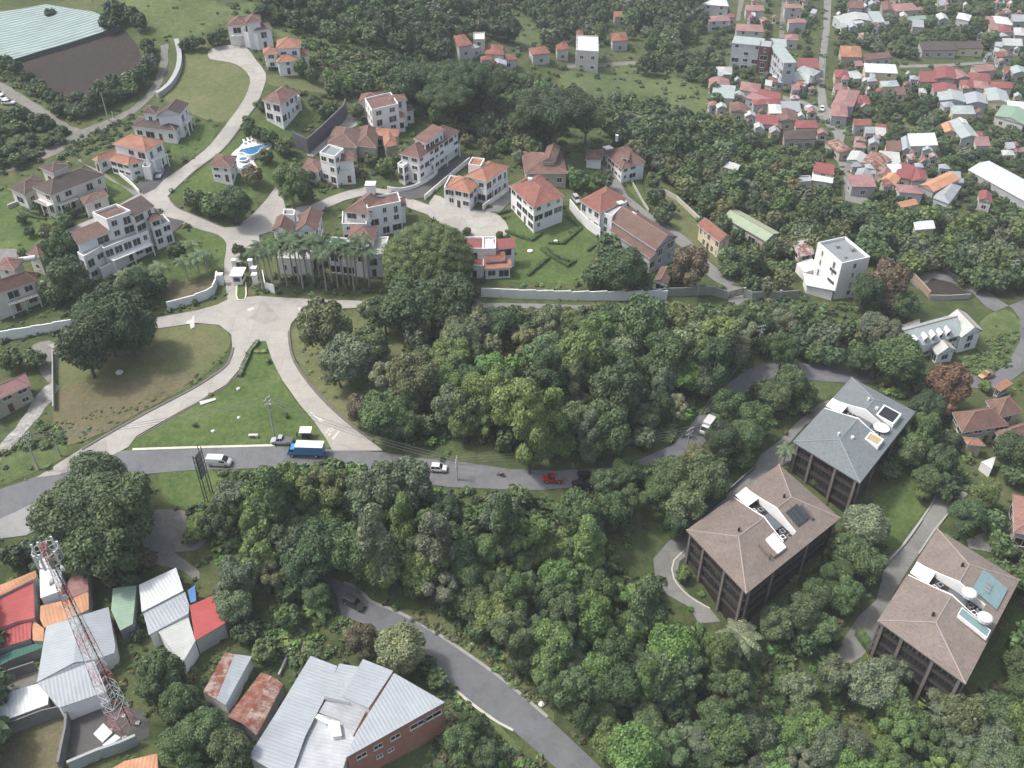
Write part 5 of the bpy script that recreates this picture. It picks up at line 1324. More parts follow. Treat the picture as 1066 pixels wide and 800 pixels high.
def lobes_for(kind, g):
    """list of (centre, radius) for a crown whose radius is 1"""
    L = []
    if kind == 'round':
        for i in range(34):
            a = g.uniform(0, 2*np.pi); t = g.uniform(-0.5, 1) ; z = t*0.62
            r = np.sqrt(max(0, 1-(z/0.85)**2))*g.uniform(.45, .72)
            L.append((np.array([r*np.cos(a), r*np.sin(a), z]), g.uniform(.24, .40)))
        L.append((np.array([0, 0, .2]), .5))
    elif kind == 'broad':
        for i in range(90):
            a = g.uniform(0, 2*np.pi); r = np.sqrt(g.uniform(0, 1))*.80
            z = .42*np.sqrt(max(0, 1-r*r)) - .10 + g.uniform(-.06, .06)
            L.append((np.array([r*np.cos(a), r*np.sin(a), z]), g.uniform(.12, .19)))
        L.append((np.array([0, 0, .05]), .45))
    elif kind == 'dome':
        for i in range(150):
            a = 2.39996*i; z = -.55 + 1.5*(i+.5)/150
            r = np.sqrt(max(0, 1-(max(z, -.1)/.95)**2))*.86*(1 if z > -.1 else 1 + (z+.1)*.25)
            L.append((np.array([r*np.cos(a), r*np.sin(a), z*.9]) * g.uniform(.96, 1.03), g.uniform(.13, .19)))
        L.append((np.array([0, 0, .1]), .78))
    elif kind == 'tall':
        for i in range(30):
            t = i/29.; z = -0.9 + 2.6*t
            w = .62*np.sin(np.pi*(0.12+0.83*t))**.8
            a = g.uniform(0, 2*np.pi); r = w*g.uniform(.4, .95)
            L.append((np.array([r*np.cos(a), r*np.sin(a), z]), g.uniform(.22, .36)))
        L.append((np.array([0, 0, .3]), .45))
    elif kind == 'loose':
        for i in range(17):
            a = g.uniform(0, 2*np.pi); r = g.uniform(.2, .85); z = g.uniform(-.25, .75)*(1.1-r*.5)
            L.append((np.array([r*np.cos(a), r*np.sin(a), z]), g.uniform(.18, .32)))
    elif kind == 'shrub':
        for i in range(9):
            a = g.uniform(0, 2*np.pi); r = g.uniform(0, .65); z = g.uniform(0, .55)
            L.append((np.array([r*np.cos(a), r*np.sin(a), z]), g.uniform(.28, .45)))
    return L
def leaf_cloud(kind, seed, n, size):
    g = np.random.default_rng(seed)
    L = lobes_for(kind, g)
    C = np.array([l[0] for l in L]); Rr = np.array([l[1] for l in L])
    w = Rr**2; w /= w.sum()
    li = g.choice(len(L), int(n*1.5), p=w)
    d = g.normal(size=(len(li), 3)); d[:, 2] += 0.35
    d /= np.linalg.norm(d, axis=1)[:, None]
    p = C[li] + d*(Rr[li]*g.uniform(.78, 1.08, len(li)))[:, None]
    keep = np.ones(len(p), bool)
    for c, r in zip(C, Rr):
        keep &= np.linalg.norm(p-c, axis=1) > r*0.74
    p, d = p[keep][:n], d[keep][:n]
    nrm = d + g.normal(size=d.shape)*0.42; nrm[:, 2] += .25
    nrm /= np.linalg.norm(nrm, axis=1)[:, None]
    a = np.cross(nrm, g.normal(size=nrm.shape)); a /= np.linalg.norm(a, axis=1)[:, None]
    b = np.cross(nrm, a)
    s = size*g.uniform(.6, 1.35, len(p))[:, None]
    el = g.uniform(.5, .9, len(p))[:, None]
    v = np.stack([p - a*s, p - b*s*el*.8, p + a*s, p + b*s*el], 1).reshape(-1, 3)
    return v, C, Rr
def core_balls(C, Rr, k=0.72):
    """inner masses so that a crown is not see-through everywhere"""
    bm = bmesh.new()
    for c, r in zip(C, Rr):
        bmesh.ops.create_icosphere(bm, subdivisions=1, radius=r*k, matrix=Matrix.Translation(Vector(c)))
    v = np.array([q.co[:] for q in bm.verts]); f = [tuple(x.index for x in fc.verts) for fc in bm.faces]
    bm.free(); return v, f
def crown_mesh(name, kind, seed, n, size, sx=1.0, sz=1.0, core=True):
    v, C, Rr = leaf_cloud(kind, seed, n, size)
    nf = len(v)//4
    faces = [(4*i, 4*i+1, 4*i+2, 4*i+3) for i in range(nf)]
    if core:
        cv, cf = core_balls(C, Rr); o = len(v)
        v = np.concatenate([v, cv]); faces += [tuple(i+o for i in f) for f in cf]
    v = v * np.array([sx, sx, sz])
    me = bpy.data.meshes.new(name); me.from_pydata(v.tolist(), [], faces); me.materials.append(M_LEAF)
    return me, C*np.array([sx, sx, sz]), Rr
def trunk_mesh(h, r, C, reach, g):
    mb = MB()
    lean = Vector((g.uniform(-.4, .4), g.uniform(-.4, .4), 0))
    top = Vector((0, 0, h)) + lean
    mb.tube([(0, 0, -1.0), (0, 0, .3), Vector((0, 0, h*.55)) + lean*.4, top], [r*1.5, r*1.15, r*.85, r*.6], 8)
    for c in sorted(C.tolist(), key=lambda q: -math.hypot(q[0], q[1]))[:7]:
        e = Vector(c)*reach + Vector((0, 0, h + reach*.35))
        m = (top + e)/2 + Vector((0, 0, -.06*reach))
        st = Vector((0, 0, h*.75)) + lean*.7
        mb.tube([st, m, e], [r*.45, r*.28, r*.10], 5)
    return mb
PROTO = {}
def make_proto(key, kind, seed, R0, th, n, size, sz=1.0, lift=.35, bark=M_BARK, core=True, cat='tree', name='tree'):
    """tree of crown radius R0 metres on a trunk of th metres; returned object is the prototype (trunk and crown parts)"""
    g = random.Random(seed)
    me, C, Rr = crown_mesh('crown', kind, seed, n, size, 1.0, sz, core)
    me.transform(Matrix.Translation((0, 0, th + R0*lift)) @ Matrix.Diagonal((R0, R0, R0, 1)))
    tm = trunk_mesh(th, max(.16, R0*.055), C, R0, g)
    to = tm.build('trunk', bark); tmesh = to.data; bpy.data.objects.remove(to)
    PROTO[key] = (me, tmesh, R0, th + R0*lift, name)
make_proto('round0', 'round', 11, 5.0, 4.2, 9360, 0.054, 1.0)
make_proto('round1', 'round', 12, 5.0, 4.8, 9360, 0.050, 1.12)
make_proto('round2', 'round', 13, 5.0, 3.8, 10080, 0.048, .92)
make_proto('round3', 'round', 14, 5.0, 5.0, 8640, 0.061, 1.2)
make_proto('round4', 'round', 15, 5.0, 4.2, 10800, 0.043, 1.05)
make_proto('loose0', 'loose', 21, 4.5, 5.0, 5400, 0.054, 1.15, core=False, bark=M_PALEBARK)
make_proto('loose1', 'loose', 22, 4.5, 4.5, 6480, 0.061, 1.0, core=False, bark=M_PALEBARK)
make_proto('tall0', 'tall', 31, 4.0, 5.5, 11160, 0.058, 1.25)
make_proto('tall1', 'tall', 32, 4.0, 5.0, 11160, 0.054, 1.1)
make_proto('broad0', 'broad', 41, 10.0, 6.0, 34000, .020, 1.0)
make_proto('broad1', 'broad', 42, 10.0, 6.0, 30000, .021, .9)
make_proto('big0', 'round', 43, 9.0, 5.0, 32000, .029, .85)
make_proto('dome0', 'dome', 44, 10.0, 3.5, 46000, .0165, .82, lift=.30)
make_proto('shrub0', 'shrub', 51, 1.6, .3, 700, .13, .9, name='shrub')
make_proto('shrub1', 'shrub', 52, 1.6, .3, 800, .12, 1.1, name='shrub')
TONES = {  # word: base colour of the leaves
 'dark green': (0.026, 0.044, 0.020), 'mid green': (0.043, 0.066, 0.028), 'deep green': (0.034, 0.056, 0.021), 'grey green': (0.056, 0.072, 0.046),
 'yellow green': (0.062, 0.086, 0.028), 'olive': (0.060, 0.066, 0.030), 'pale green': (0.085, 0.100, 0.058), 'rusty brown': (0.085, 0.052, 0.034), 'brownish': (0.062, 0.052, 0.036), 'fresh green': (0.056, 0.094, 0.028), 'soft green': (0.052, 0.076, 0.026)}
SIZEW = lambda r: 'small' if r < 3.2 else 'medium sized' if r < 5.2 else 'large' if r < 8.5 else 'huge'
KINDW = {'dome': 'dome shaped tree', 'round': 'round crowned tree', 'loose': 'open crowned tree', 'tall': 'tall narrow tree', 'broad': 'spreading tree', 'big': 'dense tree', 'shrub': 'shrub'}
TREES = []      # dicts: key, base point, radius, tone, zone, pixel
def put(u, v, r, key, tone, zone='', squash=1.0):
    me, tm, R0, hc, nm = PROTO[key]
    s = r/R0
    p = ground(u, v, hc*s*squash)
    p = Vector((p.x, p.y, T(p.x, p.y)))
    TREES.append(dict(key=key, p=p, s=s, sz=s*squash, tone=tone, zone=zone, uv=(u, v), r=r, pr=0))
def mpp(u, v):     # metres per pixel of the ground seen there
    p = ground(u, v); q = p - CAMPOS
    w = q.y*CP - q.z*SP
    return w/FPX
def putpx(u, v, rpx, key, tone, zone='', squash=1.0):
    put(u, v, rpx*mpp(u, v), key, tone, zone, squash)
def inpoly(x, y, P):
    c = False; j = len(P)-1
    for i in range(len(P)):
        if (P[i][1] > y) != (P[j][1] > y) and x < (P[j][0]-P[i][0])*(y-P[i][1])/(P[j][1]-P[i][1]) + P[i][0]: c = not c
        j = i
    return c
# ---- trees one by one (crown centre in the photograph, crown radius in pixels)
Z1 = 'in the estate'
putpx(445, 273, 46, 'dome0', 'soft green', 'standing by itself left of the modern house', 1.0)
putpx(428, 322, 32, 'round2', 'dark green', 'below the huge round tree')
putpx(470, 318, 28, 'round1', 'dark green', 'below the huge round tree')
putpx(400, 328, 20, 'round0', 'dark green', 'below the huge round tree')
for (u, v, r, k, t) in [(112,345,34,'big0','dark green'),(88,362,28,'round1','dark green'),(132,338,28,'round3','dark green'),(108,325,26,'round0','dark green')]:
    putpx(u, v, r, k, t, 'on the upper bank of the dry traffic island')
for (u, v, r, k, t) in [(100,520,50,'big0','mid green'),(75,540,40,'round2','mid green'),(128,530,38,'round1','mid green'),(112,572,38,'round0','deep green'),(85,575,30,'round4','dark green')]:
    putpx(u, v, r, k, t, 'between the main road and the mast')
for (u, v, r, k, t) in [(337,342,27,'round3','olive'),(362,376,28,'round2','grey green'),(385,362,22,'round0','mid green'),(376,428,16,'round1','brownish'),(352,384,20,'round4','grey green'),(404,396,20,'loose1','pale green')]:
    putpx(u, v, r, k, t, 'on the dry bank right of the slip road')
for (u, v, r, k, t, s) in [(393,580,27,'tall0','grey green',1),(455,580,28,'tall1','grey green',1),(392,515,28,'round3','grey green',1.1),(425,508,26,'round1','grey green',1.1)]:
    putpx(u, v, r, k, t, 'rising above the south wood', s)
putpx(417, 676, 27, 'round2', 'pale green', 'between the lower road and the grey metal roofs')
putpx(376, 670, 19, 'round1', 'brownish', 'between the lower road and the grey metal roofs')
for (u, v, r, k, t) in [(475,85,34,'broad1','dark green'),(438,82,26,'broad0','dark green'),(500,92,30,'broad0','dark green'),(465,105,30,'broad1','deep green'),(420,92,18,'round1','dark green')]:
    putpx(u, v, r, k, t, 'in the dark stand behind the red stepped villa')
for (u, v, r, k, t) in [(578,118,40,'broad0','dark green'),(548,128,22,'broad1','dark green'),(610,128,22,'broad1','deep green')]:
    putpx(u, v, r, k, t, 'behind the low brown roofed houses')
for (u, v, r, k, t) in [(303,194,19,'round1','mid green'),(318,200,10,'round0','deep green'),(203,204,12,'round1','deep green'),(243,213,19,'round2','deep green'),(222,210,14,'round0','mid green'),(262,178,11,'loose0','brownish'),
                        (341,113,11,'round0','dark green'),(328,104,8,'round1','dark green'),(275,108,7,'round2','dark green'),(258,125,7,'round0','deep green'),(256,132,7,'round3','deep green'),(296,150,10,'round0','mid green'),(280,140,9,'round1','deep green'),(268,138,7,'round1','deep green'),
                        (277,162,8,'round2','deep green'),(348,148,8,'round0','mid green'),(400,172,9,'round1','yellow green'),(386,165,7,'round0','mid green'),(417,160,8,'loose1','mid green'),(372,115,8,'round1','dark green'),(320,182,8,'round3','mid green'),
                        (635,254,15,'round3','dark green'),(648,282,25,'round2','deep green'),(620,284,14,'round0','dark green'),(666,290,14,'round4','mid green'),(718,280,20,'round1','brownish'),(700,285,11,'round0','dark green'),(602,183,13,'round0','deep green'),(628,184,11,'round1','deep green'),(588,176,8,'round0','deep green'),
                        (690,222,10,'round1','mid green'),(695,214,9,'round2','deep green'),(683,200,10,'round1','mid green'),(680,186,9,'round0','mid green'),(66,228,9,'round0','mid green'),(40,212,8,'round1','deep green'),(22,227,6,'round0','deep green'),(30,240,6,'round1','deep green'),(73,220,6,'round2','deep green'),(50,238,11,'loose0','olive'),
                        (64,262,19,'round3','deep green'),(72,292,21,'round1','mid green'),(55,300,15,'round0','mid green'),(90,300,14,'round2','dark green'),(140,300,18,'round4','dark green'),(118,306,15,'round0','dark green'),(161,292,12,'round1','dark green'),(182,258,10,'loose0','deep green'),(22,262,5,'round0','deep green'),
                        (10,372,13,'round1','deep green'),(35,372,12,'round0','mid green'),(248,258,7,'tall0','dark green'),(250,275,5,'round1','dark green'),(486,240,5,'round0','deep green'),(520,243,4,'loose0','mid green'),(335,265,9,'round0','yellow green'),(380,320,9,'round2','pale green')]:
    putpx(u, v, r, k, t, 'in the hillside estate')
for (u, v, r, k, t) in [(988,402,21,'round3','rusty brown'),(980,420,14,'round1','rusty brown'),(923,297,22,'round3','brownish'),(905,305,18,'round1','dark green'),(940,318,16,'round0','deep green'),(935,375,26,'round2','mid green'),(960,395,14,'round1','deep green'),(965,425,18,'round2','dark green')]:
    putpx(u, v, r, k, t, 'near the dormered white house')
putpx(1005, 538, 20, 'round4', 'dark green', 'clipped into a ball by the apartment drive', .85)
for (u, v, r, k, t) in [(900,548,24,'round2','pale green'),(925,485,13,'round1','deep green'),(882,572,20,'round0','mid green'),(905,590,20,'round1','mid green'),(870,602,18,'round4','deep green'),(850,620,18,'round2','mid green'),(833,640,20,'round1','mid green'),(808,650,18,'round3','mid green'),(858,655,18,'round0','mid green'),(880,620,18,'round3','deep green'),(838,665,15,'round0','mid green'),
                        (945,470,18,'round0','mid green'),(958,458,14,'loose0','deep green'),(962,445,16,'round1','deep green'),(965,500,16,'round2','mid green'),(980,480,16,'round3','dark green'),(985,505,15,'round1','dark green'),(990,455,12,'round0','dark green'),(1025,515,16,'round1','yellow green'),(1035,540,14,'round4','mid green'),(1045,565,15,'round2','mid green'),(1040,590,12,'round0','mid green'),(1058,600,14,'round1','deep green'),(1052,470,18,'round3','dark green'),(1060,490,15,'round0','dark green'),
                        (760,425,20,'round0','deep green'),(785,440,19,'round1','mid green'),(805,415,18,'round2','mid green'),(822,400,18,'round3','mid green'),(840,405,13,'loose1','yellow green'),(775,455,20,'round2','deep green'),(752,460,20,'round4','dark green'),(795,405,14,'round0','deep green'),(838,420,10,'round1','mid green'),(772,475,12,'round3','deep green'),(750,478,12,'loose0','deep green'),
                        (735,500,24,'round3','mid green'),(715,525,24,'round0','mid green'),(700,495,22,'round2','mid green'),(722,480,16,'round1','olive'),(688,515,20,'round4','deep green'),(706,548,16,'round1','dark green'),
                        (905,715,28,'round2','grey green'),(870,705,20,'round1','grey green'),(932,700,18,'round0','grey green'),(930,735,20,'round3','mid green'),(832,718,20,'round0','grey green'),(838,745,18,'round2','mid green'),(1000,745,26,'round1','olive'),(1035,745,24,'round2','mid green'),(1060,690,18,'round0','deep green'),(1062,720,18,'round4','deep green'),(850,500,6,'loose0','deep green')]:
    putpx(u, v, r, k, t, 'around the timber apartment blocks')
for (u, v, r, k, t) in [(168,700,22,'round3','deep green'),(185,735,22,'round0','deep green'),(160,718,18,'round1','mid green'),(215,760,24,'round2','mid green'),(190,775,24,'round4','mid green'),(240,785,24,'round1','mid green'),(275,675,14,'round1','yellow green'),(135,606,10,'round0','mid green'),(15,575,15,'round1','dark green'),(30,568,12,'loose0','grey green'),(40,590,10,'round0','dark green'),(330,620,16,'round2','mid green'),(152,580,10,'loose0','brownish'),(120,598,14,'round4','dark green'),(178,700,12,'round1','dark green'),(152,640,9,'round2','dark green'),(142,660,8,'round0','dark green'),
                        (250,600,22,'round1','grey green'),(270,585,20,'round3','yellow green'),(285,600,18,'loose1','olive'),(245,632,20,'round2','grey green'),(232,618,14,'loose0','grey green'),(300,640,14,'round0','deep green'),(255,655,14,'round4','dark green'),
                        (490,755,16,'round0','deep green'),(478,775,18,'round1','mid green'),(505,785,16,'round2','mid green'),(455,705,12,'round1','mid green'),(442,690,12,'round0','deep green'),(200,790,16,'round0','mid green')]:
    putpx(u, v, r, k, t, 'among the lower left roofs')
for (u, v, r, k, t) in [(630,503,16,'round0','mid green'),(652,494,17,'round2','deep green'),(676,492,13,'round1','mid green'),(540,514,14,'round1','mid green'),(412,492,15,'round0','mid green'),(430,500,13,'round2','deep green')]:
    putpx(u, v, r, k, t, 'leaning over the main road')
# field hedge trees
for i, (u, v) in enumerate([(105,90),(118,86),(130,82),(140,78),(150,70),(155,62),(155,52),(152,45),(100,100),(92,106),(85,112),(110,98),(75,112),(66,106),(56,100),(46,94),(38,88),(28,78),(15,68),(5,62),(60,112),(122,96),(135,90),(148,80),(80,100)]):
    putpx(u, v, random.uniform(7, 11), random.choice(('round0', 'round1', 'round3')), random.choice(('dark green', 'dark green', 'deep green', 'grey green')), 'along the ploughed field')
for i, (u, v, r) in enumerate([(118,8,12),(112,20,10),(52,12,6),(144,20,9),(135,12,9),(205,42,8),(192,44,7),(222,38,8),(230,34,7)]):
    putpx(u, v, r, 'round1', 'dark green', 'above the ploughed field')

# ---- woods: crown centres spread over the canopy outlines
def wood(zone, poly, spacing, rpx, keys, tones, clear=(), seed=1, edge=.5, sq=(.9, 1.25)):
    g = random.Random(seed)
    xs = [q[0] for q in poly]; ys = [q[1] for q in poly]
    got = []
    n_try = int((max(xs)-min(xs))*(max(ys)-min(ys))/(spacing*spacing)*14)
    for _ in range(n_try):
        u, v = g.uniform(min(xs), max(xs)), g.uniform(min(ys), max(ys))
        if not inpoly(u, v, poly): continue
        r = g.uniform(*rpx)
        if any((u-a)**2 + ((v-b)*1.25)**2 < (spacing*(.55+.45*(r+c)/(2*rpx[1])))**2 for a, b, c in got): continue
        ok = True
        for k in range(8):
            a = k*math.pi/4; x, y = u + math.cos(a)*r*edge*1.5, v + math.sin(a)*r*edge*1.3
            if not inpoly(x, y, poly) and edge > 0: ok = False; break
            if any(inpoly(x, y, c) for c in clear): ok = False; break
        if not ok: continue
        p = ground(u, v)
        if any(w_.inside(Vector((p.x, p.y, -999))) for w_ in (w2 for hv in HV for w2 in hv)) : continue
        got.append((u, v, r))
        putpx(u, v, r, g.choice(keys), g.choice(tones), zone, g.uniform(*sq))
    return got
HV = []
RK = ('round0', 'round1', 'round2', 'round3', 'round4', 'round0', 'round2', 'loose1')
CENTRAL = [(402,322),(440,335),(500,318),(560,318),(690,320),(760,324),(800,318),(835,306),(845,318),(795,350),(782,372),(757,395),(735,418),(712,442),(690,456),(655,466),(600,473),(575,476),(545,472),(510,468),(480,463),(440,463),(405,460),(388,452),(378,425),(402,400),(418,372),(425,350),(390,335)]
wood('in the central wood', CENTRAL, 24, (12, 29), RK + ('tall1', 'loose0'), ('mid green','mid green','deep green','grey green','olive','fresh green','yellow green','dark green','pale green'), seed=3, edge=.45)
SOUTH1 = [(226,503),(245,492),(300,488),(325,490),(345,478),(372,482),(395,484),(420,492),(440,510),(500,520),(545,518),(600,520),(650,508),(690,488),(705,500),(676,520),(655,560),(655,590),(690,600),(690,640),(700,655),(745,655),(765,690),(780,720),(830,760),(850,800),(640,806),(622,780),(575,738),(535,700),(490,662),(440,622),(400,600),(385,600),(345,590),(318,605),(300,640),(268,600),(240,575),(200,565),(186,545),(200,528),(228,530)]
wood('in the south wood', SOUTH1, 25, (12, 29), RK + ('round3', 'tall0', 'loose0'), ('mid green','mid green','deep green','grey green','fresh green','yellow green','dark green','deep green'), clear=([(640,545),(668,530),(690,520),(690,545),(668,590),(640,610)],), seed=5, edge=.42)
wood('along the bottom right edge', [(745,790),(800,770),(850,745),(880,770),(935,755),(985,730),(1010,765),(1075,740),(1090,830),(740,830)], 24, (15, 24), RK, ('mid green','deep green','fresh green','grey green'), seed=8, edge=.2)
wood('right of the central wood', [(786,312),(835,322),(862,322),(885,335),(920,330),(930,350),(925,375),(905,385),(880,376),(835,374),(800,372),(780,366)], 17, (11, 17), RK, ('deep green','dark green','dark green','mid green','grey green'), seed=9, edge=.3)
wood('in the valley wood', [(604,118),(630,100),(660,118),(690,112),(740,120),(770,122),(790,150),(820,160),(850,162),(868,170),(866,195),(880,215),(885,240),(860,255),(835,262),(805,262),(780,250),(740,250),(752,275),(770,300),(800,300),(825,290),(825,275),(800,268),(765,262),(738,218),(705,195),(680,170),(660,165),(640,140)], 14, (8, 14), RK, ('deep green','dark green','mid green','mid green','grey green','olive'), clear=([(750,218),(768,217),(814,242),(800,250),(775,238)],[(720,240),(742,226),(762,246),(748,266),(722,252)],[(842,172),(872,172),(872,192),(830,192)]), seed=10, edge=.2)
wood('on the slope beside the village', [(880,222),(925,205),(960,222),(990,215),(1010,225),(1066,222),(1066,300),(1046,290),(1030,300),(1012,290),(985,270),(960,272),(935,285),(910,272),(895,258)], 14, (9, 15), RK, ('deep green','dark green','mid green','grey green','yellow green'), clear=([(950,233),(978,230),(978,242),(950,243)],), seed=12, edge=.15)
wood('behind the estate', [(300,62),(330,70),(372,78),(405,62),(430,52),(470,70),(520,66),(560,86),(590,100),(598,128),(560,150),(540,165),(520,150),(508,165),(490,150),(470,138),(455,122),(420,110),(400,95),(378,92),(350,95)], 12, (6, 12), RK, ('deep green','mid green','fresh green','grey green','dark green','olive'), seed=13, edge=.15)
wood('on the far hillside', [(262,8),(300,-12),(560,-12),(640,-12),(735,-12),(735,20),(720,45),(690,52),(660,36),(640,12),(625,32),(600,35),(570,40),(545,22),(535,40),(505,30),(480,32),(465,52),(430,45),(395,35),(360,40),(330,30),(290,22)], 11, (6, 12), RK, ('dark green','dark green','deep green','mid green','grey green'), clear=([(522,0),(548,0),(575,52),(548,48)],), seed=14, edge=.1)
wood('round the large meadow', [(700,55),(740,52),(752,72),(752,100),(738,112),(740,92),(715,75),(690,70),(660,68),(660,60)], 11, (6, 10), RK, ('dark green','deep green','mid green'), seed=15, edge=.1)
wood('below the large meadow', [(598,104),(640,100),(680,104),(712,116),(745,122),(760,135),(700,130),(640,125)], 11, (6, 10), RK, ('deep green','mid green','grey green'), seed=16, edge=.1)
wood('left of the track', [(-15,118),(20,112),(62,130),(72,142),(40,160),(-15,180)], 12, (6, 11), ('round0', 'round1', 'shrub0'), ('deep green','dark green','mid green'), seed=17, edge=.1, sq=(.6, .9))
# village trees: wherever no roof or street stands
VILL = [(742,-10),(1080,-10),(1080,225),(1010,215),(905,205),(868,165),(790,150),(760,120),(745,60)]
STREETS = [[(850,-8),(868,-8),(866,110),(890,128),(885,170),(905,215),(880,215),(866,140),(812,108),(812,98),(848,106)], [(930,60),(1040,58),(1040,74),(930,76)], [(764,-8),(780,-8),(776,24),(760,24)], [(806,-8),(824,-8),(820,44),(806,44)]]
for (tv, t) in zip(_tv, TOWN): HV.append([tv])
def roofpix(v):
    return [project(v.P(x, y, v.h)) for x, y in ((0, 0), (v.W, 0), (v.W, v.D), (0, v.D))]
ROOFS = [roofpix(v) for v in _tv] + [[(760,34),(830,44),(832,84),(815,86),(790,66),(758,62)]]
wood('in the village', VILL, 8.0, (4.5, 9), RK, ('dark green','deep green','deep green','mid green','grey green'), clear=ROOFS + STREETS, seed=20, edge=.55, sq=(.75, 1.0)) if False else None
def village_trees():
    g = random.Random(20); got = []
    for _ in range(9000):
        u, v = g.uniform(735, 1075), g.uniform(-10, 225)
        if not inpoly(u, v, VILL): continue
        big = 900 < u < 1066 and (15 < v < 64) or 900 < u < 1010 and 92 < v < 190
        r = g.uniform(6, 11) if big else g.uniform(3.2, 7.5)
        if any((u-a)**2 + ((v-b)*1.3)**2 < (0.8*r + .55*c)**2 for a, b, c in got): continue
        bad = False
        for k in range(9):
            a = k*math.pi/4; rr = 0 if k == 8 else r*.8
            x, y = u + math.cos(a)*rr, v + math.sin(a)*rr*.9
            if any(inpoly(x, y, c) for c in ROOFS + STREETS): bad = True; break
        if bad: continue
        got.append((u, v, r)); putpx(u, v, r, g.choice(RK), g.choice(('dark green','dark green','deep green','deep green','mid green','grey green')), 'in the village', g.uniform(.7, 1.0))
village_trees()

# ---- number them by the size they have in the picture: the largest are things, the rest one far-off mass
def apparent(t):
    q = t['p'] - CAMPOS; w = q.y*CP - q.z*SP
    u, v = t['uv']; off = 0.3 if not (-20 < u < 1086 and -25 < v < 825) else 1
    return t['r']/w*FPX*off
real = [t for t in TREES if not t['key'].startswith('shrub')]
real.sort(key=apparent, reverse=True)
NEAR, FARR = real[:292], real[292:] + [t for t in TREES if t['key'].startswith('shrub')]
LAND_TREE = [('the blue truck', 320, 466), ('the white van', 228, 479), ('the white car on the road', 457, 487), ('the red car', 575, 500), ('the white delivery van', 735, 447), ('the dark car on the lower road', 368, 630), ('the lower road bend', 450, 680), ('the grey metal roofs', 360, 745), ('the rusty sheds', 255, 715), ('the red lower roof', 215, 640), ('the mast', 100, 670),
             ('the blue roofed apartment block', 888, 460), ('the middle apartment block', 795, 555), ('the lower apartment block', 985, 640), ('the ball shaped tree', 1005, 538), ('the brown gabled bungalow', 1040, 435), ('the white dormered house', 980, 345), ('the white cube building', 870, 275), ('the garden wall gate', 765, 305), ('the cream cottage', 742, 245), ('the pale green pavilion', 775, 235), ('the long brown villa', 660, 245), ('the red cube villa', 557, 208), ('the modern red white villa', 510, 270),
             ('the road fork', 262, 350), ('the dry traffic island', 150, 390), ('the estate gate', 252, 295), ('the mansion', 125, 245), ('the swimming pool', 265, 158), ('the big brown villa', 445, 155), ('the wide brown villa', 380, 145), ('the dark roofed wide villa', 60, 190), ('the orange roofed villa', 140, 158), ('the left edge villa', 20, 300), ('the ploughed field', 80, 75), ('the top villa', 260, 32), ('the salmon villa', 297, 55), ('the white power pole', 476, 490), ('the palm row', 330, 260),
             ('the village school', 795, 55), ('the large meadow', 650, 88), ('the far red houses', 510, 50), ('the modern white house', 611, 47), ('the upper wood edge', 600, 325), ('the heart of the central wood', 560, 400), ('the right part of the central wood', 690, 390), ('the heart of the south wood', 580, 600), ('the left part of the south wood', 310, 540), ('the bottom edge', 760, 770), ('the right edge', 1050, 740), ('the bend of the drive', 690, 590)]
_wl = autolabels([(*t['uv'], f"{SIZEW(t['r'])} {t['tone']} {KINDW[t['key'].rstrip('0123456789')]} {t['zone']},") for t in NEAR], LAND_TREE)
def shorten(l):
    w = l.replace(' ,', ',').split()
    if len(w) > 16:
        l = l.replace('medium sized ', '').replace(' crowned tree', ' tree').replace('standing by itself ', '').replace('rising above', 'in').replace('between the lower road and the grey metal roofs', 'by the lower road').replace('on the upper bank of the dry traffic island', 'by the dry island').replace('in the dark stand behind the red stepped villa', 'in the dark stand').replace('around the timber apartment blocks', 'by the apartments').replace('near the dormered white house', 'by the bend').replace('behind the low brown roofed houses', 'behind the estate').replace('along the ploughed field', 'by the field').replace('in the hillside estate', 'in the estate').replace('among the lower left roofs', 'at lower left').replace('the heart of ', '').replace('on the dry bank right of the slip road', 'on the dry bank').replace('clipped into a ball by the apartment drive', 'clipped into a ball').replace('between the main road and the mast', 'above the mast').replace(' along the bottom right edge', ' at the bottom')
        w = l.split()
        if len(w) > 16: l = l.replace(', leftmost of these', ', leftmost').replace(', rightmost of these', ', rightmost').replace('the right part of ', '').replace('the left part of ', '')
        w = l.split()
        if len(w) > 16: l = ' '.join(w[:16])
    l = l.rstrip(',')
    if l.endswith(' red white'): l += ' villa'
    return l
TONES = {k: (c[0]*1.62 + .008, c[1]*1.64 + .008, c[2]*1.5 + .008) for k, c in TONES.items()}
def jitter(c, g, k=.14):
    f = 1 + g.uniform(-k, k)*1.3
    return tuple(max(.008, x*f*(1+g.uniform(-k, k)*.5)) for x in c)
gj = random.Random(99)
GRP = {}
for t, lab in zip(NEAR, _wl):
    me, tm, R0, hc, nm = PROTO[t['key']]
    root = empty('tree', t['p'], shorten(lab), 'tree', 'trees ' + (t['zone'].split(',')[0] or 'of the valley'), gj.uniform(0, 6.28))
    root.scale = (t['s'], t['s'], t['sz'])
    link(bpy.data.objects.new('trunk', tm), root)
    c = link(bpy.data.objects.new('crown', me), root); c.color = (*jitter(TONES[t['tone']], gj), 1)

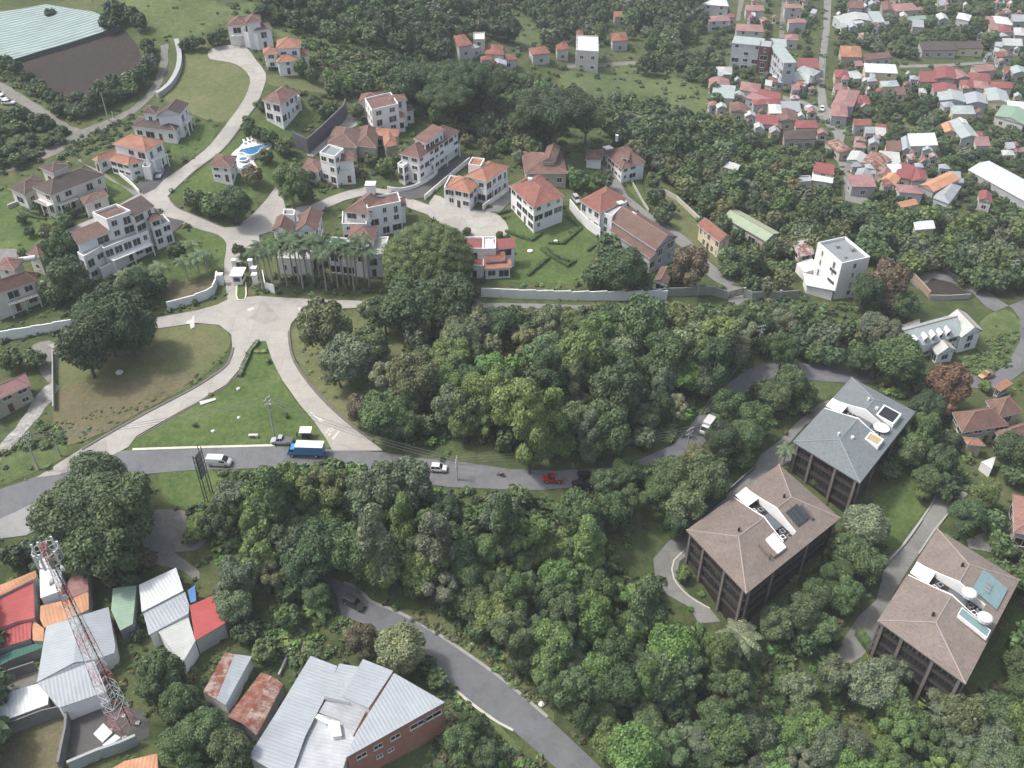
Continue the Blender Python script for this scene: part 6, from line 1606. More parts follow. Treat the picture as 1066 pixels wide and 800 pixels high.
def mass(name, items, kindp, nleaf, size, label=None, seed=3, core=True):
    """many crowns in one mesh: items = (x, y, zbase, radius, height factor, colour, crown kind)"""
    g = np.random.default_rng(seed)
    V_, F_, Cc = [], [], []; off = 0
    lib = {}
    for k in kindp:
        for s in range(3):
            v, C, Rr = leaf_cloud(k, 200+s, nleaf, size)
            f = np.arange(len(v)).reshape(-1, 4)
            lib[(k, s)] = (v, f, core_balls(C, Rr) if core else None)
    tri_v, tri_f, tri_c = [], [], []; toff = 0
    for (x, y, z, r, hz, c, k) in items:
        v, f, cb = lib[(k, int(g.integers(3)))]
        a = g.uniform(0, 6.28); ca, sa = np.cos(a), np.sin(a); M = np.array([[ca*r, -sa*r, 0], [sa*r, ca*r, 0], [0, 0, r*hz]])
        V_.append(v @ M.T + np.array([x, y, z])); F_.append(f + off); off += len(v); Cc.append(np.tile(np.array(c), (len(v), 1)))
        if cb:
            tri_v.append(cb[0] @ M.T + np.array([x, y, z])); tri_f.append(np.array(cb[1]) + toff); toff += len(cb[0]); tri_c.append(np.tile(np.array(c), (len(cb[0]), 1)))
    verts = np.concatenate(V_ + tri_v); nq = off
    faces = [tuple(q) for q in np.concatenate(F_).tolist()]
    if tri_f: faces += [tuple(q) for q in (np.concatenate(tri_f) + nq).tolist()]
    cols = np.concatenate(Cc + tri_c)
    me = bpy.data.meshes.new(name); me.from_pydata(verts.tolist(), [], faces); me.materials.append(M_LEAFA)
    at = me.attributes.new('tint', 'FLOAT_COLOR', 'POINT')
    at.data.foreach_set('color', np.concatenate([cols, np.ones((len(cols), 1))], 1).ravel())
    o = link(bpy.data.objects.new(name, me))
    return tag(o, label, None, None, 'stuff')
items = []
for t in FARR:
    k = 'round' if not t['key'].startswith('shrub') else 'shrub'
    R0, hc = PROTO[t['key']][2:4]
    items.append((t['p'].x, t['p'].y, t['p'].z + hc*t['sz']*.75, t['r'], t['sz']/t['s'], jitter(TONES[t['tone']], gj), k))
print('TREES near', len(NEAR), 'far', len(FARR))
# trees beyond the frame's top and sides so that the hills stay wooded from other viewpoints
g2 = random.Random(77)
for _ in range(420):
    u, v = g2.uniform(-260, 1320), g2.uniform(-60, -6)
    p = ground(u, v); 
    if p.y > 1500 or p.y < 0: continue
    r = g2.uniform(4, 7.5)
    items.append((p.x, p.y, T(p.x, p.y) + r*.9, r, g2.uniform(.8, 1.1), jitter(TONES[g2.choice(('dark green', 'deep green', 'mid green'))], g2), 'round'))
for _ in range(520):
    s = g2.choice((-1, 1, 1)); v = g2.uniform(20, 800); u = 533 + s*(533 + g2.uniform(12, 190))
    p = ground(u, v); r = g2.uniform(3.5, 6)
    if s < 0 and v < 560: continue
    items.append((p.x, p.y, T(p.x, p.y) + r*.9, r, g2.uniform(.8, 1.1), jitter(TONES[g2.choice(('deep green', 'mid green'))], g2), 'round'))
mass('distant_trees', items, ('round', 'shrub'), 1000, .135, 'far off tree cover of the valley and the hills')

# ---- undergrowth on the floor of the woods and rough slopes
under = []
def scatter(poly, n, r, tones, seed, hz=(.5, 1.0)):
    g = random.Random(seed)
    xs = [q[0] for q in poly]; ys = [q[1] for q in poly]; k = 0; c = []
    while len(c) < n and k < n*12:
        k += 1; u, v = g.uniform(min(xs), max(xs)), g.uniform(min(ys), max(ys))
        if inpoly(u, v, poly): c.append((u, v))
    if not c: return
    w = ground_np(c)
    for (x, y, z) in w:
        rr = g.uniform(*r)
        under.append((x, y, z, rr, g.uniform(*hz), jitter(TONES[g.choice(tones)], g, .25), 'shrub'))
UT = ('deep green', 'mid green', 'fresh green', 'olive', 'dark green')
scatter(CENTRAL, 420, (1.2, 2.6), UT, 1)
scatter([(q[0], q[1]+14) for q in CENTRAL if q[1] < 460], 160, (1.0, 2.2), UT, 41)
scatter(SOUTH1, 900, (1.0, 2.4), UT, 2)
scatter([(228,490),(345,489),(400,498),(440,506),(520,514),(540,530),(230,530)], 160, (.8, 1.6), ('fresh green', 'mid green', 'yellow green'), 3)
scatter([(720,660),(800,680),(870,700),(990,735),(1075,700),(1090,830),(640,820)], 420, (1.0, 2.2), UT, 4)
scatter([(730,440),(830,385),(845,415),(760,480)], 120, (1.0, 2.0), UT, 5)
scatter([(820,590),(905,535),(930,555),(880,640),(870,690),(800,690)], 160, (.9, 2.0), UT, 6)
scatter([(945,430),(1000,430),(1015,500),(1066,560),(1066,640),(1020,560),(985,520)], 160, (.8, 1.8), UT, 7)
scatter([(780,310),(940,320),(960,400),(930,420),(880,372),(780,365)], 220, (1.2, 2.4), UT, 8)
scatter([(600,130),(745,122),(870,172),(890,260),(770,300),(700,195)], 420, (1.5, 3.0), UT, 9)
scatter([(880,222),(1070,222),(1070,300),(985,275),(900,270)], 240, (1.5, 3.0), UT + ('yellow green',), 10)
scatter([(300,62),(430,52),(560,86),(598,128),(540,165),(455,122)], 420, (1.5, 3.2), UT, 11)
scatter(pxs('B', [(590,80),(820,140),(1010,240),(1060,330),(960,380),(870,300),(745,200)]), 90, (1.0, 2.4), ('mid green', 'fresh green', 'deep green'), 12)
scatter(VILL, 500, (1.2, 2.6), ('dark green', 'deep green', 'mid green'), 13, (.4, .7))
scatter([(-10,470),(40,470),(70,462),(62,440),(40,440),(0,480)], 60, (.6, 1.4), UT, 14)
scatter([(57,440),(74,466),(110,448),(150,425),(190,402),(235,366),(240,362),(205,400)], 80, (.3, .65), ('olive', 'yellow green', 'mid green'), 15)
scatter([(165,690),(205,700),(200,800),(290,800),(262,790),(240,745),(215,735)], 120, (.8, 1.8), UT, 16)
scatter([(262,640),(340,600),(352,640),(385,660),(330,690),(300,695),(262,690)], 130, (.7, 1.6), UT, 17)
scatter([(440,690),(470,720),(530,775),(560,800),(440,800),(465,740)], 170, (.7, 1.5), UT, 18)
scatter(pxs('A', [(0,240),(140,330),(260,420),(330,440),(330,530),(200,450),(60,360),(-20,330)]), 130, (.8, 1.8), ('mid green', 'deep green', 'yellow green'), 19)
scatter(pxs('A', [(330,560),(560,470),(540,540),(360,640),(240,640)]), 90, (.7, 1.5), ('deep green', 'dark green'), 20)
scatter([(0,115),(70,140),(40,165),(-10,185)], 120, (1.0, 2.2), ('deep green', 'dark green', 'mid green'), 21)
scatter([(0,340),(60,335),(160,310),(175,320),(90,345),(0,358)], 90, (.5, 1.2), UT, 22)
scatter([(505,322),(700,322),(830,312),(830,318),(700,330),(505,328)], 120, (.8, 1.8), UT, 23)
scatter([(60,290),(165,285),(175,318),(90,338),(60,330)], 90, (.8, 1.6), ('deep green', 'mid green'), 24)
scatter([(270,305),(375,308),(400,300),(380,290),(285,288)], 90, (.6, 1.3), ('dark green', 'deep green'), 25)
scatter([(1000,380),(1030,350),(1060,345),(1050,385),(1015,392)], 60, (.7, 1.5), ('yellow green', 'mid green'), 26)
scatter(pxs('C', [(560,600),(640,640),(640,745),(560,720),(400,650)]), 70, (.6, 1.4), ('deep green', 'mid green'), 27)
scatter(pxs('D', [(520,330),(690,330),(700,420),(540,400),(400,470),(350,450)]), 120, (.6, 1.5), ('deep green', 'mid green', 'brownish', 'yellow green'), 28)
scatter(pxs('a', [(430,320),(620,350),(760,430),(900,540),(1060,690),(1000,690),(850,540),(700,440),(560,370)]), 90, (.4, .9), ('olive', 'yellow green', 'pale green'), 29)
scatter(pxs('O', [(430,70),(420,200),(520,350),(700,520),(790,540),(800,380),(850,120)]), 100, (.3, .8), ('olive', 'yellow green', 'pale green'), 30)
# garden shrubs and rough weeds wherever nothing else covers the ground
def rough(poly, n, r, tones, seed, lawns=True, hz=(.5, 1.1)):
    g = random.Random(seed); xs = [q[0] for q in poly]; ys = [q[1] for q in poly]; c = []; k = 0
    while len(c) < n and k < n*14:
        k += 1; u, v = g.uniform(min(xs), max(xs)), g.uniform(min(ys), max(ys))
        if not inpoly(u, v, poly) or any(inpoly(u, v, q) for q in ROADPX) or (lawns and any(inpoly(u, v, q) for q in OPENPX)): continue
        c.append((u, v))
    for (x, y, z) in ground_np(c):
        if any(v_.inside(Vector((x, y, -999))) for v_ in ESTV): continue
        under.append((x, y, z, g.uniform(*r), g.uniform(*hz), jitter(TONES[g.choice(tones)], g, .25), 'shrub'))
ESTATE = [(0,170),(60,150),(150,100),(250,30),(310,40),(330,100),(420,80),(500,120),(560,150),(690,140),(760,230),(800,310),(500,310),(380,310),(280,310),(200,330),(0,340)]
rough(ESTATE, 620, (.5, 1.7), ('deep green', 'dark green', 'mid green', 'olive', 'fresh green'), 61)
rough(ESTATE, 130, (.3, .8), ('deep green', 'mid green', 'yellow green', 'brownish'), 62, False)
rough([(0,0),(1066,0),(1066,800),(0,800)], 2600, (.3, 1.1), ('deep green', 'mid green', 'fresh green', 'olive', 'olive'), 63)
rough([(0,480),(350,480),(480,800),(0,800)], 300, (.4, 1.2), ('deep green', 'mid green', 'fresh green', 'olive'), 64)
rough([(230,0),(760,0),(760,130),(560,160),(300,110)], 900, (.8, 2.2), ('deep green', 'mid green', 'fresh green', 'olive', 'dark green'), 65)
mass('undergrowth', under, ('shrub',), 90, .24, 'low shrubs and weeds covering the wood floor and banks', 5, core=False)
print('UNDER', len(under))

# ---- palms
def frond(mb, az, L, droop, w, n=9):
    pts = []
    for i in range(n+1):
        t = i/n; r = L*(t - .18*t*t*droop); z = L*(.55*t*(1-.2*droop) - .85*droop*t*t)
        pts.append(Vector((math.cos(az)*r, math.sin(az)*r, z)))
    side = Vector((-math.sin(az), math.cos(az), 0))
    for i in range(n):
        t = (i+.5)/n; ww = w*math.sin(math.pi*min(1, .15+.85*t))**.7
        d = (pts[i+1]-pts[i])
        for s in (-1, 1):
            tip = side*s*ww + d*.55 + Vector((0, 0, -ww*.45))
            mb.poly([pts[i], pts[i]+d*.8, pts[i]+d*.8+tip*.9, pts[i]+tip*1.0])
def palm_proto(h, L, nf, w, seed, trunk_r=.2):
    g = random.Random(seed)
    tm = MB(); tm.tube([(0, 0, -1), (.05, 0, h*.3), (.1, .05, h*.7), (.12, .08, h)], [trunk_r*1.5, trunk_r*1.15, trunk_r, trunk_r*.75], 8)
    to = tm.build('trunk', M_PALEBARK); tme = to.data; bpy.data.objects.remove(to)
    cm = MB()
    for i in range(nf): frond(cm, i*2.4 + g.uniform(-.3, .3), L*g.uniform(.85, 1.1), g.uniform(.45, 1.15), w)
    co = cm.build('crown', M_LEAF); cme = co.data; bpy.data.objects.remove(co)
    cme.transform(Matrix.Translation((.12, .08, h)))
    return tme, cme
ROYAL = palm_proto(12.3, 4.0, 22, .7, 1); SMALLP = palm_proto(4.5, 2.8, 14, .6, 2, .16); FAN = palm_proto(6.0, 5.2, 26, 1.0, 3, .3); BANANA = palm_proto(2.0, 3.2, 9, .7, 4, .2)
def palm(pr, u, v, label, cat, group, s=1.0, tone='deep green', name='palm_tree'):
    p = ground(u, v); root = empty(name, (p.x, p.y, T(p.x, p.y)), label, cat, group, gj.uniform(0, 6))
    root.scale = (s, s, s*gj.uniform(.92, 1.08))
    link(bpy.data.objects.new('trunk', pr[0]), root); c = link(bpy.data.objects.new('crown', pr[1]), root); c.color = (*jitter(TONES[tone], gj), 1)
royal = [(279,296),(285,301),(292,293),(299,297),(306,291),(312,296),(320,290),(327,295),(346,296),(352,300),(358,297),(364,298),(372,296),(380,294),(274,303),(316,302),(340,303),(369,303),(333,290),(385,300)]
royal.sort()
for i, (u, v) in enumerate(royal):
    where = 'leftmost of the left palm row by the gate' if i == 0 else 'rightmost in the palm rows below the white villas' if i == len(royal)-1 else ['', 'second', 'third', 'fourth', 'fifth', 'sixth', 'seventh', 'eighth', 'ninth', 'tenth', 'eleventh', 'twelfth', 'thirteenth', 'fourteenth', 'fifteenth', 'sixteenth', 'seventeenth', 'eighteenth', 'nineteenth'][i] + ' from the left in the palm rows by the gate'
    palm(ROYAL, u, v, 'tall royal palm, ' + where, 'palm', 'royal palms in front of the gate villas', .97, 'dark green')
for i, (u, v, w_) in enumerate([(196,292,'nearest the mansion terrace'),(208,288,'in the middle of the slope'),(216,283,'on the slope right of the middle'),(150,302,'below the mansion steps'),(136,304,'lowest on the left under the mansion'),(172,296,'above the dry brown slope'),(205,272,'highest on the lawn')]):
    palm(SMALLP, u, v, 'small feathery palm on the mansion slope, ' + w_, 'palm', 'small palms below the mansion', 1.25, 'mid green')
palm(FAN, 765, 682, 'broad bushy palm at the near corner of the middle apartment block', 'palm', None, 1.0, 'grey green')
palm(SMALLP, 815, 484, 'slender palm in the drive between the two upper apartment blocks', 'palm', None, 1.1, 'grey green')
palm(BANANA, 331, 640, 'banana plant with long drooping leaves beside the dark car', 'plant', None, 1.1, 'fresh green', 'banana_plant')
palm(SMALLP, 424, 172, 'palm in front of the big brown roofed villa', 'palm', None, 1.2, 'deep green')

# ---- clipped hedges
def hedge(tile, pts, w, h, label, tone='deep green'):
    P = strip_pts(pxs(tile, pts), False, .5)
    g = np.random.default_rng(abs(len(pts)*7+int(P[0].x)))
    base = Vector((P[0].x, P[0].y, T(P[0].x, P[0].y)))
    mb = MB(base); wall_mb(mb, P, w*.8, h*.9, .2)
    for i in range(len(P)-1):
        d = (P[i+1]-P[i]); q = Vector((-d.y, d.x)).normalized()
        for _ in range(10):
            c = P[i] + d*g.uniform(0, 1) + q*g.uniform(-.5, .5)*w
            z = T(c.x, c.y) + g.uniform(.15, 1.05)*h if _ % 2 else T(c.x, c.y) + h
            a = Vector(g.normal(size=3)).normalized()*.16; b = Vector(g.normal(size=3)).normalized()*.16
            cc = Vector((c.x, c.y, z)); mb.poly([cc-a, cc-b, cc+a, cc+b])
    o = mb.build('hedge', M_LEAF); o.location = base; o.color = (*TONES[tone], 1)
    return tag(o, label, 'hedge')
hedge('F', [(262,482),(320,505),(370,520),(412,488)], .9, .9, 'clipped angular hedge beside the red cube villa lawn')
hedge('F', [(438,530),(500,532),(572,468),(510,420)], .8, .8, 'clipped hedge round the upper part of the hedge lawn')
hedge('F', [(408,556),(440,580),(515,625),(550,602)], .9, .9, 'clipped hedge bent like a hook in the hedge lawn')
hedge('F', [(428,548),(470,585),(525,606)], .7, .8, 'second hedge inside the hook shaped hedge')
hedge('F', [(352,664),(440,590)], .9, .9, 'straight diagonal hedge on the hedge lawn')
hedge('F', [(598,562),(630,538)], .8, .8, 'short hedge near the white garden wall')
hedge('F', [(232,410),(280,395)], .8, .9, 'short hedge at the foot of the red cube villa')
hedge('C', [(80,358),(120,380),(190,392)], .9, .7, 'curved hedge on the lawn below the dark roofed villa')
hedge('C', [(95,345),(140,368),(190,378)], .8, .6, 'inner curved hedge on the lawn below the dark roofed villa')
hedge('O', [(272,145),(240,185),(215,240),(195,290)], 1.2, .9, 'dark planted border along the tip of the green triangle', 'grey green')
hedge('O', [(255,185),(310,185)], 1.6, .5, 'yellow flower bed across the tip of the green triangle', 'yellow green')
hedge('B', [(590,290),(740,292),(860,298)], 1.0, 1.2, 'dark hedge above the small dry lot', 'dark green')
hedge('C', [(270,395),(350,380),(372,350)], .8, .9, 'hedge along the drive behind the mansion', 'dark green')
hedge('U', [(185,520),(245,600)], 2.0, 1.6, 'thick clipped hedge beside the lower apartment drive')
for i, (tile, x, y, r, tone, w_) in enumerate([('O',315,232,.9,'yellow green','bright yellow bush on the green triangle near its tip'),('O',392,452,.8,'mid green','lone bush in the middle right of the green triangle'),('O',15,490,.8,'mid green','lone bush at the left of the green triangle'),('D',690,430,2.2,'yellow green','rounded yellow green bush before the big brown roofed villa'),('D',650,370,2.2,'yellow green','tall yellow green bush beside the small brown hip roof'),
                                          ('b',510,150,2.0,'yellow green','bright bush at the left corner of the middle apartment block'),('c',470,180,1.6,'yellow green','yellowish bush against the lower apartment block'),('R',620,600,2.4,'yellow green','bright bush on the lawn below the blue roofed block'),('R',890,150,2.2,'yellow green','bright bush below the rusty brown tree'),('X',140,215,2.4,'mid green','round bush behind the green shed roof')]):
    p = ground(*px(tile, x, y)); me, tm, R0, hc, nm = PROTO['shrub%d' % (i % 2)]
    root = empty('shrub', (p.x, p.y, T(p.x, p.y)), w_, 'shrub', None, i*1.3); root.scale = (r/R0,)*3
    link(bpy.data.objects.new('stem', tm), root); c = link(bpy.data.objects.new('foliage', me), root); c.color = (*TONES[tone], 1)

# ================================================================== WALLS AND FENCES
M_WWALL = plain('whitewashed wall', (0.68, 0.69, 0.68), 0.8, var=.12)
wall('garden_wall', [(501,309),(540,311),(600,313),(650,313),(694,312)], M_WWALL, 2.6, 'long stepped whitewashed wall below the hedge lawn', stepped=6, width=.3)
wall('garden_wall', pxs('L', [(0,692),(85,686),(165,684),(245,680),(325,678),(412,704)]), plain('beige block wall', (.27,.265,.25), .85), 2.6, 'beige block wall with capped pillars left of the dark gate', pillars=11, pmat=CONC)
wall('garden_wall', pxs('L', [(500,690),(545,706),(620,706),(700,704),(800,696)]), plain('beige block wall', (.27,.265,.25), .85), 2.6, 'beige block wall right of the dark gate with small tower pillar', pillars=11, pmat=CONC)
def slat_gate():
    a = ground(*px('L', 416, 700)); b = ground(*px('L', 498, 690))
    base = Vector((a.x, a.y, T(a.x, a.y))); root = empty('gate', base, 'dark metal gate closing the drive between the beige walls', 'gate')
    d = Vector((b.x-a.x, b.y-a.y, 0)); L = d.length; d.normalize(); n = Vector((-d.y, d.x, 0)); M = plain('dark gate steel', (.05,.05,.052), .5, .3)
    for k in range(2):
        m = MB(base); o = base + d*(L/2*k + .05); w = L/2 - .1
        for z in (.15, 2.1): m.box(o + Vector((0,0,z)), d*w, n*.08, (0,0,.12))
        for x in (0, w-.12): m.box(o + d*x + Vector((0,0,.27)), d*.12, n*.08, (0,0,1.83))
        nb = int(w/.22)
        for j in range(1, nb): m.box(o + d*(w*j/nb) + n*.02 + Vector((0,0,.27)), d*.13, n*.04, (0,0,1.83))
        m.build('gate_leaf', M, root)
slat_gate()
wall('garden_wall', [(175,323),(190,319),(205,315),(216,311),(223,306),(226,298),(227,290)], M_WWALL, 2.3, 'curved whitewashed wall left of the estate gate', width=.35, stepped=4)
wall('garden_wall', [(-12,357),(20,352),(50,347),(88,340)], M_WWALL, 2.6, 'whitewashed wall running out of the left edge', width=.35, stepped=6)
wall('garden_wall', pxs('k', [(545,300),(570,430),(665,455)]), WHITE, 2.6, 'short bright white curved wall right of the estate gate')
wall('retaining_wall', pxs('B', [(135,402),(185,365),(222,300),(228,240),(215,180)]), plain('pale stone wall', (.33,.34,.33), .85, var=.15), 1.8, 'pale stone wall along the dry lot and the gravel track', width=1.6, smooth=True)
wall('retaining_wall', pxs('D', [(262,285),(320,318),(380,265),(470,178),(478,150)]), plain('dark grey wall', (.095,.10,.105), .85, var=.15), 5.0, 'tall dark grey retaining wall above the concrete lane', width=.5)
wall('garden_wall', pxs('D', [(645,466),(700,474),(770,455),(835,415),(850,395)]), WHITE, 1.3, 'low white wall round the big brown roofed villa garden', smooth=True)
wall('garden_wall', pxs('D', [(798,506),(820,488),(900,420),(985,350)]), WHITE, 1.6, 'white wall along the right side of the sloping drive')
wall('garden_wall', pxs('F', [(168,392),(230,345),(275,312)]), WHITE, 1.8, 'white wall between the orange roofed villa and the red cube villa')
wall('garden_wall', pxs('F', [(525,385),(560,430),(600,470),(650,505)]), WHITE, 3.2, 'white wall descending beside the red hip roof')
wall('garden_wall', pxs('L', [(18,95),(130,155),(255,272)]), plain('cream wall', (.45,.43,.37), .85), 1.6, 'thin cream wall along the upper side of the grass strip', width=.3)
wall('garden_wall', pxs('F', [(700,170),(770,262),(830,370),(850,400)]), plain('pale garden wall', (.35,.34,.31), .85), 1.0, 'low pale wall along the lane behind the long brown villa', width=.3)
wall('garden_wall', pxs('C', [(35,345),(110,315),(130,300)]), CONC, 1.2, 'pale terrace wall on the lawn of the dark roofed villa', width=.8)
wall('garden_wall', pxs('C', [(470,190),(545,252),(575,285)]), WHITE, 1.2, 'white wall along the forecourt of the orange roofed villa')
wall('garden_wall', pxs('W', [(-30,585),(120,535),(260,480),(400,450),(600,375)]), DARKC, 3.0, 'long weathered concrete wall behind the mast yard')
wall('garden_wall', pxs('W', [(390,462),(385,560),(368,640),(345,760)]), DARKC, 2.6, 'weathered concrete wall between the mast yard and the dry lot', width=.4)
wall('garden_wall', pxs('W', [(395,760),(560,690),(680,650),(770,610)]), plain('pale block wall', (.30,.32,.32), .85), 2.6, 'pale block wall closing the mast yard at the bottom', width=.5)
wall('garden_wall', pxs('W', [(-20,290),(60,250),(210,200)]), DARKC, 2.4, 'concrete wall between the white low roof and the green awning')
wall('garden_wall', pxs('Y', [(370,165),(395,110),(415,65)]), CONC, .8, 'thin concrete edging left of the grey metal roofs', width=.35)
wall('garden_wall', pxs('Z', [(238,355),(330,470),(430,580)]), plain('brick coped wall', (.30,.22,.16), .85), 2.2, 'brick coped wall below the dark reddish tree', width=.4)
wall('garden_wall', pxs('Z', [(430,592),(560,594),(700,585)]), CONC, 1.6, 'pale wall along the yard behind the dormered house')
wall('garden_wall', pxs('Z', [(520,400),(640,470),(745,560)]), DARKC, 1.4, 'dark roadside wall on the upper side of the bend')
wall('garden_wall', pxs('N', [(222,195),(226,430)]), plain('pale fence board', (.30,.31,.29), .8), 1.6, 'straight pale fence wall between the rubble drive and the dry island', width=.25)
wall('retaining_wall', pxs('S', [(225,290),(310,215),(425,110)]), DARKC, 1.0, 'low dark wall along the drive of the middle apartment block')

# ================================================================== SWIMMING POOL
def pool():
    deck = sheet('pool_deck', pxs('B', [(425,690),(440,635),(470,610),(490,588),(540,572),(598,592),(600,612),(545,650),(530,668),(545,690),(530,712),(470,715),(440,712)]), plain('white pool deck', (.58,.57,.54), .7, var=.06), .22, 1.5)
    P = catmull(pxs('B', [(470,632),(500,600),(530,588),(555,586),(592,603),(560,620),(548,645),(520,658),(492,640)]), True, 3)
    w = [ground(p.x, p.y) for p in P]
    c = sum(w, Vector((0,0,0)))/len(w); z = T(c.x, c.y) + .55
    base = Vector((c.x, c.y, z))
    root = empty('swimming_pool', base, 'blue freeform swimming pool with white rim in the estate garden', 'pool')
    water, nt, b = nodes_of('pool water'); n = noise(nt, .5, 2, .5, pos(nt))
    nt.links.new(ramp(nt, n, [(.3, (.035,.13,.26)), (.7, (.06,.19,.34))]), b.inputs['Base Color']); b.inputs['Roughness'].default_value = .12
    mb = MB(base); mb.poly([Vector((p.x, p.y, z)) for p in w]); mb.build('water', water, root)
    rim = MB(base); n_ = len(w)
    for i in range(n_):
        a, b_ = w[i], w[(i+1) % n_]; oa = c + (a-c)*1.10; ob = c + (b_-c)*1.10
        q = lambda p, zz: Vector((p.x, p.y, zz))
        rim.poly([q(a, z+.12), q(b_, z+.12), q(ob, z+.12), q(oa, z+.12)]); rim.poly([q(oa, z-1.4), q(ob, z-1.4), q(ob, z+.12), q(oa, z+.12)]); rim.poly([q(b_, z-.1), q(a, z-.1), q(a, z+.12), q(b_, z+.12)])
    rim.build('rim', plain('white pool rim', (.62,.61,.58), .6, var=.05), root)
    for i, (x, y) in enumerate([(492,590),(508,583),(522,578)]):
        p = ground(*px('B', x, y)); bb = Vector((p.x, p.y, T(p.x, p.y)+.25))
        r = empty('sun_lounger', bb, 'white sun lounger on the far pool edge, ' + ['left one', 'middle one', 'right one'][i] + ' of three', 'lounger', 'pool loungers', .5)
        m = MB(); m.box((-.35,-.9,.3), (.7,0,0), (0,1.2,0), (0,0,.08)); m.box((-.35,.31,.32), (.7,0,0), (0,.6,.45), (0,-.03,.08)); m.build('bed', WHITE, r)
        for (a, b_) in ((-.3,-.8),(.24,-.8),(-.3,.2),(.24,.2)):
            l = MB(); l.box((a,b_,0), (.06,0,0), (0,.06,0), (0,0,.3)); l.build('leg', FRAME, r)
    for (x, y, s, nm) in ((488,662,1.6,'hot tub'),(505,695,2.0,'round paddling pool')):
        p = ground(*px('B', x, y)); bb = Vector((p.x, p.y, T(p.x, p.y)+.2))
        r = empty('pool_tub', bb, 'small round white ' + nm + ' beside the swimming pool', 'pool')
        m = MB(bb); m.tube([bb, bb+Vector((0,0,.5))], s, 20, False)
        for k in range(20):
            a0, a1 = 2*math.pi*k/20, 2*math.pi*(k+1)/20
            f = lambda a, rr: bb + Vector((math.cos(a)*rr, math.sin(a)*rr, .5))
            m.poly([f(a0, s), f(a1, s), f(a1, s*.78), f(a0, s*.78)])
        m.build('rim', WHITE, r)
        m = MB(bb); m.poly([bb + Vector((math.cos(2*math.pi*k/20)*s*.8, math.sin(2*math.pi*k/20)*s*.8, .42)) for k in range(20)]); m.build('water', water, r)
pool()

# ================================================================== SHADE NET OVER THE FIELD
def netting():
    P = pxs('A', [(-30,50),(60,42),(190,18),(290,35),(380,48),(440,72),(494,106),(390,142),(280,178),(160,212),(45,247),(-30,225)])
    w = [ground(u, v, 1.9) for u, v in P]
    c = sum(w, Vector((0,0,0)))/len(w); base = Vector((c.x, c.y, T(c.x, c.y)))
    root = empty('shade_net', base, 'wide striped green grey shade net stretched over crops beside the ploughed field', 'shade net')
    m, nt, b = nodes_of('shade net cloth')
    p = pos(nt); mp = nt.nodes.new('ShaderNodeMapping'); nt.links.new(p, mp.inputs['Vector']); mp.inputs['Rotation'].default_value = (0, 0, R(-20))
    wv = nt.nodes.new('ShaderNodeTexWave'); wv.bands_direction = 'Y'; wv.inputs['Scale'].default_value = .14; wv.inputs['Distortion'].default_value = 4.5; wv.inputs['Detail'].default_value = 3; wv.inputs['Detail Scale'].default_value = .8
    nt.links.new(mp.outputs['Vector'], wv.inputs['Vector'])
    n = noise(nt, .12, 4, .6, p)
    col = ramp(nt, wv.outputs['Fac'], [(.25, (.12,.175,.165)), (.7, (.17,.235,.225)), (.95, (.30,.36,.355))])
    col = mix(nt, 1.0, col, ramp(nt, n, [(.3, (.85,.85,.85)), (.7, (1.12,1.12,1.12))]), 'MULTIPLY')
    nt.links.new(col, b.inputs['Base Color']); b.inputs['Roughness'].default_value = .7
    mb = MB(base)
    for i in range(len(w)):      # roof cloth as a fan of strips sagging a little
        a, d = w[i], w[(i+1) % len(w)]
        za, zd = T(a.x, a.y)+1.9, T(d.x, d.y)+1.9
        K = 6
        for k in range(K):
            t0, t1 = k/K, (k+1)/K
            def L(p_, z_, t): q = p_ + (c-p_)*t; return Vector((q.x, q.y, T(q.x, q.y) + 1.9 - .25*(k % 2 if t in (t0,) else (k+1) % 2)*0))
            q = [L(a, za, t0), L(d, zd, t0), L(d, zd, t1), L(a, za, t1)]
            mb.poly(q if t1 < 1 else q[:3])
    mb.build('net_roof', m, root)
    sd = MB(base)
    for i in range(len(w)):
        a, d = w[i], w[(i+1) % len(w)]
        za, zd = T(a.x, a.y), T(d.x, d.y)
        sd.poly([(a.x, a.y, za), (d.x, d.y, zd), (d.x, d.y, zd+1.85), (a.x, a.y, za+1.85)])
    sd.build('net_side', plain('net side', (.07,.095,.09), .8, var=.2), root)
    for i in range(len(w)):
        po = MB(base); a = w[i] + (c-w[i])*.015; z = T(a.x, a.y); po.tube([(a.x, a.y, z-.5), (a.x, a.y, z+2.0)], .08, 6); po.build('post', STEEL, root)
netting()

# ================================================================== VEHICLES
M_TYRE = plain('tyre', (.018,.018,.019), .85); M_LAMP = plain('headlight lens', (.55,.55,.52), .15); M_TAIL = plain('tail light', (.30,.02,.02), .3); M_CHROME = plain('wheel rim', (.42,.42,.43), .35, .6)
CAR_GLASS = plain('dark car glass', (.018,.021,.024), .08)
def paintm(name, c): return plain('car paint ' + name, c, .3, var=.03)
def add_wheel(root, x, y, r, w):
    t = MB(); t.tube([(x, y-w/2, r), (x, y-w*.42, r), (x, y+w*.42, r), (x, y+w/2, r)], [r*.9, r, r, r*.9], 16); o = t.build('wheel', M_TYRE, root, False)
    s = 1 if y > 0 else -1
    rm = MB(); rm.tube([(x, y+s*(w/2-.02), r), (x, y+s*(w/2+.02), r)], [r*.62, r*.55], 10); rm.build('rim', M_CHROME, o)
def loft(mb, secs):
    """closed body from cross sections: each (x, [(y, z) ring])"""
    rings = [[Vector((x, y, z)) for y, z in ring] for x, ring in secs]
    for a, b in zip(rings, rings[1:]):
        n = len(a)
        for k in range(n): mb.poly([a[k], a[(k+1) % n], b[(k+1) % n], b[k]])
    mb.poly(rings[0]); mb.poly(rings[-1][::-1])
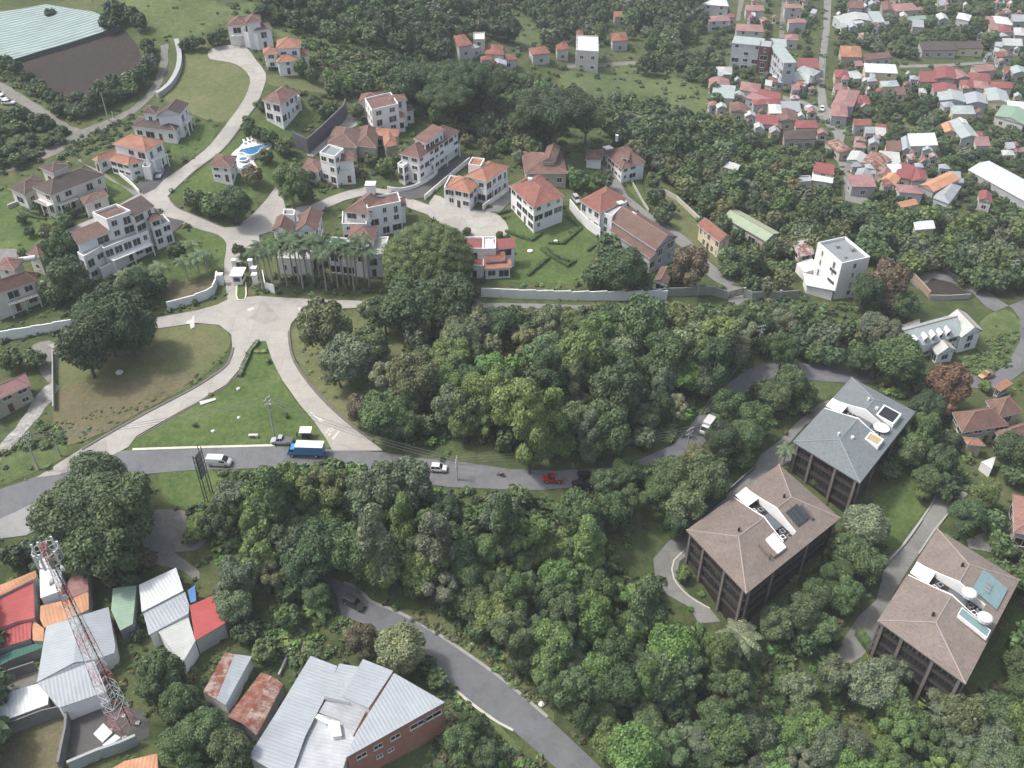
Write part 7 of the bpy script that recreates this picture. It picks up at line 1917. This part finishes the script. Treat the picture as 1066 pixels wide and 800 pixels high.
def ring(w, z0, z1, tw=None, n=0):
    tw = tw or w*.93
    return [(-w, z0), (w, z0), (w*1.02, (z0+z1)/2), (tw, z1), (-tw, z1), (-w*1.02, (z0+z1)/2)]
def vehicle(kind, rear, front, col, label, cat, L=4.3, name='parked_car', tile='0', group=None, at=None):
    """rear and front: pixels of the ground under the two ends"""
    a = ground(*px(tile, *rear)); b = ground(*px(tile, *front))
    c = (a+b)/2; d = Vector((b.x-a.x, b.y-a.y, 0)).normalized()
    z0 = T(c.x, c.y) + .15
    pitch = math.atan2(T(c.x+d.x*2, c.y+d.y*2) - T(c.x-d.x*2, c.y-d.y*2), 4)
    root = empty(name, (c.x, c.y, z0), label, cat, group)
    root.rotation_euler = (0, -pitch, math.atan2(d.y, d.x))
    h = L/2; W = .88
    body = MB(); gl = MB(); roof = MB()
    if kind in ('car', 'suv', 'hatch', 'pickup'):
        hi = {'car': 1.42, 'hatch': 1.5, 'suv': 1.72, 'pickup': 1.72}[kind]; bz = .92 if kind in ('car', 'hatch') else 1.05
        secs = [(-h, ring(W*.86, .35, bz*.82)), (-h*.93, ring(W*.97, .28, bz*.97)), (-h*.4, ring(W, .25, bz)), (h*.30, ring(W, .25, bz)), (h*.62, ring(W*.98, .25, bz*.90)), (h*.93, ring(W*.92, .28, bz*.78)), (h, ring(W*.80, .34, bz*.62))]
        loft(body, secs)
        x0, x1, x2, x3 = {'car': (-h*.80, -h*.46, h*.10, h*.42), 'hatch': (-h*.95, -h*.80, h*.10, h*.44), 'suv': (-h*.95, -h*.86, h*.10, h*.40), 'pickup': (-h*.16, -h*.08, h*.24, h*.50)}[kind]
        tw = W*.76
        loft(gl, [(x0, [(-W*.9, bz-.02), (W*.9, bz-.02), (W*.88, bz+.02), (-W*.88, bz+.02)]), (x1, [(-W*.92, bz-.02), (W*.92, bz-.02), (tw, hi-.05), (-tw, hi-.05)]), (x2, [(-W*.92, bz-.02), (W*.92, bz-.02), (tw, hi-.05), (-tw, hi-.05)]), (x3, [(-W*.9, bz-.02), (W*.9, bz-.02), (W*.87, bz+.02), (-W*.87, bz+.02)])])
        loft(roof, [(x1-.06, ring(tw*.98, hi-.06, hi-.01, tw*.9)), ((x1+x2)/2, ring(tw+.02, hi-.06, hi+.02, tw*.95)), (x2+.06, ring(tw*.98, hi-.06, hi-.01, tw*.9))])
        for s in (-1, 1):       # pillars
            for (xa, xb) in ((x0, x1), (x2, x3)):
                za, zb = (bz, hi-.05) if xa == x0 else (hi-.05, bz)
                ya, yb = (W*.9, tw+.01) if xa == x0 else (tw+.01, W*.9)
                roof.tube([(xa, s*ya, za), (xb, s*yb, zb)], .05, 5)
            roof.tube([((x1+x2)/2, s*W*.92, bz), ((x1+x2)/2, s*(tw+.01), hi-.05)], .05, 5)
        if kind == 'pickup':
            bed = MB(); bed.box((-h*.96, -W*.86, bz+.005), (h*.76, 0, 0), (0, W*1.72, 0), (0, 0, .03))
        wr = .33 if kind in ('car', 'hatch') else .38
        wx = h*.62
    elif kind == 'van':
        W = .95; hi = 2.1
        loft(body, [(-h, ring(W*.92, .4, hi*.92)), (-h*.96, ring(W, .3, hi, W*.9)), (h*.35, ring(W, .3, hi, W*.9)), (h*.62, ring(W, .3, hi*.74, W*.86)), (h*.93, ring(W*.93, .32, 1.0)), (h, ring(W*.82, .4, .8))])
        loft(gl, [(h*.38, [(-W*.82, hi*.90), (W*.82, hi*.90), (W*.80, hi*.97), (-W*.80, hi*.97)]), (h*.66, [(-W*.88, 1.25), (W*.88, 1.25), (W*.80, 1.62), (-W*.80, 1.62)]), (h*.74, [(-W*.86, 1.2), (W*.86, 1.2), (W*.80, 1.36), (-W*.80, 1.36)])])
        for s in (-1, 1): gl.box((h*.12, s*W*.99-.02, 1.2), (h*.42, 0, 0), (0, .05, 0), (0, 0, .5))
        wr, wx = .36, h*.62
    bo = body.build('body', col, root)
    if len(gl.v): gl.build('windows', CAR_GLASS, root)
    if len(roof.v): roof.build('roof', col, root)
    if kind == 'pickup': bed.build('load_bed', plain('grey bed liner', (.12,.12,.12), .8), root)
    for x in (-wx, wx):
        for s in (-1, 1): add_wheel(root, x, s*(W-.08), wr, .24)
    for s in (-1, 1):
        hl = MB(); hl.box((h*.90, s*W*.62-.16, .62), (.14, 0, 0), (0, .32, 0), (0, 0, .16)); hl.build('headlight', M_LAMP, root)
        tl = MB(); tl.box((-h-.005, s*W*.68-.1, .62), (.1, 0, 0), (0, .2, 0), (0, 0, .22)); tl.build('tail_light', M_TAIL, root)
    return root
def truck(rear, front, label, cabm, boxm, roofm, L=7.6, tile='0', W=1.15, boxh=3.0, cab=1.7):
    a = ground(*px(tile, *rear)); b = ground(*px(tile, *front)); c = (a+b)/2; d = Vector((b.x-a.x, b.y-a.y, 0)).normalized()
    root = empty('box_truck', (c.x, c.y, T(c.x, c.y)+.15), label, 'truck'); root.rotation_euler = (0, 0, math.atan2(d.y, d.x)); h = L/2
    ch = MB(); ch.box((-h, -.5, .55), (L-.2, 0, 0), (0, 1.0, 0), (0, 0, .3)); ch.build('chassis', BLACK, root)
    bx = MB(); bx.box((-h, -W, .86), (L-cab-.15, 0, 0), (0, 2*W, 0), (0, 0, boxh-.92)); bo = bx.build('cargo_box', boxm, root)
    rf_ = MB(); rf_.box((-h-.02, -W-.02, boxh-.055), (L-cab-.11, 0, 0), (0, 2*W+.04, 0), (0, 0, .08)); rf_.build('box_roof', roofm, bo)
    rb = MB()
    for k in range(9):
        for s in (-1, 1): rb.box((-h+.3+k*(L-cab-.6)/9, s*(W+.012)-.012, .95), (.06, 0, 0), (0, .024, 0), (0, 0, boxh-1.1))
    rb.build('side_ribs', boxm, bo)
    cb = MB(); x0 = h-cab
    loft(cb, [(x0, ring(W*.93, .6, 2.25, W*.85)), (x0+cab*.55, ring(W*.93, .6, 2.25, W*.85)), (x0+cab*.82, ring(W*.93, .6, 1.55, W*.88)), (h, ring(W*.9, .6, 1.25, W*.85))]); co = cb.build('cab', cabm, root)
    g = MB(); loft(g, [(x0+cab*.58, [(-W*.78, 2.12), (W*.78, 2.12), (W*.78, 2.22), (-W*.78, 2.22)]), (x0+cab*.87, [(-W*.82, 1.46), (W*.82, 1.46), (W*.80, 1.62), (-W*.80, 1.62)])]); g.build('windscreen', CAR_GLASS, co)
    for s in (-1, 1):
        sg = MB(); sg.box((x0+.25, s*W*.92-.03, 1.5), (cab*.5, 0, 0), (0, .06, 0), (0, 0, .55)); sg.build('side_window', CAR_GLASS, co)
        mi = MB(); mi.box((h-.5, s*(W+.12)-.06, 1.4), (.06, 0, 0), (0, .12, 0), (0, 0, .35)); mi.build('mirror', BLACK, co)
        hl = MB(); hl.box((h-.05, s*W*.65-.15, .75), (.08, 0, 0), (0, .3, 0), (0, 0, .2)); hl.build('headlight', M_LAMP, root)
        for x in (h-cab*.6, -h+1.6): add_wheel(root, x, s*(W-.18), .45, .3)
    return root
BLUEP = paintm('truck blue', (.05,.21,.42))
truck((338,474.5), (301,473.5), 'blue box truck with white box roof driving on the main road', BLUEP, BLUEP, plain('white box roof', (.56,.56,.54), .5, var=.06), 7.8)
WP = paintm('white', (.60,.60,.59)); GP = paintm('dark grey', (.035,.037,.04)); RP = paintm('red', (.33,.02,.02)); SP_ = paintm('silver', (.36,.37,.38)); BKP = paintm('black', (.02,.02,.022)); YP = paintm('tan yellow', (.42,.22,.10))
vehicle('van', (217,483.5), (241,484.5), WP, 'white panel van driving right past the black roadside frame', 'van', 5.2, 'van')
vehicle('pickup', (303,461.5), (285,461.5), SP_, 'silver white pickup parked on the verge above the blue truck', 'pickup', 4.9, 'pickup_truck')
vehicle('hatch', (449,489.5), (465,490.5), WP, 'small white car with dark windows driving by the white power pole', 'car', 3.5, 'car')
vehicle('pickup', (583,501.5), (567,501), RP, 'red pickup on the shaded stretch of the main road', 'pickup', 4.2, 'pickup_truck')
vehicle('car', (597,507), (613,508), BKP, 'black car beside the red pickup on the main road', 'car', 4.2, 'car')
vehicle('hatch', (604,498), (615,497), BKP, 'small black car on the far lane behind the red pickup', 'car', 3.6, 'car')
vehicle('suv', (360,626), (377,635), GP, 'dark grey car with pale roof load coming down the lower road', 'car', 4.5, 'car')
truck((740,443), (731,455), 'small white delivery truck with tall box at the bend of the main road', WP, plain('white truck box', (.56,.56,.55), .5), plain('white truck box', (.56,.56,.55), .5), 4.9, W=.92, boxh=2.7, cab=1.5)
vehicle('car', (169,179), (165,187), SP_, 'silver car on the forecourt of the orange roofed villa', 'car', 4.4)
vehicle('suv', (597,206), (603,214), SP_, 'pale car in the drive beside the red hip roofed villa', 'car', 4.3)
vehicle('suv', (630,166), (621,171), GP, 'dark car under the carport at the end of the lane', 'car', 4.3)
vehicle('pickup', (1032,391), (1020,395), YP, 'tan yellow pickup driving round the bend at the right edge', 'pickup', 4.6, 'pickup_truck')
vehicle('hatch', (0,103), (6,105), WP, 'white car parked by the thicket at the left edge, upper one', 'car', 4.2, group='cars by the left thicket'); vehicle('hatch', (4,109), (15,109), WP, 'white car parked by the thicket at the left edge, lower one', 'car', 4.4, group='cars by the left thicket')
vehicle('hatch', (-4,99), (2,100), SP_, 'silver car cut by the left picture edge near the thicket', 'car', 4.2, group='cars by the left thicket')
truck((805,86), (813,92), 'white box truck parked below the grey school', WP, WP, WP, 7.0)
vehicle('car', (868,127), (874,128), SP_, 'silver car at the village crossroads', 'car', 4.3); vehicle('hatch', (855,112), (856,118), WP, 'white car on the straight village street above the crossroads', 'car', 4.2)
vehicle('van', (838,117), (845,114), WP, 'white van on the side street left of the crossroads', 'van', 4.8, 'van')
vehicle('hatch', (966,279), (974,280), WP, 'white car parked under trees in the lane above the dormered house', 'car', 4.2)
vehicle('car', (830,113), (834,110), RP, 'red car on the side street left of the crossroads', 'car', 4.2)

# roadside stall, rider
def person(u, v, label, shirt, trousers, h=1.72, sit=False, face=0.0, name='person'):
    p = ground(u, v); z = T(p.x, p.y)
    me = bpy.data.meshes.new('person')
    if not sit:
        J = [(0,0,.93,.13),(0,0,1.15,.12),(0,0,1.40,.14),(0,0,1.50,.06),(0,.01,1.62,.10),(0,.01,1.70,.07), (.10,0,.88,.09),(.11,.02,.48,.065),(.11,0,.08,.05),(.11,.12,.04,.04), (-.10,0,.88,.09),(-.12,.05,.48,.065),(-.12,.02,.08,.05),(-.12,.14,.04,.04), (.20,0,1.40,.06),(.25,.02,1.13,.045),(.24,.10,.88,.035),(-.20,0,1.40,.06),(-.25,.02,1.13,.045),(-.24,.10,.88,.035)]
    else:
        J = [(0,0,.85,.14),(0,.03,1.05,.13),(0,.10,1.28,.14),(0,.12,1.38,.06),(0,.15,1.50,.11),(0,.15,1.60,.08), (.12,.05,.83,.09),(.17,.42,.72,.065),(.17,.36,.32,.05),(.17,.46,.28,.04), (-.12,.05,.83,.09),(-.17,.42,.72,.065),(-.17,.36,.32,.05),(-.17,.46,.28,.04), (.20,.10,1.26,.06),(.27,.30,1.06,.045),(.25,.55,1.02,.035),(-.20,.10,1.26,.06),(-.27,.30,1.06,.045),(-.25,.55,1.02,.035)]
    E = [(0,1),(1,2),(2,3),(3,4),(4,5),(0,6),(6,7),(7,8),(8,9),(0,10),(10,11),(11,12),(12,13),(2,14),(14,15),(15,16),(2,17),(17,18),(18,19)]
    me.from_pydata([j[:3] for j in J], E, [])
    o = bpy.data.objects.new(name, me); link(o)
    sk = o.modifiers.new('skin', 'SKIN'); sv = me.skin_vertices[0].data
    for i, j in enumerate(J): sv[i].radius = (j[3], j[3])
    sv[0].use_root = True
    ss = o.modifiers.new('sub', 'SUBSURF'); ss.levels = 1; ss.render_levels = 1
    dg = bpy.context.evaluated_depsgraph_get(); m2 = bpy.data.meshes.new_from_object(o.evaluated_get(dg))
    o.modifiers.clear(); o.data = m2; bpy.data.meshes.remove(me)
    skin = plain('skin', (.28,.17,.11), .6)
    m2.materials.clear()
    for m in (skin, shirt, trousers, plain('dark hair', (.02,.016,.014), .7)): m2.materials.append(m)
    for pl in m2.polygons:
        zc = pl.center.z; top = 1.52 if not sit else 1.40
        pl.material_index = 3 if zc > top+.13 else 0 if zc > top-.06 else 1 if zc > (.92 if not sit else .86) and not (abs(pl.center.x) > .21 and zc < 1.15) else (0 if abs(pl.center.x) > .21 and zc > .8 else 2)
    o.location = (p.x, p.y, z+.13); o.rotation_euler = (0, 0, face); o.scale = (h/1.77,)*3
    return tag(o, label, 'person')
SH = plain('pale shirt', (.5,.5,.5), .8); TR = plain('dark trousers', (.03,.035,.05), .8)
def motorbike(u, v, face, label):
    p = ground(u, v); root = empty('motorbike', (p.x, p.y, T(p.x, p.y)+.14), label, 'motorbike', None, face)
    for y in (-.62, .66):
        t = MB(); n = 18
        for k in range(n):
            a0, a1 = 2*math.pi*k/n, 2*math.pi*(k+1)/n
            t.tube([(0, y+math.cos(a0)*.25, .30+math.sin(a0)*.25), (0, y+math.cos(a1)*.25, .30+math.sin(a1)*.25)], .055, 6)
        w = t.build('wheel', M_TYRE, root); r = MB(); r.tube([(-.03, y, .3), (.03, y, .3)], .19, 12); r.build('rim', M_CHROME, w)
    f = MB(); f.tube([(0,-.62,.32),(0,-.2,.42),(0,.25,.48),(0,.5,.82)], .06, 6); f.cbox((0,0,.42), .26, .42, .34); f.build('frame', GP, root)
    k = MB(); k.tube([(0,.66,.3),(0,.52,.82),(0,.46,1.0)], .035, 6); k.tube([(-.34,.38,1.02),(0,.46,1.0),(.34,.38,1.02)], .022, 6); k.build('handlebar', BLACK, root)
    s = MB(); s.tube([(0,-.62,.76),(0,-.3,.75),(0,.1,.72)], [.09,.14,.10], 8); s.build('seat', BLACK, root)
    tk = MB(); tk.tube([(0,.05,.76),(0,.22,.80),(0,.42,.80)], [.08,.16,.10], 8); tk.build('fuel_tank', RP, root)
motorbike(522, 496.5, R(80), 'motorbike ridden along the shaded main road')
person(522.2, 496.5, 'person in pale shirt and dark trousers riding the motorbike', SH, TR, 1.72, True, R(80))
def stall():
    p = ground(*px('T', 636, 136)); z = T(p.x, p.y); base = Vector((p.x, p.y, z)); root = empty('roadside_stall', base, 'small dark roadside stall with white canopy above the blue truck', 'stall')
    m = MB(base)
    m.cbox((p.x, p.y, z+.55), 2.0, 1.0, .9); m.build('counter', BLACK, root)
    for a in (-.95, .95):
        for b in (-.5, .5): q = MB(base); q.tube([(p.x+a, p.y+b, z), (p.x+a, p.y+b, z+2.1)], .04, 6); q.build('post', STEEL, root)
    m = MB(base); m.poly([(p.x-1.3,p.y-.9,z+2.05),(p.x+1.3,p.y-.9,z+2.05),(p.x+1.3,p.y+.9,z+2.35),(p.x-1.3,p.y+.9,z+2.35)]); m.poly([(p.x-1.3,p.y-.9,z+1.85),(p.x+1.3,p.y-.9,z+1.85),(p.x+1.3,p.y-.9,z+2.05),(p.x-1.3,p.y-.9,z+2.05)]); m.build('canopy', WHITE, root)
stall()
person(px('T', 585, 140)[0], px('T', 585, 140)[1], 'person in dark clothes standing at the rear of the silver pickup', plain('dark shirt', (.05,.05,.06), .8), TR)
def boulder(tile, x, y, s, label, name='boulder', mat=None):
    p = ground(*px(tile, x, y)); bm = bmesh.new(); bmesh.ops.create_icosphere(bm, subdivisions=2, radius=s); g = random.Random(int(x*7+y))
    for v in bm.verts: v.co *= g.uniform(.8, 1.15); v.co.z *= .6
    me = bpy.data.meshes.new(name); bm.to_mesh(me); bm.free(); me.materials.append(mat or CONC)
    o = link(bpy.data.objects.new(name, me)); o.location = (p.x, p.y, T(p.x, p.y)+s*.3); return tag(o, label, 'boulder')
PR = plain('pale stone', (.5,.49,.46), .9, var=.15)
boulder('O', 190, 338, .55, 'pale stone on the upper left of the green triangle', mat=PR); boulder('O', 192, 456, .45, 'pale stone in the left middle of the green triangle', mat=PR); boulder('O', 87, 512, .5, 'pale stone low on the left of the green triangle', mat=PR)
boulder('F', 468, 522, .8, 'white stone in the upper corner of the hedge lawn', mat=WHITE); boulder('F', 364, 562, .8, 'white stone in the middle of the hedge lawn', mat=WHITE); boulder('a', 1040, 685, .6, 'white stone on the dry verge of the lower road', mat=WHITE)
boulder('N', 492, 272, .9, 'pale log like stone at the shadow edge on the dry island', mat=PR); boulder('c', 196, 445, 1.0, 'pale yellow stone in the clearing near the bottom edge', mat=plain('pale yellow stone', (.55,.52,.36), .9))
def seat_bench():
    p = ground(*px('T', 342, 138)); z = T(p.x, p.y); root = empty('concrete_bench', (p.x, p.y, z), 'white concrete bench frame on the verge of the green triangle', 'bench')
    for s in (-1, 1): m = MB(); m.box((s*.8-.15,-.3,0), (.3,0,0), (0,.6,0), (0,0,.75)); m.build('leg', PR, root)
    m = MB(); m.box((-1.0,-.32,.752), (2.0,0,0), (0,.64,0), (0,0,.14)); m.build('seat', PR, root)
seat_bench()

# ================================================================== POLES, MAST, LAMPS
M_POLE = plain('concrete pole', (.36,.36,.34), .85, var=.12)
POLETOP = {}
def topheight(base, vtop):
    lo, hi = 0.5, 80.0
    for _ in range(40):
        m = (lo+hi)/2
        if project(base + Vector((0,0,m)))[1] > vtop: lo = m
        else: hi = m
    return lo
def pole(key, base_px, vtop, label, cross=True, mat=None, face=0.0, r=.17, transformer=False):
    p = ground(*base_px); base = Vector((p.x, p.y, T(p.x, p.y))); h = topheight(base, vtop)
    root = empty('utility_pole', base, label, 'power pole')
    m = MB(); m.tube([(0,0,-1),(0,0,h*.5),(0,0,h)], [r*1.25, r, r*.7], 8); m.build('pole', mat or M_POLE, root)
    POLETOP[key] = base + Vector((0,0,h-.3)); ca, sa = math.cos(face), math.sin(face)
    if cross:
        for zz in (h-.35, h-1.5):
            c = MB(); c.cbox((0,0,zz), 2.2, .12, .14, face); c.build('crossarm', STEEL, root)
            for t in (-1.0, -.5, .5, 1.0):
                i = MB(); i.tube([(ca*t, sa*t, zz+.07), (ca*t, sa*t, zz+.30)], [.05, .07], 6); i.build('insulator', WHITE, root)
    if transformer:
        t = MB(); t.tube([(ca*.45, sa*.45, h-3.1), (ca*.45, sa*.45, h-2.1)], .32, 10); t.build('transformer', STEEL, root)
    return root
pole('a', (40.5,489), 452, 'concrete power pole with crossarms left of the slip road near the left edge', face=.9); pole('b', (63,475), 454, 'bare concrete pole left of the slip road, farther than the crossarmed one', cross=False)
pole('c', (286,455), 414, 'concrete power pole with crossarms on the green triangle', face=1.2, transformer=True)
pole('d', (476,500), 478, 'whitish power pole beside the main road right of the white car', mat=PR, face=1.5)
pole('e', (716,464), 446, 'power pole with transformer at the bend below the delivery truck', face=.7, transformer=True)
pole('f', (788,366), 339, 'power pole rising at the edge of the wood above the bend', face=.3, transformer=True)
pole('g', (1047,301), 271, 'tall power pole with crossarm beside the bend at the right', face=.2)
pole('h', (902,315), 303, 'lamp post in front of the dark reddish tree', cross=False, r=.1)
pole('i', (113,126), 97, 'power pole beside the gravel track, left one', cross=False); pole('j', (112+6,123), 116, 'short white post beside the gravel track', cross=False, mat=PR)
pole('k', (852,138), 120, 'power pole at the village crossroads'); pole('l', (857,70), 55, 'power pole on the straight village street')
def wires(A, B, label, n=3, sag=1.2, spread=.8, off=0.0):
    a, b = Vector(A), Vector(B); d = (b-a); q = Vector((-d.y, d.x, 0)).normalized()
    mb_base = (a+b)/2
    for k in range(n):
        mb = MB(mb_base); o = q*((k-(n-1)/2)*spread) + Vector((0,0,-.0-off))
        pts = [a + d*t + o + Vector((0,0,-sag*4*t*(1-t))) for t in [i/14 for i in range(15)]]
        mb.tube(pts, .035, 4, False)
        w = mb.build('power_line', M_WIRE); w.location = mb_base
        tag(w, label.replace('#', ['upper', 'middle', 'lower', 'lowest'][k]), 'cable', 'overhead power lines')
M_WIRE = plain('cable', (.16,.165,.17), .6)
wires(POLETOP['d'], POLETOP['e'], '# power cable between the whitish pole and the bend pole', 3, 1.5)
wires(POLETOP['c'], POLETOP['d'], '# power cable between the green triangle and the whitish pole', 3, 1.5)
wires(POLETOP['a'], POLETOP['c'], '# power cable over the slip road to the green triangle', 3, 1.8)
wires(POLETOP['e'], POLETOP['f'], '# power cable between the bend pole and the wood pole', 2, 1.0)
wires(POLETOP['a'], POLETOP['a'] + (POLETOP['a']-POLETOP['c'])*.5, '# power cable leaving the left edge pole westward', 2, 1.0)
wires(POLETOP['d'] + Vector((0,0,-1.2)), POLETOP['e'] + Vector((0,0,-1.2)), '# telephone cable under the lines to the bend pole', 1, 2.6)

def lattice_frame():
    """black steel ladder-like support of a roadside board, seen almost edge on"""
    a = ground(*px('T', 95, 470)); base = Vector((a.x, a.y, T(a.x, a.y))); h = topheight(base, px('T', 0, 205)[1])
    root = empty('steel_frame', base, 'black steel lattice frame of a roadside board beside the white van', 'sign frame', None, R(75))
    M = plain('black steel', (.02,.021,.022), .5)
    for x in (-1.1, 1.1):
        for y in (-.35, .35): m = MB(); m.tube([(x,y,-.5),(x,y,h if x > 0 else h*.93)], .09, 6); m.build('post', M, root)
    m = MB()
    for k in range(9):
        z = 1.0 + k*(h*.9-1.0)/8
        m.tube([(-1.1,-.35,z),(1.1,-.35,z)], .05, 5); m.tube([(-1.1,.35,z),(1.1,.35,z)], .05, 5); m.tube([(-1.1,-.35,z),(-1.1,.35,z)], .04, 5); m.tube([(1.1,-.35,z),(1.1,.35,z)], .04, 5)
    m.build('cross_bars', M, root)
    m = MB(); m.box((-1.05,-.05,h*.45), (2.1,0,0), (0,.1,0), (0,0,h*.48)); m.build('board', plain('grey board', (.22,.22,.21), .8), root)
lattice_frame()

def mast():
    c = ground(*px('W', 690, 520)); base = Vector((c.x, c.y, T(c.x, c.y)))
    h = topheight(base, 567)
    root = empty('lattice_mast', base, 'tall red and white lattice radio mast with a ring of antennas on top', 'mast')
    REDP = plain('mast red', (.40,.16,.15), .5, var=.1); WHP = plain('mast white', (.55,.55,.54), .5, var=.08)
    NS = 9; wb, wt = 3.1, .62
    def corner(k, z): 
        w = (wb + (wt-wb)*min(1, z/(h*.92)))/2
        a = R(20) + k*math.pi/2; return Vector((math.cos(a)*w*1.414, math.sin(a)*w*1.414, z))
    zs = [0]
    while zs[-1] < h: zs.append(zs[-1] + max(1.0, 2.6*(1 - .55*zs[-1]/h)))
    zs[-1] = h
    sec = {}
    for i, (z0, z1) in enumerate(zip(zs, zs[1:])):
        sec.setdefault(int(z0/h*NS), []).append((z0, z1))
    for s, parts in sorted(sec.items()):
        mb = MB(); mat = REDP if s % 2 == 0 else WHP
        for z0, z1 in parts:
            for k in range(4):
                a, b, c_, d = corner(k, z0), corner(k+1, z0), corner(k, z1), corner(k+1, z1)
                mb.tube([a, c_], .052, 5, False); mb.tube([c_, d], .032, 4, False); mb.tube([a, d], .032, 4, False); mb.tube([b, c_], .032, 4, False)
        mb.build('mast_section', mat, root)
    for k in range(4):
        f = MB(); q = corner(k, 0); f.cbox((q.x, q.y, -.1), .7, .7, .8); f.build('footing', CONC, root)
    r = MB()
    for z, rad in ((h-1.0, 1.7), (h-3.2, 1.7)):
        n = 14
        for k in range(n):
            a0, a1 = 2*math.pi*k/n, 2*math.pi*(k+1)/n
            r.tube([(math.cos(a0)*rad, math.sin(a0)*rad, z), (math.cos(a1)*rad, math.sin(a1)*rad, z)], .06, 4, False)
            if k % 2 == 0: r.tube([(0,0,z), (math.cos(a0)*rad, math.sin(a0)*rad, z)], .05, 4, False)
    r.build('platform_ring', STEEL, root)
    for k in range(11):
        a = 2*math.pi*k/11 + .2; q = Vector((math.cos(a)*1.75, math.sin(a)*1.75, h-3.4)); t = MB(); t.box(q + Vector((-.15,-.1,0)), (.3,0,0), (0,.2,0), (0,0,2.2 + .5*(k % 3))); t.build('antenna', WHP if k % 3 else STEEL, root)
    for k in range(3):
        a = 2*math.pi*k/3 + 1; t = MB(); q = Vector((math.cos(a)*.9, math.sin(a)*.9, h-6-2*k)); o = Vector((math.cos(a), math.sin(a), 0)); t.tube([q, q+o*.35], [.3, .55], 12); t.build('dish', WHP, root)
    t = MB(); t.tube([(0,0,h-.5),(0,0,h+2.0)], .05, 5); t.build('lightning_rod', STEEL, root)
    ca = MB(); ca.tube([corner(0, 0)*.5, corner(0, h*.9)*.5 + Vector((0,0,h*.45))], .10, 5); ca.build('cable_run', BLACK, root)
mast()
for (pts, lab, nm) in (([(520,560),(575,500),(628,555),(572,612)], 'square white equipment slab in the mast yard', 'equipment_slab'), ([(580,640),(650,580),(682,600),(600,658)], 'white equipment cabinet group beside the slab in the mast yard', 'equipment_cabinet')):
    w = [ground(*q) for q in pxs('W', pts)]; c = sum(w, Vector((0,0,0)))/4; base = Vector((c.x, c.y, T(c.x, c.y))); o_ = MB(); hh = .35 if nm == 'equipment_slab' else 1.3
    ww = [Vector((p.x-c.x, p.y-c.y, 0)) for p in w]
    o_.poly([p + Vector((0,0,hh)) for p in ww])
    for i in range(4): o_.poly([ww[i], ww[(i+1)%4], ww[(i+1)%4]+Vector((0,0,hh)), ww[i]+Vector((0,0,hh))])
    ob = o_.build(nm, plain('white slab', (.52,.52,.50), .7)); ob.location = base; tag(ob, lab, 'slab' if hh < 1 else 'cabinet')

# ================================================================== ESTATE GATE
def gatehouse():
    p = ground(249.6, 293.5); base = Vector((p.x, p.y, T(p.x, p.y)+.15)); root = empty('gatehouse', base, 'small white guard booth on the median of the estate entrance', 'booth')
    m = MB(); m.box((-1.2,-1.9,0), (2.4,0,0), (0,3.8,0), (0,0,2.7)); m.build('wall', WHITE, root)
    m = MB(); m.box((-1.7,-2.4,2.705), (3.4,0,0), (0,4.8,0), (0,0,.25)); m.build('roof', WHITE, root)
    for (x, y, sx, sy) in ((-.8,-1.94,1.6,.06),(1.18,-1.3,.06,2.4),(-1.24,-1.3,.06,2.4)):
        w = MB(); w.box((x,y,1.0), (sx,0,0), (0,sy,0), (0,0,1.2)); w.build('window', GLASS, root)
    for i, (dx, dy) in enumerate(((-2.2, 5.0), (2.2, 5.0))):
        q = base + Vector((dx, dy, 0)); r = empty('gate_pillar', q, ['left', 'right'][i] + ' white pillar behind the guard booth at the estate entrance', 'pillar')
        m = MB(); m.box((-.5,-.5,-.3), (1,0,0), (0,1,0), (0,0,3.8)); m.build('shaft', WHITE, r); m = MB(); m.box((-.65,-.65,3.505), (1.3,0,0), (0,1.3,0), (0,0,.25)); m.build('cap', WHITE, r)
    for i, (u, v) in enumerate(((231,296),(266,289),(266.5,296))):
        q = ground(u, v); q = Vector((q.x, q.y, T(q.x, q.y))); r = empty('gate_pillar', q, ['white gate pillar on the left side of the entrance lane', 'white gate pillar on the right side of the entrance, farther one', 'white gate pillar on the right side of the entrance, nearer one'][i], 'pillar')
        m = MB(); m.box((-.6,-.6,-.3), (1.2,0,0), (0,1.2,0), (0,0,3.2)); m.build('shaft', WHITE, r); m = MB(); m.box((-.75,-.75,2.905), (1.5,0,0), (0,1.5,0), (0,0,.22)); m.build('cap', WHITE, r)
gatehouse()
sheet('median', pxs('k', [(275,345),(355,345),(360,480),(345,525),(285,530),(265,490)]), M_LAWN, .30, 1)
kerb(pxs('k', [(268,350),(262,490),(280,533),(350,528),(364,480),(360,350)]), M_KERBY, .4, .32, smooth=False)
sheet('median', pxs('k', [(310,0),(420,0),(400,110),(360,150),(310,110)]), M_LAWN, .30, 1)

# small lean-to and outdoor pieces
SB('awning', 'white sunshade sail in the garden below the brown bungalow', 'sunshade', 'R', [([(885,444,2.6), (948,420,2.6), (930,475,2.4)], WHITEM)], WHITE)

# ================================================================== THE AIR
HAZE = 0.00021
def haze():
    xs, ys = (-4700, 4700), (-700, 6800)
    zlo = min(float(ZT.min()), -60) - 1; zhi = max(CAM_H, float(ZT.max())) + 40
    mb = MB(); mb.box((xs[0], ys[0], zlo), (xs[1]-xs[0], 0, 0), (0, ys[1]-ys[0], 0), (0, 0, zhi-zlo))
    m = bpy.data.materials.new('haze'); m.use_nodes = True; nt = m.node_tree
    nt.nodes.remove(nt.nodes['Principled BSDF'])
    pv = nt.nodes.new('ShaderNodeVolumePrincipled'); pv.inputs['Color'].default_value = (.82, .88, .91, 1); pv.inputs['Density'].default_value = HAZE; pv.inputs['Anisotropy'].default_value = .0
    nt.links.new(pv.outputs[0], nt.nodes['Material Output'].inputs['Volume'])
    o = mb.build('haze', m)
    tag(o, None, None, None, 'stuff')
haze()
